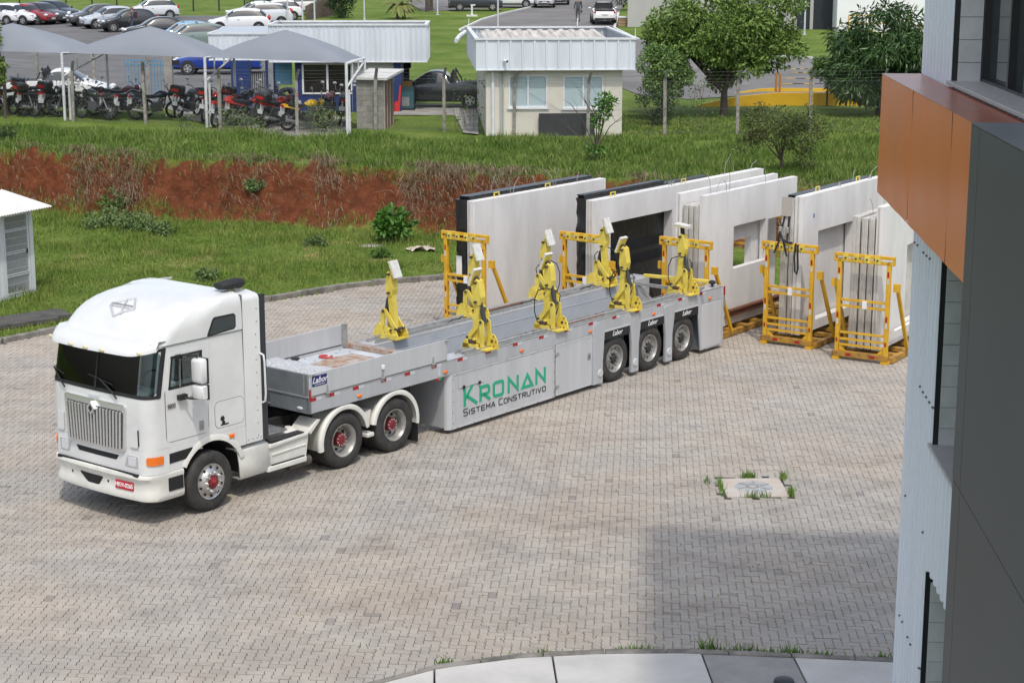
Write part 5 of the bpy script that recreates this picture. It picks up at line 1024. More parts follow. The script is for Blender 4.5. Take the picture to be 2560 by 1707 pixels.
# rack B: panel with a big doorway, sheeted in black
p = panel('precast_wall', 'B', 0.55, 0.80, 0.25, 8.3, 0.16, 3.16, 'long concrete panel with a large doorway closed by black plastic', holes=[(0.93, 3.70, 0.15, 2.56), (6.3, 7.9, 0.40, 1.65)], grooves=(0.62,0.70))
wrap(p, 0.30, 0.548, -0.03, 5.6, 0.15, 3.2, 2); yhook(p, 0.74, 0.8, 3.16); yhook(p, 0.74, 4.0, 3.16); wrap(p, 0.30, 0.5, 0.0, 3.5, 3.18, 3.28, 7); loops(p, [(0.70,3.4,3.16),(0.7,3.55,3.16)])
box(0.34, 0.50, -0.09, -0.07, 0.75, 1.15).build('shipping_paper', PAPER, p); rebar(p, 0.66, 3.5, 7.8, 3.16, 6, 5)
for s_ in range(3): MB().cyl((0.801,0.40,2.3-s_*0.7), (0.806,0.40,2.3-s_*0.7), 0.02, n=8).build('insert', WIRE, p)
# rack C: thin slabs and a panel with a window cut-out
C_L = ['slender grey slab, leftmost in the half hidden rack', 'slender grey slab, second in the half hidden rack', 'slender grey slab, third in the half hidden rack']
panel('precast_wall', 'C', 0.25, 0.40, 0.25, 5.0, 0.16, 3.41, 'tall plain slab standing left of the slender slabs in the half hidden rack', holes=[(1.5, 4.6, 0.16, 2.7)], grooves=(0.33,), m=PANEL)
for i, (a_, b_) in enumerate(((0.44,0.56),(0.585,0.70),(0.725,0.85))): panel('precast_wall', 'C', a_, b_, 0.27, 1.45, 0.16, 3.15, C_L[i], grooves=((a_+b_)/2,), m=PANELE)
p = panel('precast_wall', 'C', 0.88, 1.04, 0.25, 4.83, 0.16, 3.40, 'concrete panel with a window hole, right of the trailer tail', holes=[(1.62, 3.23, 1.50, 2.53), (0.42, 0.56, 0.35, 0.85), (3.32, 4.83, 0.16, 2.5)])
rebar(p, 0.95, 0.3, 4.6, 3.40, 8, 8); BLUET = mat('blue tape', (0.02,0.10,0.30), 0.5)
for y, z in ((2.9, 1.75), (2.95, 1.18)): box(1.04, 1.044, y, y+0.05, z, z+0.10).build('tape_mark', BLUET, p)
p2 = panel('precast_wall', 'C', 0.62, 0.80, 1.5, 5.3, 0.2, 3.30, 'rear slab seen through the window hole of the panel', holes=[(2.0, 2.95, 1.40, 2.10), (3.6, 5.3, 0.2, 2.5)])
MB().tube([(1.10,1.0,0.42),(1.12,4.9,0.42)], 0.05, 10).build('prop_tube', mat('rusty tube', (0.20,0.075,0.045), 0.75, var=0.4, scale=9), p, smooth=60)
MB().tube([(1.15,1.0,0.54),(1.15,4.6,0.52)], 0.045, 10).build('prop_tube', MATS['rusty tube'], p, smooth=60)
# rack D
for i, (a_, b_, z1) in enumerate(((0.32,0.50,3.36),(0.53,0.63,3.40))): panel('precast_wall', 'D', a_, b_, 0.25, 0.98 if i else 4.6, 0.22, z1, ['grey slab under the ratchet straps, left one', 'thin grey slab between its neighbours in the strapped rack'][i], grooves=((a_+b_)/2,), m=PANELE)
p = panel('precast_wall', 'D', 0.65, 0.86, 0.25, 5.4, 0.22, 3.45, 'concrete panel with a wide opening, right of the ratchet straps', holes=[(1.10, 3.1, 0.45, 2.56)], grooves=(0.74,))
wrap(p, 0.42, 0.64, 0.1, 4.4, 3.38, 3.46, 9); yhook(p, 0.72, 1.0, 3.45); yhook(p, 0.72, 3.3, 3.45); loops(p, [(0.76,3.9,3.45),(0.76,2.1,3.45)]); rebar(p, 0.7, 3.0, 5.0, 3.45, 5, 17)
for y, z in ((0.55, 2.9), (0.4, 0.5)): box(0.86, 0.864, y, y+0.06, z, z+0.10).build('tape_mark', BLUET, p)
panel('precast_wall', 'D', 0.51, 0.60, 1.0, 5.0, 0.23, 3.3, 'slab closing the wide opening of the panel from behind', m=PANEL)
STRAP = mat('black webbing', (0.012,0.013,0.022), 0.7); o0, a_ = frame_of('D'); st = empty('ratchet_straps', o0, a_-math.pi/2, 'black ratchet straps looped over the slab and hanging from the rack', 'strap')
for x in (0.40, 0.50): MB().loft([[(x+0.1*(3.43-z)*0.25*(1 if x > 0.45 else -1.2)*0+dx+((0.08-(3.43-z)*0.16) if x < 0.45 else (z-3.43)*-0.04), 0.235-0.20*max(0,(2.9-z)/0.6)*0.8, z) for dx in (-0.025, 0.025)] for z in np.linspace(3.43, 2.40, 10)], closed=False, cap=False).build('strap', STRAP, st)
box(0.33, 0.58, 0.21, 0.245, 2.98, 3.42).build('edge_protector', mat('sack cloth', (0.42,0.39,0.34), 0.9), st)
for x in (0.36, 0.53): box(x-0.035, x+0.035, 0.10, 0.16, 2.60, 2.74).build('ratchet', GALV, st, bevel=0.01)
MB().tube([(0.36,0.10,2.62),(0.44,0.02,2.55),(0.52,-0.07,2.47),(0.62,-0.10,2.44),(0.72,-0.10,2.42),(0.78,-0.09,2.43)], 0.028, 6).build('strap_knot', STRAP, st)
for x0, z0_ in ((0.55, 2.10), (0.45, 2.15)): MB().loft([[(x0+0.05*k*(0.4 if x0 > 0.5 else -0.5)+dx, -0.10, 2.46-(2.46-z0_)*k/5) for dx in (-0.025, 0.025)] for k in range(6)], closed=False, cap=False).build('strap_tail', STRAP, st)
MB().tube([(0.86,-0.09,2.42),(0.84,-0.10,2.1),(0.86,-0.10,1.78),(0.91,-0.10,1.72),(0.94,-0.10,1.85),(0.92,-0.10,2.2),(0.91,-0.09,2.40)], 0.022, 6).build('strap_loop', STRAP, st)
# rack E
EL = ['grey slab, leftmost in the rack by the office wall', 'grey slab, second in the rack by the office wall', 'grey slab, third in the rack by the office wall']
for i, (a_, b_, z1) in enumerate(((0.26,0.44,3.2),(0.48,0.62,3.17),(0.65,0.78,3.17))): panel('precast_wall', 'E', a_, b_, 0.25, 4.2, 0.22, z1, EL[i], grooves=(a_+0.05, b_-0.05), m=PANELE)
p = panel('precast_wall', 'E', 0.82, 1.0, 0.25, 5.2, 0.22, 3.45, 'rightmost concrete panel, partly behind the orange cladding', holes=[(1.8, 3.0, 0.6, 2.4)], grooves=(0.88,)); rebar(p, 0.5, 0.3, 2.0, 3.2, 5, 23)
box(1.0, 1.004, 1.15, 1.20, 1.35, 1.46).build('tape_mark', BLUET, p)
MB().tube([(1.15,0.5,0.60),(1.15,2.6,0.62)], 0.035, 8).build('white_pipe', PAPER, p)
# ------------------------------------------------------------------ office building on the right; local x along the facade away from the camera, y outwards (towards the yard)
FA = math.atan(0.074); FV = Vector((math.sin(FA), math.cos(FA), 0)); FN = Vector((-math.cos(FA), math.sin(FA), 0))
corner = Vector((2.76+0.074*18.0, 18.0, 0))
ob = empty('office_building', corner, math.atan2(FV.y, FV.x), 'white ribbed office building with orange and charcoal cladding boxes', 'building')
# local x = along FV (0 at the far corner, negative towards the camera), local y = outwards (FN is +y)
SHEET = mat('white ribbed cladding', (0.72,0.755,0.82), 0.45, var=0.08, scale=1.2, streak=True)
ORANGE = mat('orange composite panel', (0.74,0.185,0.034), 0.3, col2=(0.66,0.19,0.05), scale=0.8, spec=0.28)
CHARC = mat('charcoal composite panel', (0.046,0.056,0.068), 0.5, var=0.12, scale=0.8)
BLOCKW = mat('white painted block', (0.62,0.64,0.64), 0.75, var=0.2, scale=3)
GRAN = mat('grey granite', (0.48,0.45,0.43), 0.5, var=0.35, scale=40); FRAME = mat('black window frame', (0.018,0.02,0.022), 0.4)
FGL = mat('reflective facade glass', (0.10,0.12,0.125), 0.02, metal=0.55, spec=1.0)
def ribbed(name, x0, x1, z0, z1, parent, y=0.0, pitch=0.20, d=0.028):
    prof = []; x = x0
    while x < x1-1e-6:
        for dx, h in ((0,0.0),(pitch*0.42,0.0),(pitch*0.55,d),(pitch*0.87,d)):
            if x+dx < x1: prof.append((x+dx, y+h))
        x += pitch
    prof.append((x1, y))
    mb = MB(); mb.loft([[(px, py, z) for px, py in prof] for z in (z0, z1)], closed=False, cap=False); return mb.build(name, SHEET, parent)
WX0, WX1 = -5.6, -1.75                            # window bay along the facade
ROOF = 16.4
ribbed('ribbed_sheet', WX1, 0.0, 0.0, ROOF, ob)
for z0, z1 in ((3.25, 4.40), (6.95, 7.78), (10.6, 11.3), (14.2, ROOF)): ribbed('ribbed_sheet', WX0, WX1-0.001, z0, z1, ob)
ribbed('ribbed_sheet', -17.5, WX0-0.001, 0.0, ROOF, ob)
for z in np.arange(0.9, 8.8, 1.3):
    for i in range(9):
        if random.random() < 0.38: MB().cyl((-0.09-i*0.2,0.0,z+random.uniform(-0.02,0.02)), (-0.09-i*0.2,0.036,z), 0.011, n=6).build('screw', SEAM, ob)
ce = MB(); ce.b(-0.02, 0.03, -14, 0.02, 0.0, ROOF); ce.build('end_wall', SHEET, ob); box(-17.5, -0.02, -14, -0.35, ROOF-0.3, ROOF-0.05).build('roof_slab', CONC, ob); box(-17.5, -0.02, -14, -13.9, 0, ROOF-0.3).build('back_wall', SHEET, ob)
# block wall behind the sheeting, with the openings
for z0, z1 in ((0.0,0.3),(3.2,4.42),(6.9,7.80),(10.55,11.35),(14.2,ROOF-0.3)): box(WX0, WX1, -0.34, -0.06, z0, z1).build('block_wall', BLOCKW, ob)
box(WX1, -0.02, -0.34, -0.06, 0, ROOF-0.3).build('block_wall', BLOCKW, ob); box(-17.5, WX0, -0.34, -0.06, 0, ROOF-0.3).build('block_wall', BLOCKW, ob)
for z0, z1 in ((0.3,3.2),(4.42,6.9),(7.80,10.55),(11.35,14.2)):
    wn = box(WX0, WX1-0.02, -0.315, -0.30, z0, z1).build('window', FGL, ob)
    for za in (z0, z1-0.06): box(WX0, WX1-0.01, -0.33, -0.24, za, za+0.06).build('frame_rail', FRAME, wn)
    for x in (WX0, -4.3, -3.0, WX1-0.07): box(x, x+0.06, -0.33, -0.235, z0+0.06, z1-0.06).build('frame_post', FRAME, wn)
    j = box(WX1-0.012, WX1+0.004, -0.30, 0.02, z0, z1).build('jamb_gap', FRAME, ob)
    for i in range(int((z1-z0)/0.2)): box(WX1-0.03, WX1-0.013, -0.23, -0.03, z0+i*0.2+0.002, z0+i*0.2+0.197).build('block', BLOCKW, ob)
for z in (4.42, 7.80): box(WX0, WX1+0.06, -0.28, 0.055, z-0.0, z+0.035).build('granite_sill', GRAN, ob, bevel=0.006)
# orange box: panels with open joints, sheet top
OZ0, OZ1, OE = 6.60, 7.775, 0.41
ox = [0.0, -2.15, -4.25, -6.4, -8.55]
for a_, b_ in zip(ox[:-1], ox[1:]):
    mb = MB(); rows = [[(a_+(b_-a_)*i/8-0.006*(1 if i == 0 else 0)+0.006*(1 if i == 8 else 0), OE+0.008*math.sin(math.pi*i/8)*math.sin(math.pi*j/6)+0.003*math.sin(i*1.7+j*0.9), OZ0+(OZ1-OZ0)*j/6) for i in range(9)] for j in range(7)]
    mb.loft(rows, closed=False, cap=False); o = mb.build('orange_panel', ORANGE, ob, smooth=60)
box(-8.55, -0.002, 0.03, OE-0.02, OZ0+0.01, OZ1-0.02).build('orange_core', mat('dark joint', (0.16,0.03,0.012), 0.6), ob); box(-0.002, 0.004, 0.03, OE, OZ0, OZ1).build('orange_end', ORANGE, ob)
box(-8.55, 0.005, -0.0+0.032, OE+0.004, OZ1, OZ1+0.006).build('orange_top', mat('weathered orange top', (0.40,0.13,0.065), 0.3, col2=(0.30,0.085,0.05), scale=1.8), ob)
# charcoal box nearer the camera
GX1, GX0, GE = 10.1-18.0, -17.5, 0.90
gz = 8.03
cpl = box(GX0, GX1-0.0, 0.03, GE, 4.6, gz).build('charcoal_core', CHARC, ob)
gx = [GX1+0.002, GX1-0.26, GX1-2.6, GX1-5.2, GX0]
for i, (a_, b_) in enumerate(zip(gx[:-1], gx[1:])): box(b_+0.004, a_-0.004, GE, GE+0.012, 5.95, gz-0.004).build('charcoal_panel', CHARC, ob)
for i, (a_, b_) in enumerate(zip(gx[:-1], gx[1:])): box(b_+0.004, a_-0.004, GE, GE+0.010, 4.6, 5.942).build('charcoal_panel', CHARC, ob)
box(GX0, GX1, 0.03, GE+0.004, 0.0, 4.6).build('charcoal_base', CHARC, ob); box(GX0, GX1+0.004, 0.03, GE+0.014, gz, gz+0.006).build('charcoal_top', mat('charcoal top sheet', (0.10,0.11,0.12), 0.4, var=0.2, scale=2), ob)
for i, (a_, b_) in enumerate(zip([GX1, GX1-1.25, GX1-3.2], [GX1-1.25, GX1-3.2, GX1-6])): box(b_+0.004, a_-0.02, GE+0.004, GE+0.012, 0.3, 4.59).build('charcoal_panel', mat('warm charcoal panel', (0.055,0.056,0.056), 0.55, var=0.12, scale=0.9), ob)

# ------------------------------------------------------------------ small white steel shed on the left
SHW = mat('white shed steel', (0.62,0.64,0.65), 0.5, var=0.10, scale=1.5); SHW2 = mat('white shed roof', (0.70,0.69,0.66), 0.5, var=0.12, scale=1.2)
def rib_sheet(name, x0, x1, fn, m, parent, pitch=0.16, d=0.03):
    """ribbed sheet across x from fn(x, h, t) for t in 0..1"""
    mb = MB(); prof = []; x = x0
    while x < x1: prof += [(x,0),(x+pitch*0.35,0),(x+pitch*0.5,d),(x+pitch*0.85,d)]; x += pitch
    mb.loft([[fn(px, h, t) for px, h in prof] for t in (0, 1)], closed=False, cap=False); return mb.build(name, m, parent)
dv = Vector((0.43,0.90,0)).normalized(); B_ = Vector((-12.45,46.1,0.16))
sh = empty('white_shed', B_, math.atan2(dv.y, dv.x), 'white steel shed with a wire mesh gate at the left edge of the lawn', 'shed')
# local x along the gate wall (0 at the right corner, negative towards the camera), y into the shed
for x0, x1 in ((-0.14, 0.0), (-1.25, -1.12), (-3.2, -3.1)): box(x0, x1, -0.04, 0.10, 0.0, 2.36).build('corner_post', SHW, sh)
box(-3.1, -1.25, -0.02, 0.05, 0.0, 2.36).build('wall_panel', SHW, sh)
gt = empty('gate', (0,0,0)); gt.parent = sh
for a_ in ((-1.10,-0.16,0.02,0.10),(-1.10,-0.16,2.16,2.24),(-1.10,-1.05,0.10,2.16),(-0.21,-0.16,0.10,2.16)): box(a_[0], a_[1], -0.03, 0.02, a_[2], a_[3]).build('gate_frame', SHW, gt)
wm_ = mat('grey wire mesh', (0.52,0.53,0.54), 0.5); mb = MB()
for x in np.arange(-1.04, -0.21, 0.045): mb.b(x-0.003, x+0.003, -0.012, -0.006, 0.10, 2.16)
for z in np.arange(0.2, 2.15, 0.2): mb.b(-1.05, -0.21, -0.016, -0.01, z-0.004, z+0.004)
for z in (0.62, 1.2, 1.78, 0.12): mb.b(-1.05, -0.21, -0.035, -0.012, z-0.012, z+0.012); mb.b(-1.05, -0.21, -0.035, -0.012, z+0.04, z+0.06)
tag(mb.build('gate_wire', wm_, gt), kind='stuff'); box(-0.28, -0.245, -0.05, -0.02, 1.15, 1.27).build('gate_lock', BLACK, gt)
rib_sheet('back_wall', -3.2, 0.0, lambda x, h, t: (x, 1.2-h, 0.02+2.94*t), SHW, sh); box(-0.03, 0.0, 0.1, 1.25, 0.0, 2.4).build('side_wall', SHW, sh)
rib_sheet('roof_sheet', -3.6, 0.22, lambda x, h, t: (x, -0.48+1.65*t, 2.30+0.34*t+h), SHW2, sh, 0.10, 0.025)
box(-3.2, 0.04, 1.22, 1.30, 0.0, 3.0).build('upper_wall', SHW, sh); rib_sheet('upper_ribs', -3.2, 0.0, lambda x, h, t: (x, 1.21-h, 2.62+0.38*t), SHW2, sh); box(-0.06, 0.06, 1.14, 1.34, 2.4, 3.04).build('upper_post', SHW2, sh); box(-1.1, -0.1, -0.02, 0.1, -0.06, 0.0).build('threshold', CONC, sh)
# drain slabs by the kerb
for i, (px, py, w_, l_) in enumerate([(55,806,1.5,0.95),(118,795,0.95,0.8)]):
    p = on_level(px, py, 0.14); tag(box(-w_/2, w_/2, -l_/2, l_/2, 0, 0.12).build('drain_slab', mat('black mossy concrete', (0.055,0.052,0.048), 0.9, col2=(0.10,0.095,0.085), scale=3, bump=0.4), loc=p, rot=(0.02,0,R(38)), bevel=0.015), ['dark drain slab at the left edge beside the kerb', 'dark drain slab nearer the truck beside the kerb'][i], 'slab', 'drain slabs beside the kerb')
p = on_level(930, 620, 0.3); tag(MB().sphere((0,0,0), 0.32, 10, 6, (1.5,0.8,0.35)).build('pale_stone', mat('pale stone', (0.42,0.38,0.34), 0.9, var=0.4, scale=6, bump=1, bscale=8), loc=p, smooth=60), 'pale flat stone in the grass beside the leafy bush', 'stone')
p = on_level(1052, 630, 0.28); mb = MB(); mb.loft([[(x+random.uniform(-.05,.05), y+random.uniform(-.05,.05), 0.06+0.16*random.random()*(1-abs(x)*1.5)) for x in np.linspace(-0.42, 0.42, 9)] for y in np.linspace(-0.25, 0.25, 6)], closed=False, cap=False)
tag(mb.build('discarded_sack', mat('discarded sack', (0.55,0.47,0.38), 0.9, var=0.3, scale=8), loc=p), 'crumpled beige sack lying in the grass left of the first rack', 'sack')

# ------------------------------------------------------------------ cream guardhouse
CREAM = mat('cream painted block', (0.66,0.625,0.54), 0.85, var=0.12, scale=1.5, bump=0.1); FASC = mat('white ribbed fascia', (0.66,0.70,0.74), 0.5, var=0.16, scale=2.0, streak=True); FASC_E = mat('pale fascia edge', (0.68,0.70,0.71), 0.5, var=0.15, scale=3)
STAIN = mat('stained roof sheet', (0.62,0.59,0.53), 0.7, col2=(0.36,0.33,0.29), scale=1.4, stretch=(3,0.25,1)); SILL = mat('white window frame', (0.70,0.71,0.71), 0.45); BLIND = mat('pale blue blind', (0.44,0.54,0.56), 0.12, var=0.1, scale=1)
def v2(p, o, a_): d = p-o; return Vector((d.x*math.cos(a_)+d.y*math.sin(a_), -d.x*math.sin(a_)+d.y*math.cos(a_), d.z))
Yf = ter(1386,341).y-0.25; GA = R(3.2)
gl, grr = at_dist(1190,135,Yf), at_dist(1591,140,Yf); zt1 = at_dist(1390,101,Yf).z; zb1 = at_dist(1390,175,Yf).z; GW = (grr-gl).length; GD = 9.5
gz0 = tz(Yf)-0.15; gh = empty('cream_guardhouse', (gl.x, gl.y, gz0), GA, 'cream guardhouse with two sliding windows and a white ribbed fascia', 'building')
Zt, Zb = zt1-gz0, zb1-gz0
def fascia(parent, x0, x1, y0, y1, zb, zt, pitch=0.42, d=0.035, sides='flrb'):
    """ribbed fascia round a flat roof, each run its own part"""
    def run(L, P):
        mb = MB(); prof = []; x = 0.0
        while x < L-0.02: prof += [(x,0),(min(L,x+pitch*0.78),0),(min(L,x+pitch*0.82),d),(min(L,x+pitch*0.95),d)]; x += pitch
        prof.append((L, 0)); mb.loft([[P(a_, h, z) for a_, h in prof] for z in (zb, zt)], closed=False, cap=False); mb.build('fascia_run', FASC, parent)
    if 'f' in sides: run(x1-x0, lambda a_, h, z: (x0+a_, y0-h, z)); box(x0-0.03, x1+0.03, y0-0.05, y0+0.10, zt, zt+0.07).build('fascia_cap', FASC_E, parent); box(x0-0.01, x1+0.01, y0-0.045, y0+0.02, zb-0.03, zb).build('fascia_drip', FASC_E, parent)
    if 'l' in sides: run(y1-y0, lambda a_, h, z: (x0-h, y0+a_, z)); box(x0-0.05, x0+0.10, y0+0.1, y1, zt, zt+0.07).build('fascia_cap', FASC_E, parent)
    if 'r' in sides: run(y1-y0, lambda a_, h, z: (x1+h, y0+a_, z)); box(x1-0.10, x1+0.05, y0+0.1, y1, zt, zt+0.07).build('fascia_cap', FASC_E, parent)
    if 'b' in sides: run(x1-x0, lambda a_, h, z: (x0+a_, y1-h, z)); box(x0-0.03, x1+0.03, y1-0.10, y1+0.05, zt, zt+0.07).build('fascia_cap', FASC_E, parent)
fascia(gh, 0, GW, 0, GD, Zb, Zt)
rib_sheet('roof_sheet', 0.5, GW-0.75, lambda x, h, t: (x, 0.3+(GD-0.6)*t, Zt-0.34+0.26*t+h), STAIN, gh, 0.42, 0.06); box(0.06, GW-0.06, 0.06, GD-0.06, Zb+0.02, Zb+0.09).build('roof_slab', CONC, gh)
x0, x1, y0, y1 = 0.36, GW-0.42, 0.30, GD-0.4
for a_ in ((x0,x1,y1-0.15,y1,0,Zb),(x0,x0+0.15,y0+0.15,y1-0.15,0,Zb),(x1-0.15,x1,y0+0.15,y1-0.15,0,Zb)): box(*a_).build('wall', CREAM, gh)
pxx = lambda px: v2(at_dist(px, 230, Yf+0.3), Vector((gl.x,gl.y,gz0)), GA).x; pzz = lambda py: at_dist(1390, py, Yf+0.3).z-gz0
wins = [(pxx(1272), pxx(1369), pzz(270), pzz(189)), (pxx(1409), pxx(1510), pzz(272), pzz(191))]
xs_ = [x0] + [v for wq in wins for v in wq[:2]] + [x1]
for a_, b_ in ((xs_[0],xs_[1]),(xs_[2],xs_[3]),(xs_[4],xs_[5])): box(a_, b_, y0, y0+0.15, 0, Zb).build('wall', CREAM, gh)
for wq in wins:
    box(wq[0], wq[1], y0, y0+0.15, 0, wq[2]).build('wall', CREAM, gh); box(wq[0], wq[1], y0, y0+0.15, wq[3], Zb).build('wall', CREAM, gh)
    wn = empty('window', (0,0,0)); wn.parent = gh; e_ = 0.05
    for a_ in ((wq[0],wq[1],wq[2],wq[2]+e_),(wq[0],wq[1],wq[3]-e_,wq[3]),(wq[0],wq[0]+e_,wq[2]+e_,wq[3]-e_),(wq[1]-e_,wq[1],wq[2]+e_,wq[3]-e_),((wq[0]+wq[1])/2-0.03,(wq[0]+wq[1])/2+0.03,wq[2]+e_,wq[3]-e_)): box(a_[0], a_[1], y0-0.02, y0+0.06, a_[2], a_[3]).build('frame', SILL, wn)
    for a_, b_ in ((wq[0]+e_, (wq[0]+wq[1])/2-0.03), ((wq[0]+wq[1])/2+0.03, wq[1]-e_)): box(a_, b_, y0+0.03, y0+0.05, wq[2]+e_, wq[3]-e_).build('pane', BLIND, wn)
    box(wq[0]-0.06, wq[1]+0.06, y0-0.06, y0-0.021, wq[2]-0.06, wq[2]).build('sill', FASC_E, wn)
box(pxx(1347), pxx(1487), y0-0.16, y0-0.10, 0.12, pzz(284)).build('dark_board', mat('dark slate board', (0.035,0.037,0.040), 0.6, var=0.2, scale=4), gh)
for px, r_ in ((1232,0.06),(1252,0.03),(1258,0.025)): MB().cyl((pxx(px),y0-0.05,0.0), (pxx(px),y0-0.05,Zb), r_, n=8).build('downpipe', FASC_E if r_ > 0.05 else mat('grey conduit', (0.40,0.42,0.40), 0.6), gh)
for px in (1174, 1502, 1587, 1503): MB().cyl((pxx(px) if px > 1400 and px < 1600 else 0.05,0.1 if px == 1587 else GD-0.15,Zt), (pxx(px) if px > 1400 and px < 1600 else 0.05,0.1 if px == 1587 else GD-0.15,Zt+0.4), 0.012, n=6).build('lightning_rod', SILL, gh)
cz_ = at_dist(1260,152,Yf).z-gz0; cx_ = v2(at_dist(1260,152,Yf), Vector((gl.x,gl.y,gz0)), GA).x; cm = MB(); cm.cyl((cx_,-0.05,cz_), (cx_+0.10,-0.22,cz_-0.02), 0.05, n=10); cm.build('security_camera', SILL, gh)
MB().cyl((cx_+0.10,-0.22,cz_-0.02), (cx_+0.105,-0.23,cz_-0.02), 0.04, n=10).build('camera_lens', BLACK, gh)
MB().tube([(-0.10,GD-1.0,Zt-0.1),(-0.35,GD-1.3,Zt-0.25),(-0.5,GD-2.0,Zt-0.4)], 0.09, 8).build('roof_roll', FASC_E, gh)

# ------------------------------------------------------------------ blue gatehouse
NAVY = mat('navy blue wall paint', (0.008,0.030,0.14), 0.55, var=0.15, scale=1.5); TEAL = mat('light blue steel door', (0.10,0.30,0.44), 0.5, var=0.15, scale=2, streak=True)
Yb = ter(1000,283).y; bl, br = at_dist(672,110,Yb), at_dist(1067,112,Yb); bz0 = tz(Yb)-0.1; o0 = Vector((bl.x, bl.y, bz0)); bh = empty('blue_gatehouse', o0, R(1.0), 'navy blue gatehouse under a long white ribbed fascia', 'building')
BW = (br-bl).length; bt, bb = at_dist(870,65,Yb).z-bz0, at_dist(870,155,Yb).z-bz0; BD = 3.4
fascia(bh, 0, BW, 0, BD, bb, bt, 0.2, 0.03); box(0.05, BW-0.05, 0.05, BD-0.05, bt-0.25, bt-0.15).build('roof_slab', CONC, bh)
bx = lambda px: v2(at_dist(px, 200, Yb+0.4), o0, R(1.0)).x; bz = lambda py: at_dist(850, py, Yb+0.4).z-bz0
wx0, wx1, wz0, wz1 = bx(757), bx(880), bz(232), bz(159)
for a_ in ((bx(738),wx0,0.4,0.55,0,bb,NAVY),(wx0,wx1,0.4,0.55,0,wz0,NAVY),(wx0,wx1,0.4,0.55,wz1,bb,NAVY),(wx1,bx(985),0.4,0.55,0,bb,mat('off white wall', (0.55,0.56,0.55), 0.8)),(bx(985),bx(1003),0.2,0.6,0,bb,NAVY),(bx(738),bx(1003),BD-0.5,BD-0.35,0,bb,NAVY),(bx(738),bx(738)+0.12,0.55,BD-0.5,0,bb,NAVY),(bx(1003)-0.12,bx(1003),0.6,BD-0.5,0,bb,NAVY)): box(*a_[:6]).build('wall', a_[6], bh)
box(wx1+0.01, bx(985), 0.385, 0.40, 0, wz0+0.4).build('wall_band', NAVY, bh)
wn = empty('window', (0,0,0)); wn.parent = bh
for a_ in ((wx0-0.03,wx1,wz0-0.06,wz0),(wx0-0.03,wx1,wz1-0.05,wz1),(wx0-0.03,wx0+0.04,wz0,wz1-0.05),(wx1-0.05,wx1,wz0,wz1-0.05),((wx0+wx1)/2-0.04,(wx0+wx1)/2+0.04,wz0,wz1-0.05)): box(a_[0], a_[1], 0.35, 0.45, a_[2], a_[3]).build('frame', SILL, wn)
for a_, b_ in ((wx0+0.04,(wx0+wx1)/2-0.04),((wx0+wx1)/2+0.04,wx1-0.05)): box(a_, b_, 0.42, 0.435, wz0, wz1-0.05).build('pane', mat('dark office glass', (0.018,0.015,0.014), 0.08, spec=0.6), wn)
box(bx(685), bx(727), 0.9, 0.96, bz(215), bb).build('light_blue_door', TEAL, bh)
# lower roof over the pedestrian gate, left of it
gx0 = v2(at_dist(522,120,Yb+2.2), o0, R(1.0)).x; zt2 = at_dist(600,87,Yb+2.2).z-bz0; zb2 = at_dist(600,150,Yb+2.2).z-bz0
fascia(bh, gx0, -0.05, 2.2, 6.0, zb2, zt2, 0.2, 0.03, 'fl'); MB().loft([[(x, y, zt2-0.05+(y-2.2)*0.06) for x in (gx0+0.05, -0.1)] for y in (2.25, 5.95)], closed=False, cap=False).build('gate_roof', mat('grey roof sheet', (0.42,0.46,0.50), 0.5), bh)
pil = empty('pedestrian_gate', (o0.x, o0.y, bz0), R(1.0), 'black barred pedestrian gate between navy pillars', 'gate')
for a_, b_ in ((564,613),(652,658),(672,683)): box(bx(a_), bx(b_), 2.0, 2.4 if a_ < 600 else 2.15, 0, zb2-0.02).build('gate_pillar', NAVY, pil)
for px in np.arange(618, 652, 5.2): MB().cyl((bx(px),2.08,0.05), (bx(px),2.08,zb2-0.5), 0.018, n=6).build('gate_bar', BLACK, pil)
for z in (0.1, zb2-0.5): box(bx(614), bx(652), 2.06, 2.10, z, z+0.04).build('gate_rail', BLACK, pil)
# block shed with a slab roof and wooden doors
BLOCKG = mat('grey concrete block', (0.30,0.285,0.255), 0.92, island=0.14, var=0.25, scale=5, bump=0.4, bscale=30); MORT = mat('mortar', (0.20,0.19,0.17), 0.95)
Ys = ter(925,327).y; sl_, sr_ = at_dist(891,260,Ys), at_dist(960,260,Ys); sz0 = tz(Ys)-0.12; bs = empty('block_shed', (sl_.x, sl_.y, sz0), R(-4), 'small grey concrete block shed with a slanted white slab roof', 'shed')
SW, SD = (sr_-sl_).length, 2.6; shh = at_dist(925,199,Ys).z-sz0
for a_ in ((0.006,SW-0.006,0.006,0.13),(0.006,0.13,0.13,SD),(0.006,SW-0.006,SD-0.13,SD)): box(a_[0], a_[1], a_[2], a_[3], 0, shh-0.02).build('mortar_core', MORT, bs)
bm_ = MB().b(0.004, 0.386, 0, 0.12, 0.004, 0.192).mesh('block', BLOCKG); bmh = MB().b(0.004, 0.186, 0, 0.12, 0.004, 0.192).mesh('half_block', BLOCKG)
nb = int(shh/0.2)
for r_ in range(nb):
    x = 0.0 if r_ % 2 == 0 else 0.2
    if r_ % 2: link('half_block', bmh, bs, (0,0,r_*0.2))
    while x+0.386 < SW+0.02: link('block', bm_, bs, (x,0,r_*0.2)); x += 0.39
    if SW-x > 0.17: link('half_block', bmh, bs, (SW-0.19,0,r_*0.2))
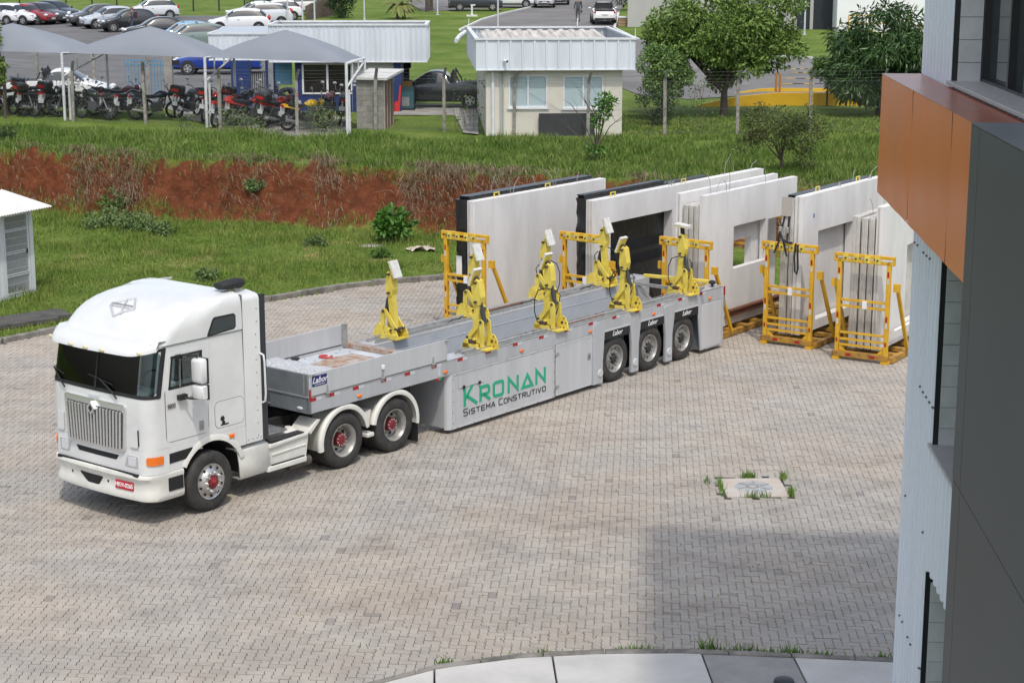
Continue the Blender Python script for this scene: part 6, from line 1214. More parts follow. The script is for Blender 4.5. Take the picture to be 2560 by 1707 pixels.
MB().add([(-0.12,-0.15,shh),(SW+0.15,-0.15,shh-0.02),(SW+0.4,SD+0.1,shh+0.12),(0.1,SD+0.1,shh+0.14)] + [(-0.12,-0.15,shh+0.09),(SW+0.15,-0.15,shh+0.07),(SW+0.4,SD+0.1,shh+0.21),(0.1,SD+0.1,shh+0.23)], [(3,2,1,0),(4,5,6,7),(0,1,5,4),(1,2,6,5),(2,3,7,6),(3,0,4,7)]).build('roof_slab', mat('pale slab', (0.60,0.60,0.57), 0.8, var=0.2, scale=3), bs)
WOOD = mat('red brown timber', (0.26,0.085,0.04), 0.7, col2=(0.12,0.035,0.02), scale=3, streak=True)
for y0_, y1_ in ((0.14,0.75),(0.85,1.5),(1.6,2.3)): box(SW-0.03, SW, y0_, y1_, 0.08, shh-0.06).build('timber_door', WOOD, bs)
for y in (0.0, 0.75, 1.5, 2.3): box(SW-0.05, SW+0.04, y+0.01, y+0.09, 0.0, shh-0.03).build('door_post', CONC, bs)
p = ter(1012,276); bn = empty('vending_bin', p, 0, 'dark green cabinet standing beside the blue gatehouse', 'cabinet'); box(-0.38, 0.38, -0.3, 0.3, 0.08, 0.95).build('cabinet', mat('dark teal cabinet', (0.03,0.10,0.12), 0.5), bn, bevel=0.02); box(-0.25, 0.2, -0.31, -0.30, 0.2, 0.55).build('cabinet_panel', STEEL, bn); box(-0.42, 0.42, -0.34, 0.34, 0.0, 0.08).build('cabinet_base', BLACK, bn); box(-0.3, 0.3, -0.2, 0.2, 0.95, 1.15).build('cabinet_load', mat('ochre boxes', (0.22,0.13,0.03), 0.8), bn)
p = ter(998,281); tag(MB().prism([(-0.18,0),(0.02,0),(0.10,1.05),(0.03,1.05),(-0.03,0.45),(-0.18,0.40)], 'y', -0.1, 0.1).build('hand_truck', mat('bright red steel', (0.55,0.02,0.02), 0.45), loc=p), 'red hand truck leaning against the blue gatehouse', 'hand truck')
p = ter(1003,262); tag(MB().b(-0.35,0.6,-0.2,0.2,0,0.5).b(-0.25,0.5,-0.2,0.2,0.5,1.0).b(-0.3,0.35,-0.2,0.2,1.0,1.5).b(-0.1,0.42,-0.2,0.2,1.5,1.9).build('stacked_crates', mat('black crates', (0.016,0.016,0.018), 0.6), loc=p), 'stack of black crates behind the red hand truck', 'crates')

# ------------------------------------------------------------------ tensioned shade canopies over the motorcycles
FAB = mat('grey shade fabric', (0.215,0.235,0.265), 0.75, var=0.05, scale=1); POSTW = mat('white post paint', (0.66,0.67,0.67), 0.5, var=0.15, scale=3)
fr = [ter(-192,290), ter(163,303), ter(518,319), ter(869,339)]; bk = [ter(-60,276), ter(274,288), ter(590,301), ter(914,318)]
CL = ['leftmost grey tent canopy, cut by the photo edge', 'middle grey tent canopy above the motorcycles', 'right grey tent canopy in front of the blue gatehouse']
HC = 2.55
for i in range(3):
    A_, B2, C2, D2 = fr[i], fr[i+1], bk[i+1], bk[i]; ctr = (A_+B2+C2+D2)/4; cn = empty('shade_canopy', ctr, 0, CL[i], 'canopy', 'tent canopies over the motorcycle bay')
    back = (bk[i]-fr[i])*0.9; N_ = 20; rows = []
    for jv in range(N_+1):
        row = []
        for iu_ in range(N_+1):
            u, v = iu_/N_*2-1, jv/N_*2-1; e_ = 0.05; uu = u*(1-e_*(1-v*v)); vv = v*(1-e_*2*(1-u*u))
            P_ = (A_*(1-uu)*(1-vv) + B2*(1+uu)*(1-vv) + C2*(1+uu)*(1+vv) + D2*(1-uu)*(1+vv))/4
            m_ = (abs(u)**5+abs(v)**5)**0.2; m_ = min(1, m_); rid = (1-m_)
            row.append(Vector((P_.x, P_.y+0.0, 0))+Vector((0,0,max(tz(P_.y), 0)+HC+1.0*(rid**0.70)))-Vector((ctr.x, ctr.y, ctr.z)))
        rows.append(row)
    MB().loft(rows, closed=False, cap=False).build('fabric', FAB, cn, smooth=50)
    for j in ((0, 1) if i == 0 else (1,)):
        f_, b2 = fr[i+j]-ctr, bk[i+j]-ctr
        MB().cyl(f_, f_+Vector((0,0,HC)), 0.055, n=10).build('post', POSTW, cn); g_ = f_+(b2-f_)*0.12; MB().cyl(g_, g_+Vector((0,0,HC*0.62)), 0.045, n=8).build('post', POSTW, cn)
        MB().cyl(b2, b2+Vector((0,0,HC)), 0.05, n=10).build('post', POSTW, cn)
        tf, tb = f_+Vector((0,0,HC-0.03)), b2+Vector((0,0,HC-0.03)); MB().cyl(tf, tb, 0.045, n=8).build('truss_chord', POSTW, cn); lo_, hi_ = f_+Vector((0,0,HC*0.66)), b2+Vector((0,0,HC-0.12)); MB().cyl(lo_, hi_, 0.04, n=8).build('truss_chord', POSTW, cn)
        for t in (0.32, 0.65): MB().cyl(tf.lerp(tb, t), lo_.lerp(hi_, t), 0.03, n=6).build('truss_web', POSTW, cn)

# ------------------------------------------------------------------ fences, posts and gates on the terrace
FPOST = mat('grey fence concrete', (0.34,0.32,0.28), 0.92, col2=(0.17,0.155,0.135), scale=6, bump=0.4)
wire_m = mat('galvanised wire', (0.16,0.165,0.16), 0.6)
def chain_fence(pts, label, hgt=1.95, tip=0.45, leaf=None, parent_name='chain_link_fence'):
    base = [ter(*p) for p in pts]; o0 = base[0].copy(); root = empty(parent_name, o0, 0, label, 'fence')
    pm = MB(); pm.b(-0.055,0.055,-0.055,0.055,-0.2,hgt); pm.add([(-0.05,-0.05,hgt),(0.05,-0.05,hgt),(0.05,0.05,hgt),(-0.05,0.05,hgt),(0.06,-0.30,hgt+tip*0.8),(0.15,-0.30,hgt+tip*0.8),(0.15,-0.21,hgt+tip*0.8),(0.06,-0.21,hgt+tip*0.8)], [(4,5,6,7),(0,1,5,4),(1,2,6,5),(2,3,7,6),(3,0,4,7)]); pme = pm.mesh('post', FPOST)
    for b_ in base: link('post', pme, root, b_-o0, (random.uniform(-.02,.02),random.uniform(-.02,.02),random.uniform(-.2,.2)))
    wv = MB(); g = 0.10; wr_ = 0.0010
    for a_, b_ in zip(base[:-1], base[1:]):
        L = (b_-a_).length; d = (b_-a_)/L; H2 = hgt-0.05; x = -H2
        while x < L:
            for sg in (1, -1):
                s0, s1 = max(0, x), min(L, x+H2)
                if s1 > s0:
                    z0, z1 = (s0-x, s1-x) if sg == 1 else (H2-(s0-x), H2-(s1-x)); p_, q_ = a_+d*s0-o0+Vector((0,-0.06,z0)), a_+d*s1-o0+Vector((0,-0.06,z1))
                    n_ = Vector((d.y,-d.x,0)); e_ = (q_-p_).normalized().cross(n_)*wr_; wv.add([p_+e_, q_+e_, q_-e_, p_-e_], [(0,1,2,3)])
            x += g
        for k_ in range(3): h_ = hgt+0.06+k_*0.13; off = Vector((0.1*k_*0.3, -0.06-0.07*k_, h_)); wv.tube([a_-o0+off, (a_+b_)/2-o0+off-Vector((0,0,0.03)), b_-o0+off], 0.004, 4)
        for z in (0.08, H2/2, H2): wv.tube([a_-o0+Vector((0,-0.06,z)), b_-o0+Vector((0,-0.06,z))], 0.004, 4)
    tag(wv.build('wire_mesh', wire_m, root), kind='stuff'); return root
chain_fence([(-165,288),(15,290),(184,306),(365,309),(552,331),(743,336),(939,330),(1111,328),(1285,340),(1470,346),(1662,337),(1843,340),(2024,337),(2205,334)], 'chain link fence on leaning concrete posts along the terrace')
chain_fence([(-60,222),(97,224),(240,256),(372,250)], 'rear chain link fence between the parked pickup and the canopies')
bp_ = mat('dark timber fence post', (0.05,0.042,0.035), 0.9)
def post_fence(pts, label, hgt, m, name='wire_fence'):
    base = [ter(*p) for p in pts]; o0 = base[0].copy(); root = empty(name, o0, 0, label, 'fence')
    for b_ in base: MB().cyl((0,0,0), (0,0,hgt), 0.07, 0.06, n=7).build('post', m, root, loc=b_-o0)
    mb = MB()
    for a_, b_ in zip(base[:-1], base[1:]):
        for z in (0.4, 0.9, 1.4, 1.9): mb.tube([a_-o0+Vector((0,0,z*hgt/2.1)), b_-o0+Vector((0,0,z*hgt/2.1))], 0.006, 4)
    tag(mb.build('wire', wire_m, root), kind='stuff'); return root
post_fence([(50,24),(166,26),(231,28),(293,29),(358,28),(421,28),(484,29),(548,29),(612,30),(675,32)], 'far wire fence of dark timber posts behind the car park', 2.2, bp_)
bg_ = empty('blue_bar_gate', ter(316,247), 0, 'light blue barred gate left of the concrete pillar', 'gate'); o0 = bg_.location; LB = mat('light blue gate paint', (0.10,0.27,0.42), 0.5)
gL, gR = ter(316,247)-o0, ter(413,250)-o0
for i in range(13): q = gL.lerp(gR, i/12); MB().cyl(q+Vector((0,0,0.08)), q+Vector((0,0,1.62)), 0.022, n=6).build('bar', LB, bg_)
for z in (0.12, 1.45, 1.62): MB().beam(gL+Vector((0,0,z)), gR+Vector((0,0,z)), 0.05, 0.05).build('rail', LB, bg_)
cp = empty('gate_pillar', ter(425,257), 0, 'thick concrete pillar with a lamp on top beside the blue barred gate', 'pillar'); box(-0.17, 0.17, -0.17, 0.17, 0, 1.95).build('shaft', CONC, cp, bevel=0.02); MB().sphere((0,-0.02,2.08), 0.17, 12, 8, (1.1,1,0.75)).build('lamp_globe', GALV, cp, smooth=60); box(0.17, 0.45, -0.1, 0.05, 1.55, 1.75).build('junction_box', BLACK, cp)
# poles and distant street furniture
POLE = mat('pale steel pole', (0.50,0.53,0.56), 0.5)
def pole(px, py, h, label, r_=0.06): 
    p = ter(px, py); o = empty('street_pole', p, 0, label, 'pole', 'steel poles'); MB().cyl((0,0,0), (0,0,h), r_, r_*0.8, n=10).build('shaft', POLE, o); MB().cyl((0,0,0), (0,0,0.05), r_*2.2, n=10).build('base_plate', POLE, o); return o
for a_ in ((720,70,6,'tall steel pole left of the pair of poles behind the white cars'),(757,68,6,'steel pole behind the white cars, left one of the close pair'),(787,66,6,'steel pole behind the white cars, right one of the close pair'),(911,50,6,'thicker steel pole standing on the lawn behind the gatehouse'),(1245,72,7,'steel pole at the road bend behind the cream guardhouse'),(1094,38,6,'slim steel pole on the lawn near the dark crossover car'),(2011,88,7,'steel pole in front of the dark doorway of the far building')): pole(*a_)
# timber board fence, planter box, concrete picnic tap
wf = empty('timber_fence', ter(768,47), 0, 'weathered timber board fence running back beside a dark hedge', 'fence'); o0 = wf.location; a_, b_ = ter(768,50)-o0, ter(832,40)-o0
for i in range(16): q = a_.lerp(b_, i/15); box(-0.13, 0.13, -0.02, 0.02, 0, 1.0+i*0.035+random.uniform(-.05,.05)).build('board', mat('grey timber', (0.12,0.10,0.08), 0.9, var=0.3, scale=5), wf, loc=q)
pb_ = empty('planter_box', ter(1560,66), 0, 'low timber planter box with a white lid beside the road', 'planter')
for z in (0, 0.2, 0.4): box(-0.42, 0.42, -0.4, 0.4, z, z+0.18).build('plank', mat('tan timber', (0.30,0.21,0.12), 0.85), pb_)
box(-0.48, 0.48, -0.45, 0.45, 0.58, 0.66).build('lid', SILL, pb_)
ct = empty('concrete_stand', ter(1180,42), 0, 'white concrete stand with a tap on the lawn by the road kerb', 'stand'); box(-0.4, 0.4, -0.25, 0.25, 0.0, 0.12).build('slab', WHT, ct); box(-0.07, 0.07, -0.07, 0.07, 0.12, 0.8).build('column', WHT, ct); box(-0.1, 0.25, -0.05, 0.05, 0.8, 0.9).build('arm', WHT, ct)
# yellow painted ramp and kerbs
YK = mat('yellow kerb paint', (0.72,0.42,0.008), 0.55, var=0.12, scale=2); yr = empty('yellow_ramp', ter(1740,267), 0, 'bright yellow painted ramp wall beside the road', 'ramp'); o0 = yr.location
def yell(px, h0, name): q = [ter(*p)-o0 for p in px]; mb = MB(); mb.loft([[(p.x, p.y, p.z-0.1) for p in q], [(p.x, p.y, p.z+h_) for p, h_ in zip(q, h0)], [(p.x+0.02, p.y+0.22, p.z+h_) for p, h_ in zip(q, h0)], [(p.x+0.02, p.y+0.25, p.z-0.1) for p in q]], closed=False, cap=False); mb.build(name, YK, yr)
yell([(1734,268),(1800,267),(1850,266),(1938,265),(2170,264),(2330,263)], [0.02,0.26,0.40,0.52,0.50,0.48], 'front_kerb'); yell([(1838,236),(1900,231),(1938,231),(2130,232),(2330,232)], [0.05,0.14,0.17,0.17,0.17], 'rear_kerb')
tp = empty('orange_posts', ter(1945,232), 0, 'pair of short orange marker posts standing on the yellow ramp', 'posts'); 
for i, px in enumerate((1940, 1949)): q = ter(px, 231+i*3)-tp.location; MB().cyl(q, q+Vector((0,0,0.85)), 0.05, n=8).build('post', mat('orange post', (0.42,0.17,0.03), 0.6), tp)
for i, (py, x0_, x1_) in enumerate(((175,1980,2040),(184,1985,2050),(199,1965,2110),(212,1955,2120))):
    a_, b_ = ter(x0_,py), ter(x1_,py); n = 6
    sb = empty('rumble_strip', a_, 0); sb['kind'] = 'structure'
    for k_ in range(n): q0, q1 = a_.lerp(b_, k_/n)-a_, a_.lerp(b_, (k_+0.94)/n)-a_; MB().beam(q0+Vector((0,0,0.045)), q1+Vector((0,0,0.045)), 0.14, 0.02).build('strip_segment', YK if k_ % 2 == 0 else BLACK, sb)
# far buildings
wbp = ter(2091,80); wb = empty('white_hall', wbp, R(-3), 'large white hall with a yellow hand rail behind the mango tree', 'building'); box(0, 18, 0, 12, 0, 5.2).build('wall', mat('white render', (0.78,0.79,0.80), 0.8, var=0.05, scale=0.5), wb); box(-0.1, 18.2, -0.15, 12, 5.2, 5.6).build('parapet', CONC, wb)
YR = mat('yellow rail paint', (0.65,0.33,0.03), 0.5)
for a_, b_ in (((0.7,-0.5,0.0),(0.7,-0.5,1.05)),((3.9,-0.5,0),(3.9,-0.5,1.05)),((0.7,-0.5,1.05),(3.9,-0.5,1.05)),((0.7,-0.5,0.55),(3.9,-0.5,0.55)),((3.9,-0.5,1.05),(5.6,-0.5,0.2)),((2.3,-0.5,0),(2.3,-0.5,1.05))): MB().cyl(a_, b_, 0.04, n=6).build('hand_rail', YR, wb)
gbp = ter(1905,74); gb = empty('grey_block_building', gbp, R(-3), 'grey block building with dark double doors left of the white hall', 'building'); gw = ter(2091,74).x-gbp.x; sx_ = gw/186.0
gs = [(0,90),(90,102),(118,132),(170,186)]
for a_, b_ in ((0,86),(118,126),(174,186)): box(a_*sx_, b_*sx_, 0, 0.3, 0, 5).build('wall', mat('pale grey block', (0.42,0.41,0.39), 0.9, var=0.1, scale=1), gb)
for a_, b_ in ((86,118),(126,174)): box(a_*sx_, b_*sx_, 0.12, 0.2, 0, 4.6).build('door', mat('dark blue steel door', (0.016,0.02,0.03), 0.5), gb)
box(-0.1, gw, 0.0, 6, 4.6, 5.2).build('lintel', CONC, gb); box(-9, 0, 2, 2.3, 0, 4.5).build('wall', mat('pale grey block', (0.42,0.41,0.39), 0.9), gb)
# ------------------------------------------------------------------ cars: one lofted body per type, split into body and glass
CGL = mat('car glass', (0.02,0.027,0.03), 0.05, spec=0.9); CTY = mat('car tyre', (0.016,0.016,0.017), 0.8); CRIM = mat('alloy rim', (0.42,0.42,0.42), 0.35, metal=0.6); CBLK = mat('black trim', (0.02,0.02,0.022), 0.5); TAIL = mat('red tail lamp', (0.42,0.012,0.012), 0.25); HEADL = mat('head lamp', (0.66,0.68,0.70), 0.15, coat=0.5)
# stations: x from the nose (m), top z, belt z, body half width, roof half width, flag of the segment that follows (n none, w windscreen, s side glass, r rear glass)
TYPES = {
 'hatch': (3.85, 0.84, [(0.0,0.58,0.56,0.62,0.45,'n'),(0.06,0.70,0.66,0.74,0.6,'n'),(0.35,0.82,0.78,0.82,0.66,'n'),(0.95,0.95,0.90,0.835,0.70,'n'),(1.02,0.97,0.91,0.835,0.72,'w'),(1.62,1.40,0.92,0.835,0.62,'s'),(1.95,1.46,0.93,0.835,0.60,'s'),(2.65,1.47,0.945,0.835,0.60,'s'),(3.25,1.42,0.96,0.83,0.59,'r'),(3.62,1.05,0.97,0.80,0.60,'n'),(3.80,0.86,0.80,0.76,0.62,'n'),(3.85,0.62,0.58,0.68,0.5,'n')], (0.72, 3.12)),
 'sedan': (4.3, 0.85, [(0.0,0.58,0.56,0.62,0.45,'n'),(0.06,0.69,0.66,0.75,0.6,'n'),(0.4,0.80,0.77,0.83,0.68,'n'),(1.1,0.93,0.89,0.85,0.72,'n'),(1.18,0.95,0.90,0.85,0.73,'w'),(1.85,1.36,0.91,0.85,0.62,'s'),(2.2,1.42,0.92,0.85,0.60,'s'),(2.85,1.42,0.94,0.85,0.60,'s'),(3.25,1.34,0.95,0.845,0.59,'r'),(3.75,1.02,0.96,0.83,0.66,'n'),(4.2,0.98,0.90,0.78,0.66,'n'),(4.3,0.66,0.62,0.70,0.5,'n')], (0.80, 3.40)),
 'suv': (4.25, 0.89, [(0.0,0.66,0.64,0.66,0.5,'n'),(0.06,0.86,0.80,0.80,0.66,'n'),(0.4,0.98,0.93,0.87,0.72,'n'),(1.05,1.07,1.02,0.885,0.75,'n'),(1.12,1.09,1.03,0.885,0.76,'w'),(1.7,1.52,1.04,0.885,0.66,'s'),(2.05,1.58,1.05,0.885,0.64,'s'),(2.9,1.58,1.08,0.885,0.64,'s'),(3.6,1.50,1.10,0.88,0.62,'r'),(4.0,1.15,1.10,0.85,0.66,'n'),(4.18,0.98,0.92,0.80,0.66,'n'),(4.25,0.68,0.64,0.72,0.5,'n')], (0.82, 3.42)),
 'pickup': (4.45, 0.84, [(0.0,0.58,0.56,0.62,0.45,'n'),(0.06,0.72,0.68,0.74,0.6,'n'),(0.4,0.85,0.81,0.82,0.68,'n'),(1.0,0.98,0.93,0.84,0.71,'n'),(1.07,1.0,0.94,0.84,0.72,'w'),(1.65,1.42,0.94,0.84,0.62,'s'),(1.95,1.48,0.95,0.84,0.60,'s'),(2.45,1.46,0.96,0.84,0.60,'r'),(2.62,1.02,0.985,0.84,0.79,'n'),(2.66,0.985,0.98,0.84,0.795,'n'),(4.36,0.985,0.98,0.83,0.79,'n'),(4.45,0.66,0.62,0.78,0.7,'n')], (0.76, 3.45)),
}
def car_meshes(kind):
    L, W, st, axles = TYPES[kind]; rings = []
    for (x, zt_, zb_, w_, wr_, fl) in st:
        X = L/2-x; h = [(0.0,0.22),(w_*0.80,0.22),(w_*0.97,0.30),(w_,0.30+(zb_-0.30)*0.45),(w_*0.985,0.30+(zb_-0.30)*0.8),(w_*0.955,zb_),(wr_,max(zb_+0.002,zt_-0.045)),(wr_*0.8,zt_),(0.0,zt_+0.012)]
        rings.append([(X, y, z) for y, z in h] + [(X, -y, z) for y, z in h[-2:0:-1]])
    n = len(rings[0]); mb = MB(); q = [p for r_ in rings for p in r_]; fs = []; mi = []
    for i in range(len(rings)-1):
        for k in range(n):
            fs.append((i*n+k, i*n+(k+1) % n, (i+1)*n+(k+1) % n, (i+1)*n+k)); fl = st[i][5]; side = k in (5, 10); topk = k in (6, 7, 8, 9)
            m_ = 0
            if fl == 's' and side: m_ = 1
            if fl == 'w' and topk: m_ = 2
            if fl == 'r' and topk: m_ = 3
            if fl in 'wr' and side: m_ = 1
            if k in (0, 15, 1, 14): m_ = 4
            mi.append(m_)
    fs += [tuple(range(n-1,-1,-1)), tuple(range((len(rings)-1)*n, len(rings)*n))]; mi += [0, 0]
    mb.v = q; mb.f = fs; mb.mi = mi; me = mb.mesh('tmp', [CBLK]*5); o = bpy.data.objects.new('tmp', me); COL.objects.link(o); md = o.modifiers.new('s', 'SUBSURF'); md.levels = 2; md.render_levels = 2
    for e in me.edges: pass
    bpy.context.view_layer.update(); ev = o.evaluated_get(bpy.context.evaluated_depsgraph_get()); em = ev.to_mesh(); parts = {}
    vs_ = [v.co.copy() for v in em.vertices]; no_ = [v.normal.copy() for v in em.vertices]
    for nm, ids in (('body', (0,)), ('side_window', (1,)), ('windscreen', (2,)), ('rear_window', (3,)), ('underbody', (4,))):
        used = {}; V = []; F = []
        for p in em.polygons:
            if p.material_index in ids or (nm == 'body' and p.material_index in (1,2,3)):
                f = []
                for vi in p.vertices:
                    if vi not in used: used[vi] = len(V); V.append(vs_[vi]+(no_[vi]*0.006 if nm not in ('body', 'underbody') else Vector()))
                    f.append(used[vi])
                F.append(f)
        m2 = bpy.data.meshes.new(nm); m2.from_pydata(V, [], F); m2.polygons.foreach_set('use_smooth', [True]*len(F)); m2.materials.append({'body': CBLK, 'underbody': CBLK}.get(nm, CGL)); m2.update(); parts[nm] = m2
    # split the two sides of the side glass
    ev.to_mesh_clear(); COL.objects.unlink(o); bpy.data.objects.remove(o)
    sw = parts.pop('side_window')
    for nm, sg in (('left_window', 1), ('right_window', -1)):
        bm = bmesh.new(); bm.from_mesh(sw); bmesh.ops.delete(bm, geom=[f for f in bm.faces if f.calc_center_median().y*sg < 0], context='FACES'); m2 = bpy.data.meshes.new('side_window'); bm.to_mesh(m2); bm.free(); m2.materials.append(CGL); parts[nm] = m2
    return parts
CARM = {k: car_meshes(k) for k in TYPES}
wt = MB(); wt.revolve([(0.19,-0.005),(0.20,-0.012),(0.27,-0.012),(0.30,0.015),(0.305,0.05),(0.305,0.15),(0.28,0.19)], (0,0,0), 'y', 24); WTM = wt.mesh('wheel', CTY, 40)
wr2 = MB(); wr2.revolve([(0.0,-0.018),(0.05,-0.020),(0.06,-0.01),(0.19,-0.014),(0.195,-0.005)], (0,0,0), 'y', 24); WRM = wr2.mesh('rim', CRIM, 30)
wh = MB()
for k in range(5):
    a_ = k*1.2566+0.6; wh.prism([(0.08*math.cos(a_-.25),0.08*math.sin(a_-.25)),(0.17*math.cos(a_-.32),0.17*math.sin(a_-.32)),(0.17*math.cos(a_+.32),0.17*math.sin(a_+.32)),(0.08*math.cos(a_+.25),0.08*math.sin(a_+.25))], 'y', -0.0215, -0.012)
WHM = wh.mesh('rim_gap', DARK)
NPLATE = mat('number plate', (0.55,0.55,0.56), 0.5)
CARN = {'hatch': 'parked_car', 'sedan': 'parked_car', 'suv': 'parked_car', 'pickup': 'pickup_truck'}
def car(kind, px, py, head, col, label, group='cars parked on the upper car park', rough=0.25, name=None, rack=False, z=None, sc=1.0):
    """head: direction of the nose in degrees, 0 = +X"""
    key = 'paint %.3f %.3f %.3f' % col; pm = mat(key, col, rough, coat=0.6, var=0.04, scale=2); L, W, st, ax = TYPES[kind]; p = ter(px, py); 
    root = empty(name or CARN[kind], (p.x, p.y, p.z+0.03), R(head), label, 'pickup' if kind == 'pickup' else 'car', group); root.scale = (sc, sc, sc)
    for nm, me in CARM[kind].items(): link('side_window' if nm in ('left_window', 'right_window') else nm, me, root, m=pm if nm == 'body' else None)
    for x in ax:
        for sg in (1, -1):
            X = L/2-x; a_ = MB().cyl((X,sg*(W-0.10),0.32), (X,sg*(W+0.004),0.32), 0.365, n=24).build('wheel_arch', CBLK, root)
            o = link('wheel', WTM, root, (X, sg*(W+0.012), 0.305), (0, random.random()*6, 0 if sg < 0 else math.pi)); link('rim', WRM, o); link('rim_gap', WHM, o)
    zb_ = st[2][2]
    for sg in (1, -1):
        MB().sphere((L/2-0.13,sg*W*0.72,zb_-0.10), 0.14, 10, 6, (1.0,1.15,0.62)).build('head_lamp', HEADL, root, smooth=60)
        rx = -L/2+0.12; zr = 0.86 if kind != 'suv' else 1.0
        MB().sphere((rx,sg*W*0.80,zr-(0.06 if kind == 'pickup' else 0)), 0.12, 10, 6, (0.9,0.75,1.5 if kind in ('hatch','suv') else 0.9)).build('tail_lamp', TAIL, root, smooth=60)
        mx = L/2-st[4][0]-0.18; MB().sphere((mx,sg*(W+0.09),st[4][1]+0.03), 0.09, 8, 6, (0.6,1.2,0.75)).build('wing_mirror', pm, root, smooth=60)
        MB().b(mx-0.75, mx-0.62, sg*(W-0.02)-0.012, sg*(W-0.02)+0.012, st[6][2]-0.17, st[6][2]-0.14).build('door_handle', CBLK, root)
    MB().b(L/2-0.10, L/2+0.01, -0.42, 0.42, 0.42, 0.52).build('grille', CBLK, root, bevel=0.02); MB().b(L/2-0.12, L/2+0.005, -0.52, 0.52, 0.26, 0.36).build('lower_grille', CBLK, root, bevel=0.02); MB().b(L/2+0.0, L/2+0.025, -0.2, 0.2, 0.37, 0.48).build('number_plate', NPLATE, root)
    MB().b(-L/2-0.02, -L/2+0.05, -0.2, 0.2, 0.62, 0.74).build('number_plate', NPLATE, root); MB().b(-L/2-0.015, -L/2+0.10, -0.70, 0.70, 0.30, 0.45).build('rear_bumper', CBLK if kind in ('suv','pickup') else pm, root, bevel=0.03)
    if rack:
        for x in (-0.2, 0.55):
            MB().b(x-0.03, x+0.03, -0.58, 0.58, st[7][1]+0.03, st[7][1]+0.06).build('roof_bar', CBLK, root)
    if kind == 'pickup':
        MB().b(L/2-4.28, L/2-2.72, -0.68, 0.68, 0.965, 0.995).build('bed_cover', mat('dark bed liner', (0.05,0.05,0.053), 0.8), root)
        for sg in (1, -1): MB().tube([(L/2-2.70,sg*0.6,0.98),(L/2-2.68,sg*0.6,1.35),(L/2-2.74,sg*0.52,1.52),(L/2-3.0,sg*0.6,1.02)], 0.03, 6).build('roll_bar', CBLK, root)
        MB().b(L/2-2.78, L/2-2.70, -0.55, 0.55, 1.0, 1.46).build('cab_rear_guard', CBLK, root)
    return root
WH, SIL, BLK, GRY, RED_, DBL = (0.72,0.73,0.74), (0.46,0.50,0.54), (0.012,0.013,0.015), (0.06,0.065,0.072), (0.26,0.02,0.02), (0.02,0.03,0.05)
car('pickup', 150, 262, 2, (0.74,0.74,0.73), 'white compact pickup seen from the side behind the motorcycles', name='pickup_truck')
car('sedan', 545, 186, 183, (0.008,0.035,0.25), 'bright blue saloon behind the concrete gate pillar')
car('pickup', 1105, 268, 176, (0.012,0.014,0.022), 'black pickup between the blue gatehouse and the cream guardhouse', None)
car('hatch', 240, 66, 208, GRY, 'grey hatchback behind the silver one, left of the road fence'); car('hatch', 275, 72, 210, SIL, 'silver blue hatchback facing left in the middle of the car park')
car('hatch', 322, 80, 206, BLK, 'black hatchback with the pedestrian walking beside it'); car('hatch', 380, 49, 200, (0.60,0.62,0.64), 'light silver hatchback behind the black one'); car('sedan', 395, 102, 198, BLK, 'black saloon above the middle canopy')
car('hatch', 460, 118, 196, (0.16,0.36,0.55), 'pale blue car partly hidden by the middle canopy'); car('suv', 485, 130, 196, (0.16,0.22,0.20), 'grey green car with black roof bars above the canopies', rack=True)
car('hatch', 140, 55, -28, (0.012,0.012,0.014), 'black hatchback with a red tail lamp at the left car row'); car('hatch', 108, 60, -26, (0.05,0.05,0.055), 'dark grey hatchback in the left row beside the black one'); car('sedan', 72, 62, -24, RED_, 'dark red saloon in the left row')
car('hatch', 40, 63, -22, WH, 'white hatchback in the left row beside the red saloon'); car('hatch', 0, 63, -22, (0.66,0.67,0.68), 'white car cut by the left photo edge')
car('hatch', 600, 82, 186, WH, 'white hatchback with dark windows above the right canopy', sc=1.05); car('suv', 655, 66, 190, (0.60,0.62,0.65), 'silver estate car behind the white hatchback', rack=True); car('hatch', 690, 52, 192, WH, 'white car with a blue sheen behind the silver estate'); car('sedan', 640, 54, 190, WH, 'white car, second row of the white group'); car('hatch', 745, 38, 186, (0.68,0.67,0.62), 'cream rounded car at the end of the white group')
FG = 'cars on the far road'
car('suv', 1190, 28, 2, (0.035,0.04,0.055), 'dark blue grey crossover parked on the lawn edge', FG); car('suv', 1275, 20, 0, WH, 'white off roader behind the dark crossover', FG); car('hatch', 1362, 19, -92, (0.44,0.44,0.45), 'silver car facing the camera on the far road', FG); car('hatch', 1398, 12, -92, (0.10,0.10,0.11), 'dark car queued behind the silver one', FG)
car('pickup', 1508, 60, 90, (0.72,0.71,0.69), 'white small pickup seen from behind driving up the road', FG)
# canopy box on the white pickup
p = ter(1508,60); 
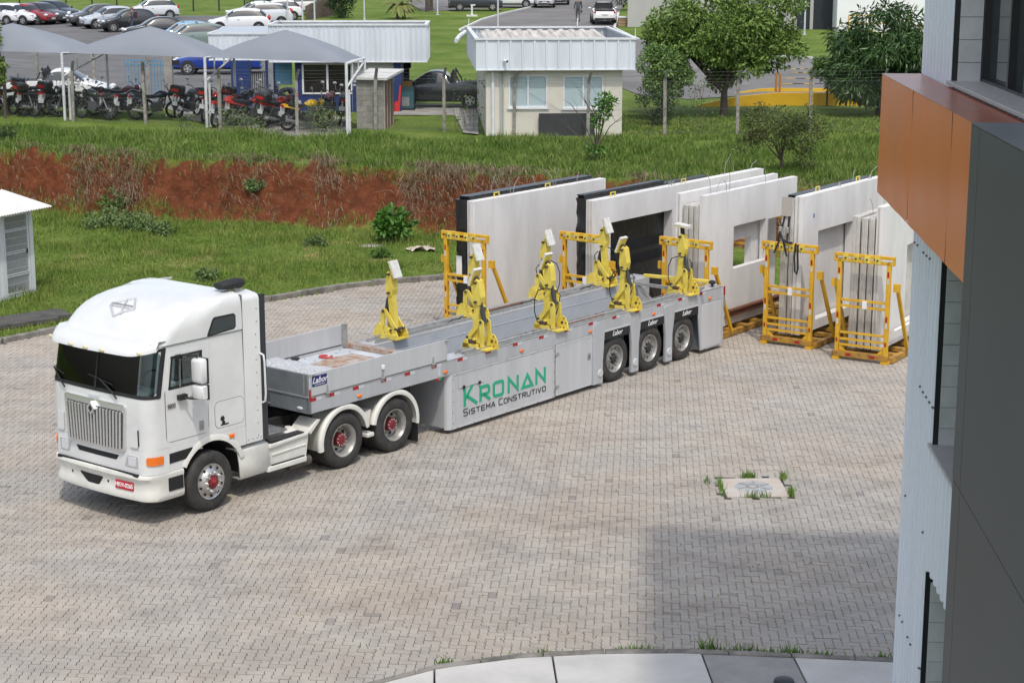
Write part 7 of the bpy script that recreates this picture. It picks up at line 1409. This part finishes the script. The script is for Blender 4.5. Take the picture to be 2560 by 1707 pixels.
# ------------------------------------------------------------------ motorcycles
MTY = mat('motorcycle tyre', (0.015,0.015,0.016), 0.85); MENG = mat('engine grey', (0.10,0.10,0.105), 0.45, metal=0.5)
def moto_meshes():
    out = {}
    m = MB(); 
    ring = [[(0.30*math.cos(t)+0, 0, 0)]*1 for t in (0,)]
    rr = []
    for k in range(20):
        t = 2*math.pi*k/20; rr.append([((0.275+0.045*math.cos(s))*math.cos(t), 0.045*math.sin(s), (0.275+0.045*math.cos(s))*math.sin(t)) for s in np.linspace(0, 2*math.pi, 8)[:-1]])
    rr.append(rr[0]); m.loft(rr, cap=False); out['wheel'] = m.mesh('wheel', MTY, 60)
    m = MB(); m.revolve([(0.04,-0.035),(0.05,-0.03),(0.05,0.03),(0.04,0.035)], (0,0,0), 'y', 12)
    for k in range(10): t = k*math.pi/5; m.tube([(0.04*math.cos(t),0.02*(-1)**k,0.04*math.sin(t)),(0.24*math.cos(t),0,0.24*math.sin(t))], 0.006, 4)
    out['spokes'] = m.mesh('spokes', GALV)
    m = MB(); m.loft([[(x, y*w_, z+zz_*h_) for y, zz_ in ((0,-1),(0.8,-0.7),(1,0.1),(0.7,0.8),(0,1),(-0.7,0.8),(-1,0.1),(-0.8,-0.7))] for x, w_, z, h_ in ((0.42,0.06,0.86,0.05),(0.36,0.12,0.86,0.11),(0.18,0.15,0.87,0.13),(0.02,0.12,0.83,0.09),(-0.06,0.06,0.80,0.05))]); out['tank'] = m.mesh('tank', CBLK, 60)
    m = MB(); m.loft([[(x, y*w_, z+zz_*0.05) for y, zz_ in ((-1,-1),(1,-1),(1,0.5),(0.6,1),(-0.6,1),(-1,0.5))] for x, w_, z in ((0.02,0.09,0.80),(-0.2,0.13,0.79),(-0.5,0.13,0.84),(-0.68,0.09,0.88))]); out['seat'] = m.mesh('seat', mat('black vinyl', (0.014,0.014,0.015), 0.6), 50)
    m = MB(); m.b(-0.08,0.26,-0.13,0.13,0.30,0.60); m.cyl((0.16,0,0.55), (0.26,0,0.74), 0.09, n=10); m.cyl((-0.02,-0.17,0.40), (-0.02,0.17,0.40), 0.12, n=14); m.tube([(0.38,0,0.84),(0.30,0,0.40),(0.05,0,0.28),(-0.2,0,0.35),(-0.30,0,0.66),(-0.62,0,0.78)], 0.028, 6); m.tube([(-0.2,0.08,0.32),(-0.62,0.08,0.31)], 0.025, 6); m.tube([(-0.2,-0.08,0.32),(-0.62,-0.08,0.31)], 0.025, 6); m.tube([(-0.36,0.1,0.72),(-0.6,0.1,0.34)], 0.03, 6); m.tube([(-0.36,-0.1,0.72),(-0.6,-0.1,0.34)], 0.03, 6); out['engine_frame'] = m.mesh('engine_frame', MENG)
    m = MB()
    for y in (0.09, -0.09): m.tube([(0.42,y,0.92),(0.66,y,0.31)], 0.026, 6)
    m.tube([(0.40,-0.36,1.06),(0.44,-0.2,1.05),(0.46,-0.08,0.97),(0.46,0.08,0.97),(0.44,0.2,1.05),(0.40,0.36,1.06)], 0.016, 6); out['fork'] = m.mesh('fork', mat('dark fork steel', (0.08,0.08,0.085), 0.4, metal=0.6), 60)
    m = MB(); m.sphere((0.55,0,0.90), 0.12, 10, 6, (0.8,0.95,1.0)); out['headlamp_cowl'] = m.mesh('headlamp_cowl', CBLK, 60)
    m = MB(); m.sphere((0.635,0,0.90), 0.075, 10, 6, (0.5,1,1)); out['headlamp'] = m.mesh('headlamp', HEADL, 60)
    m = MB(); m.loft([[(x, y*w_, z+zz_*0.06) for y, zz_ in ((-1,-0.6),(1,-0.6),(0.8,1),(-0.8,1))] for x, w_, z in ((-0.30,0.13,0.72),(-0.62,0.10,0.80),(-0.85,0.05,0.84))]); out['tail_fairing'] = m.mesh('tail_fairing', CBLK, 50)
    m = MB(); m.b(-0.90,-0.84,-0.07,0.07,0.78,0.86); out['tail_lamp'] = m.mesh('tail_lamp', TAIL)
    m = MB(); m.b(-0.93,-0.92,-0.10,0.10,0.50,0.64); m.b(-0.92,-0.78,-0.02,0.02,0.55,0.80); out['number_plate'] = m.mesh('number_plate', NPLATE)
    m = MB(); m.tube([(0.22,-0.14,0.45),(0.26,-0.16,0.28),(0.0,-0.17,0.26),(-0.35,-0.18,0.30)], 0.022, 6); m.cyl((-0.3,-0.18,0.30), (-0.80,-0.19,0.40), 0.05, 0.055, n=10); out['exhaust'] = m.mesh('exhaust', STEEL, 60)
    m = MB(); m.loft([[(0.66+0.38*math.cos(t), y, 0.31+0.36*math.sin(t)) for y in (-0.06, 0.06)] for t in np.linspace(R(20), R(150), 10)], closed=False, cap=False); out['front_mudguard'] = m.mesh('front_mudguard', CBLK, 60)
    m = MB()
    for sg in (1, -1): m.tube([(0.42,sg*0.27,1.06),(0.38,sg*0.31,1.24)], 0.008, 5); m.sphere((0.37,sg*0.33,1.28), 0.06, 8, 6, (0.4,1.2,0.8))
    out['mirror'] = m.mesh('mirror', mat('mirror grey', (0.35,0.37,0.40), 0.2), 60)
    m = MB(); m.b(-1.0,-0.62,-0.22,0.22,0.90,1.18); out['top_box'] = m.mesh('top_box', mat('black top box', (0.02,0.018,0.019), 0.45))
    m = MB(); m.b(-1.01,-0.99,-0.14,0.14,0.98,1.08); out['box_reflector'] = m.mesh('box_reflector', TAIL)
    return out
MM = moto_meshes()
def moto(px, py, head, col, label, boxed=False, lean=8):
    p = ter(px, py); root = empty('motorcycle', (p.x, p.y, p.z+0.02), R(head), label, 'motorcycle', 'motorcycles parked under the canopies'); key = 'moto paint %.3f %.3f %.3f' % col; pm = mat(key, col, 0.3, coat=0.5)
    root.rotation_euler = (R(lean), 0, R(head)); root.scale = (1.12,1.12,1.12)
    for nm, me in MM.items():
        if nm in ('wheel', 'spokes'): continue
        if nm in ('top_box', 'box_reflector') and not boxed: continue
        o = link(nm, me, root, m=pm if nm in ('tank', 'tail_fairing', 'headlamp_cowl', 'front_mudguard') else None)
        if boxed and nm == 'top_box': o.modifiers.new('b', 'BEVEL').width = 0.05
    for x in (0.66, -0.62): o = link('wheel', MM['wheel'], root, (x,0,0.32)); link('spokes', MM['spokes'], o)
    return root
K = (0.014,0.014,0.016); RD = (0.42,0.012,0.015); BL = (0.012,0.02,0.05)
for a_ in [(28,284,35,(0.30,0.10,0.01),'orange and red motorcycle at the far left of the row'),(105,290,40,K,'black motorcycle with a tall top box near the white pickup',True),(92,276,50,K,'black motorcycle with a red reflector box, second row at left',True),(192,292,-150,K,'black motorcycle right of the first canopy post'),(240,300,150,(0.02,0.03,0.022),'dark motorcycle seen from the front by the second fence post'),(305,286,35,(0.09,0.01,0.012),'dark red motorcycle behind the standing one left of the gap'),(318,297,25,K,'black motorcycle with an orange lamp left of the gap'),
  (388,300,20,BL,'small blue black motorcycle standing alone in the gap'),(468,296,70,(0.05,0.055,0.06),'dark grey scooter left of the middle canopy post',True),(530,304,75,RD,'red motorcycle just right of the middle canopy post',True),(560,316,70,(0.40,0.04,0.02),'red motorcycle with a white plate in the front row'),(600,300,65,K,'black motorcycle with the largest top box',True),(628,315,30,RD,'red motorcycle lying lower in the front row'),
  (690,318,60,(0.36,0.01,0.012),'red boxed motorcycle in the middle of the right group',True),(722,306,-110,K,'black motorcycle beside the stooping person'),(762,326,35,(0.70,0.42,0.01),'bright yellow motorcycle by the fence post'),(812,308,80,(0.10,0.015,0.02),'maroon motorcycle behind the weeds'),(850,310,95,K,'black motorcycle next to the right canopy posts'),(60,292,140,K,'black motorcycle in the weeds at left between the boxed ones'),(150,286,60,(0.02,0.02,0.03),'black motorcycle left of the first canopy post',True),(270,288,-120,K,'black motorcycle close to the dark red one'),(655,302,80,K,'black motorcycle behind the red row')]: moto(*a_)

# ------------------------------------------------------------------ people
def person(loc, rz, joints, radii, edges, cols, label, hgt=1.75, hair=(0.02,0.015,0.012), items=None):
    """one continuous skinned figure; joints in metres with the feet at z = 0"""
    names = list(joints); me = bpy.data.meshes.new('person_body'); me.from_pydata([joints[n_] for n_ in names], [(names.index(a_), names.index(b_)) for a_, b_ in edges], []); o = bpy.data.objects.new('body', me); COL.objects.link(o)
    sm = o.modifiers.new('skin', 'SKIN'); 
    for i, n_ in enumerate(names): sv = me.skin_vertices[0].data[i]; sv.radius = (radii[n_], radii[n_]*(0.75 if n_ in ('chest', 'belly', 'pelvis') else 1)) ; sv.use_root = (n_ == 'pelvis')
    ss = o.modifiers.new('sub', 'SUBSURF'); ss.levels = 2; ss.render_levels = 2; bpy.context.view_layer.update()
    m2 = bpy.data.meshes.new_from_object(o.evaluated_get(bpy.context.evaluated_depsgraph_get())); COL.objects.unlink(o); bpy.data.objects.remove(o)
    root = empty('person', loc, rz, label, 'person'); m2.materials.clear()
    for c_ in cols: m2.materials.append(c_)
    pos = {n_: Vector(joints[n_]) for n_ in names}; zone = {}
    for n_ in names: zone[n_] = 0 if n_ in ('pelvis','belly','chest','sh_l','sh_r','el_l','el_r') else (2 if n_ in ('hip_l','hip_r','kn_l','kn_r','an_l','an_r') else (3 if n_.startswith('toe') else 1))
    for p in m2.polygons:
        c_ = p.center; nn = min(names, key=lambda n_: (pos[n_]-c_).length-radii[n_]*0.6); p.material_index = zone[nn]; p.use_smooth = True
    link('body', m2, root)
    hd = pos['head']; up = (pos['head']-pos['neck']).normalized(); MB().sphere(hd+up*0.045-Vector((0.02,0,0)), 0.105, 12, 8, (1.0,0.9,0.95)).build('hair', mat('hair %.2f' % hair[0], hair, 0.8), root, smooth=60)
    for sg in (1, -1):  # small hands: palm with five fingers
        hnd = pos['ha_l' if sg > 0 else 'ha_r']; el = pos['el_l' if sg > 0 else 'el_r']; d = (hnd-el).normalized(); hb = MB(); sdv = d.cross(Vector((0,1,0))).normalized()
        for k, ln in enumerate((0.055,0.075,0.08,0.075,0.055)):
            a_ = hnd+sdv*(k-2)*0.017+d*0.03; hb.tube([a_, a_+d*ln*0.6+Vector((0.008,0,0)), a_+d*ln+Vector((0.02,0,0))], 0.009, 5)
        hb.build('hand', cols[1], root, smooth=60)
    nz = MB(); fw = Vector((1,0,0)); nz.sphere(hd+fw*0.10, 0.02, 6, 4); 
    for sg in (1, -1): nz.sphere(hd+Vector((0,sg*0.098,0)), 0.028, 6, 4, (0.7,0.4,1))
    nz.build('face', cols[1], root, smooth=60); ey = MB()
    for sg in (1, -1): ey.sphere(hd+Vector((0.092,sg*0.035,0.02)), 0.012, 6, 4)
    ey.build('eye', BLACK, root)
    if items: items(root, pos)
    return root
ED = [('pelvis','belly'),('belly','chest'),('chest','neck'),('neck','head'),('chest','sh_l'),('sh_l','el_l'),('el_l','ha_l'),('chest','sh_r'),('sh_r','el_r'),('el_r','ha_r'),('pelvis','hip_l'),('hip_l','kn_l'),('kn_l','an_l'),('an_l','toe_l'),('pelvis','hip_r'),('hip_r','kn_r'),('kn_r','an_r'),('an_r','toe_r')]
RAD = dict(pelvis=0.155, belly=0.15, chest=0.17, neck=0.062, head=0.10, sh_l=0.075, sh_r=0.075, el_l=0.048, el_r=0.048, ha_l=0.036, ha_r=0.036, hip_l=0.10, hip_r=0.10, kn_l=0.066, kn_r=0.066, an_l=0.046, an_r=0.046, toe_l=0.04, toe_r=0.04)
SKIN = mat('skin', (0.34,0.17,0.11), 0.6); GSH = mat('grey shirt', (0.085,0.09,0.10), 0.85, var=0.2, scale=9); JEAN = mat('grey trousers', (0.10,0.105,0.115), 0.85, var=0.2, scale=9); SHOE = mat('dark shoes', (0.02,0.02,0.02), 0.6); NAV = mat('navy overall', (0.010,0.014,0.035), 0.85); JEANB = mat('blue jeans', (0.035,0.055,0.11), 0.85)
walk = dict(pelvis=(0,0,0.94), belly=(0,0,1.10), chest=(0.01,0,1.30), neck=(0.02,0,1.50), head=(0.04,0,1.64), sh_l=(0.01,0.20,1.40), el_l=(-0.06,0.26,1.12), ha_l=(0.02,0.27,0.88), sh_r=(0.01,-0.20,1.40), el_r=(0.03,-0.26,1.12), ha_r=(0.15,-0.26,0.90), hip_l=(0,0.09,0.88), kn_l=(0.14,0.10,0.49), an_l=(0.10,0.10,0.09), toe_l=(0.25,0.11,0.04), hip_r=(0,-0.09,0.88), kn_r=(0.02,-0.10,0.48), an_r=(-0.20,-0.10,0.12), toe_r=(-0.08,-0.10,0.04))
def bag(root, pos): MB().sphere(pos['ha_r']+Vector((0,0,-0.16)), 0.10, 8, 6, (0.8,0.5,1.1)).build('carried_bag', BLACK, root, smooth=60)
def pack(root, pos): MB().b(-0.30,-0.14,-0.15,0.15,1.08,1.46).build('backpack', mat('dark red pack', (0.06,0.015,0.02), 0.8), root, bevel=0.04)
p = ter(1445,56); person(p, R(92), walk, RAD, ED, [GSH, SKIN, JEAN, SHOE], 'person in grey shirt and trousers walking up the far road', items=bag)
w2_ = dict(walk); w2_.update(el_l=(0.06,0.25,1.15), ha_l=(0.22,0.08,1.28)); p = ter(333,88); person(p, R(200), w2_, RAD, ED, [GSH, SKIN, JEANB, SHOE], 'person in a dark grey shirt with a backpack walking in the car park', hair=(0.25,0.13,0.09), items=pack)
bend = dict(pelvis=(-0.05,0,0.98), belly=(0.08,0,1.10), chest=(0.30,0,1.14), neck=(0.50,0,1.06), head=(0.60,0,0.95), sh_l=(0.34,0.20,1.10), el_l=(0.42,0.24,0.82), ha_l=(0.55,0.18,0.62), sh_r=(0.34,-0.20,1.10), el_r=(0.44,-0.24,0.80), ha_r=(0.58,-0.16,0.64), hip_l=(-0.06,0.09,0.90), kn_l=(0.04,0.12,0.49), an_l=(-0.06,0.13,0.09), toe_l=(0.10,0.14,0.04), hip_r=(-0.06,-0.09,0.90), kn_r=(0.02,-0.12,0.49), an_r=(-0.08,-0.13,0.09), toe_r=(0.08,-0.14,0.04))
p = ter(705,296); person(p, R(20), bend, RAD, ED, [NAV, SKIN, NAV, SHOE], 'person in navy overalls bending over a motorcycle by the gatehouse')
# ------------------------------------------------------------------ trees, shrubs, weeds
BARK = mat('grey bark', (0.11,0.085,0.065), 0.95, col2=(0.06,0.045,0.035), scale=9, bump=0.8, bscale=25)
def leaf_mat(name, c1, c2, rough=0.55): return mat(name, c1, rough, col2=c2, scale=1.6, island=0.38, spec=0.35)
LF = dict(big=leaf_mat('broad tree leaves', (0.095,0.17,0.03), (0.15,0.225,0.045)), mango=leaf_mat('mango leaves', (0.030,0.075,0.018), (0.065,0.12,0.035), 0.35), topi=leaf_mat('clipped tree leaves', (0.06,0.135,0.02), (0.09,0.17,0.03)), bush=leaf_mat('soft bush leaves', (0.11,0.20,0.05), (0.16,0.25,0.07)), olive=leaf_mat('olive shrub leaves', (0.060,0.085,0.022), (0.095,0.115,0.03)), lawn=leaf_mat('bright bush leaves', (0.055,0.15,0.02), (0.09,0.20,0.03)), dark=leaf_mat('dark hedge leaves', (0.02,0.045,0.012), (0.035,0.065,0.018)), palm=leaf_mat('palm leaves', (0.12,0.14,0.03), (0.17,0.17,0.05)), weed=leaf_mat('grey green weeds', (0.10,0.165,0.05), (0.155,0.215,0.075)))
def leaves(name, P, D, size, m, parent, asp=0.45, droop=0.35, rng=RNG):
    """leaf shaped quads: P points, D outward directions"""
    n = len(P); sz = size*(0.6+0.8*rng.random(n)); d = D+rng.normal(0, 0.55, (n,3)); d[:,2] -= droop; d /= np.linalg.norm(d, axis=1)[:,None]+1e-9
    r_ = rng.normal(0, 1, (n,3)); s = np.cross(d, r_); s /= np.linalg.norm(s, axis=1)[:,None]+1e-9; nn = np.cross(s, d)
    a_ = P; b_ = P+d*(sz*0.5)[:,None]+s*(sz*asp*0.5)[:,None]+nn*(sz*0.08)[:,None]; c_ = P+d*sz[:,None]; e_ = P+d*(sz*0.5)[:,None]-s*(sz*asp*0.5)[:,None]+nn*(sz*0.08)[:,None]
    V = np.stack([a_, b_, c_, e_], 1).reshape(-1,3); F = (np.arange(n)*4)[:,None]+np.arange(4)[None,:]
    return soup(name, V, F, m, parent, None)
def clumps(blobs, n, rng=RNG, shell=0.45):
    """points inside ellipsoid blobs (cx,cy,cz,rx,ry,rz), denser towards the skin; returns points and outward directions"""
    w_ = np.array([b[3]*b[4]+b[4]*b[5]+b[3]*b[5] for b in blobs]); k = rng.choice(len(blobs), n, p=w_/w_.sum()); B = np.array(blobs)[k]
    d = rng.normal(0, 1, (n,3)); d /= np.linalg.norm(d, axis=1)[:,None]; r_ = shell+(1.08-shell)*rng.random(n)**0.6; P = B[:,:3]+d*r_[:,None]*B[:,3:6]
    return P, d
def crown(cx, cy, cz, rx, ry, rz, n, size, seed):
    """many small clumps spread through an ellipsoid, for an uneven outline with gaps"""
    g = np.random.default_rng(seed); out = []
    for i in range(n):
        d = g.normal(0, 1, 3); d /= np.linalg.norm(d); r_ = g.random()**0.38; s = size*(0.6+0.8*g.random()); out.append((cx+d[0]*rx*r_, cy+d[1]*ry*r_, cz+d[2]*rz*r_, s, s, s*0.75))
    return out
def limbs(root, tips, base, trunk_top, r0, m=BARK, lean=(0,0)):
    mb = MB(); tt = Vector((lean[0], lean[1], trunk_top)); mb.tube([(0,0,-0.2), (lean[0]*0.4, lean[1]*0.4, trunk_top*0.5), tt], r0, 8, taper=0.7); mb.build('trunk', m, root, smooth=60); mb = MB()
    for i, t in enumerate(tips):
        t = Vector(t); mid = tt.lerp(t, 0.5)+Vector((random.uniform(-.2,.2), random.uniform(-.2,.2), 0.15*abs(t.z-trunk_top))); mb.tube([tt-Vector((0,0,0.1)), mid, t], r0*0.45, 5, taper=0.25)
        for q in range(2): e_ = t+Vector((random.uniform(-.5,.5), random.uniform(-.5,.5), random.uniform(-.1,.5))); mb.tube([mid.lerp(t, 0.4), (mid+e_)/2+Vector((0,0,0.1)), e_], r0*0.18, 4, taper=0.3)
    mb.build('limb', m, root, smooth=60)
def tree(name, label, px, py, blobs, n, size, lm, trunk_top, r0, asp=0.45, droop=0.35, cat='tree', shell=0.3, tips=None, lean=(0,0), group=None, base=None):
    p = base if base is not None else ter(px, py); root = empty(name, p, 0, label, cat, group); P, d = clumps(blobs, n, shell=shell); leaves('crown', P, d, size, lm, root, asp, droop)
    tips = tips or [b[:3] for b in blobs[::max(1, len(blobs)//7)]]; limbs(root, tips, p, trunk_top, r0, lean=lean); return root
tree('broadleaf_tree', 'large spreading broadleaf tree right of the cream guardhouse', 1809, 292, crown(-0.1,0.3,3.0,2.5,2.2,1.7,64,0.55,1)+crown(-2.2,0.4,2.9,0.9,0.9,0.8,10,0.45,61)+crown(-1.9,0.4,3.4,1.3,1.1,0.9,12,0.42,5)+crown(1.5,0,4.0,1.3,1.0,1.1,14,0.42,6)+crown(2.3,-0.3,2.5,0.6,0.6,0.5,6,0.3,62)+crown(-2.5,-0.2,2.4,0.5,0.5,0.5,6,0.3,63), 30000, 0.17, LF['big'], 1.0, 0.17)
tree('mango_tree', 'dense dark mango tree beside the orange cladding', 2196, 290, crown(0,0,2.2,1.75,1.7,1.85,60,0.58,2), 15000, 0.30, LF['mango'], 0.8, 0.15, asp=0.24, droop=0.75)
tree('clipped_tree', 'small round topped clipped tree on the lawn by the yellow ramp', 2067, 266, crown(0,0,1.55,0.68,0.65,0.36,16,0.26,3), 6500, 0.10, LF['topi'], 0.95, 0.05)
tree('round_bush', 'soft light green bush touching the cream guardhouse', 1660, 300, crown(0,0,1.75,0.92,0.85,0.95,34,0.34,4), 13000, 0.11, LF['bush'], 0.5, 0.06, cat='bush', asp=0.5)
tree('tangled_shrub', 'dark tangle of twigs and leaves beside the guardhouse wall', 1630, 312, crown(0,0,0.7,0.75,0.4,0.6,16,0.25,14), 1500, 0.10, LF['dark'], 0.3, 0.04, cat='bush')
pe = on_level(1952, 446, 2.2); ze = float(height(pe.x, pe.y)[0]); tree('scraggly_shrub', 'scraggly olive shrub on the bank edge above the panels', 0, 0, crown(0.05,0,1.55,1.25,1.0,0.62,34,0.30,7)+crown(-0.9,0,1.05,0.5,0.5,0.3,6,0.25,8)+crown(0.9,0,0.9,0.5,0.5,0.4,6,0.25,9), 5600, 0.085, LF['olive'], 0.55, 0.06, cat='bush', shell=0.2, base=Vector((pe.x, pe.y, ze)), droop=0.0)
pe = on_level(1486, 420, 2.2); ze = float(height(pe.x, pe.y)[0]); tree('bare_sapling', 'half bare sapling in front of the cream guardhouse', 0, 0, [(0.25,0,1.75,0.26,0.25,0.42),(0.45,0,1.95,0.2,0.2,0.25),(0.05,0,1.3,0.16,0.2,0.2),(0.02,0,0.42,0.3,0.2,0.12)], 620, 0.13, LF['lawn'], 0.5, 0.05, cat='bush', shell=0.1, base=Vector((pe.x, pe.y, ze)), tips=[(-1.0,0.1,1.25),(-0.8,0,1.9),(-0.5,0.1,2.2),(0.6,0,1.7),(0.3,0.1,2.3),(0.9,0,1.5),(0.2,0,1.9),(-0.2,0.2,2.0)], lean=(0.05,0), droop=0.0)
pe = on_level(982, 604, 0.4); tree('lawn_bush', 'bright green leafy bush at the foot of the red bank', 0, 0, crown(0,0,0.62,0.42,0.40,0.46,22,0.17,10), 950, 0.19, LF['lawn'], 0.15, 0.03, cat='bush', asp=0.5, base=Vector((pe.x, pe.y, 0.36)), droop=0.0)
pe = on_level(22, 462, 1.0); tree('bank_bush', 'dark round bush high on the red bank at the left', 0, 0, crown(0,0,0.25,0.42,0.35,0.30,14,0.16,11), 1500, 0.07, LF['dark'], 0.1, 0.02, cat='bush', base=Vector((pe.x, pe.y, float(height(pe.x, pe.y)[0]))))
for i, (px, py, s, lab) in enumerate([(268,572,0.9,'tall weed clump left of the others at the bank foot'),(350,580,0.85,'tall weed clump right of its twin at the bank foot'),(300,545,0.7,'weed clump climbing the lower bank'),(405,590,0.55,'grey green weed mound in the lawn'),(520,680,0.4,'small pale weed in the lawn behind the truck roof'),(640,560,0.4,'small weed at the bank foot in the middle'),(790,610,0.42,'pale weed on the lawn left of the leafy bush'),(950,632,0.4,'dark weed by the pale stone')]):
    pe = on_level(px, py, 0.4); zz_ = float(height(pe.x, pe.y)[0]); tree('weed_clump', lab, 0, 0, crown(0,0,0.22*s,0.85*s,0.55*s,0.42*s,22,0.16*s,30+i), int(1300*s), 0.11, LF['weed'] if i not in (2, 7) else LF['topi'], 0.1, 0.015, cat='weeds', base=Vector((pe.x, pe.y, zz_)), droop=0.0, group='weed clumps on the lawn')
# left edge: hanging branch and ivy on a post
tree('leaning_tree', 'tree branch with leaves reaching in from the left edge', 20, 300, crown(-0.25,0,1.75,0.38,0.4,0.45,14,0.2,12)+crown(-0.3,0,3.1,0.35,0.3,0.6,8,0.12,13), 1500, 0.12, LF['big'], 1.3, 0.06, cat='tree', base=ter(14,296))
for i, (px, py, sx, n_) in enumerate([(1262,332,0.7,330),(1165,330,0.35,120),(1290,336,0.5,220),(1730,335,0.6,260)]):
    p = ter(px, py); root = empty('climbing_vine', p, 0, ['vine on the fence before the guardhouse corner', 'thin vine on the wire left of the guardhouse', 'vine on the post before the left guardhouse window', 'vine on the fence right of the guardhouse'][i], 'vine', 'vines on the chain link fence')
    P_ = np.stack([RNG.normal(0, sx, n_), RNG.normal(-0.07, 0.05, n_), 0.3+1.7*RNG.random(n_)], -1); d = RNG.normal(0, 1, P_.shape); leaves('leaf_mass', P_, d, 0.09, LF['topi'], root, 0.6, 0.2)['kind'] = 'stuff'; mb = MB()
    for k in range(6): x = random.uniform(-sx, sx); mb.tube([(x,-0.07,0),(x+random.uniform(-.2,.2),-0.08,0.8),(x+random.uniform(-.4,.4),-0.06,1.8)], 0.008, 4)
    mb.build('stem', BARK, root)
# weeds between the motorcycles and the fence
for i, (px, py, n_, hh) in enumerate([(585,338,420,0.9),(625,340,300,0.7),(795,332,420,1.1),(820,334,260,0.8),(470,330,200,0.6)]):
    p = ter(px, py); root = empty('fence_weed', p, 0, ['tall weed left of the fallen red motorcycle', 'weed before the red front row motorcycle', 'tallest weed before the maroon motorcycle', 'weed left of the right canopy posts', 'weed before the grey scooter'][i], 'weeds', 'weeds at the motorcycle fence')
    P_ = np.stack([RNG.normal(0, 0.35, n_), RNG.normal(0, 0.15, n_), hh*RNG.random(n_)], -1); d = np.stack([RNG.normal(0,1,n_), RNG.normal(0,1,n_), 0.5+0*RNG.random(n_)], -1); leaves('leaf_mass', P_, d, 0.10, LF['weed'], root, 0.35, -0.2)['kind'] = 'stuff'; mb = MB()
    for k in range(7): x = random.uniform(-.4,.4); mb.tube([(x*0.6,0,0),(x,0,hh*0.9)], 0.008, 4)
    mb.build('stem', BARK, root)
# background trees and hedge
def palm(px, py, h, label):
    p = ter(px, py); root = empty('small_palm', p, 0, label, 'palm', 'small palms on the far lawn'); MB().tube([(0,0,0),(0.05,0,h*0.5),(0,0,h)], 0.13, 8, taper=0.8).build('trunk', BARK, root); V = []; 
    for k in range(16):
        a_ = k*0.393+random.random()*0.2; el = random.uniform(0.1, 0.9); L = random.uniform(1.1, 1.6); mb = MB(); rows = []
        for t in np.linspace(0, 1, 8):
            r_ = L*t; z = h+L*(el*t-0.85*t*t); wd = 0.16*math.sin(math.pi*min(1, t*0.9+0.1)); c_ = Vector((r_*math.cos(a_), r_*math.sin(a_), z)); s_ = Vector((-math.sin(a_), math.cos(a_), 0))*wd; rows.append([c_-s_-Vector((0,0,wd*0.6)), c_, c_+s_-Vector((0,0,wd*0.6))])
        mb.loft(rows, closed=False, cap=False); mb.build('frond', LF['palm'], root)
palm(994, 48, 1.0, 'small palm behind the gatehouse roof, left one'); palm(1010, 47, 1.1, 'small palm behind the gatehouse roof, right one'); palm(1597, 50, 1.6, 'reddish palm beside the road at the planter')
tree('dark_hedge', 'dark evergreen shrub beside the timber fence', 850, 46, crown(0,0,1.2,0.9,0.8,1.1,24,0.42,20), 3200, 0.16, LF['dark'], 0.4, 0.08, cat='bush')
for i, (px, py) in enumerate([(1068,30),(1078,28),(1125,22)]):
    tree('lawn_tree', ['pale trunked tree at the top edge, left of its twin', 'dark trunked tree at the top edge beside its twin', 'tree behind the dark crossover car'][i], px, py, crown(0,0,4.2,1.3,1.3,1.0,14,0.5,40+i), 1800, 0.18, LF['big'], 2.8, 0.16, group='trees on the far lawn')
tree('roadside_bush', 'dark bush at the top of the road by the palm', 1590, 30, crown(0,1.5,1.2,1.4,1.0,1.1,20,0.5,50), 2600, 0.17, LF['dark'], 0.4, 0.1, cat='bush')
tree('background_tree', 'pale green tree at the top edge above the broadleaf tree', 1700, 20, crown(0,0,2.6,2.6,1.5,1.6,26,0.7,51), 4200, 0.2, LF['bush'], 1.2, 0.15)
tree('yard_hedge', 'low hedge before the far fence behind the white cars', 680, 26, crown(0,0,1.0,1.6,0.8,0.9,20,0.5,52), 2200, 0.17, LF['dark'], 0.4, 0.1, cat='bush')
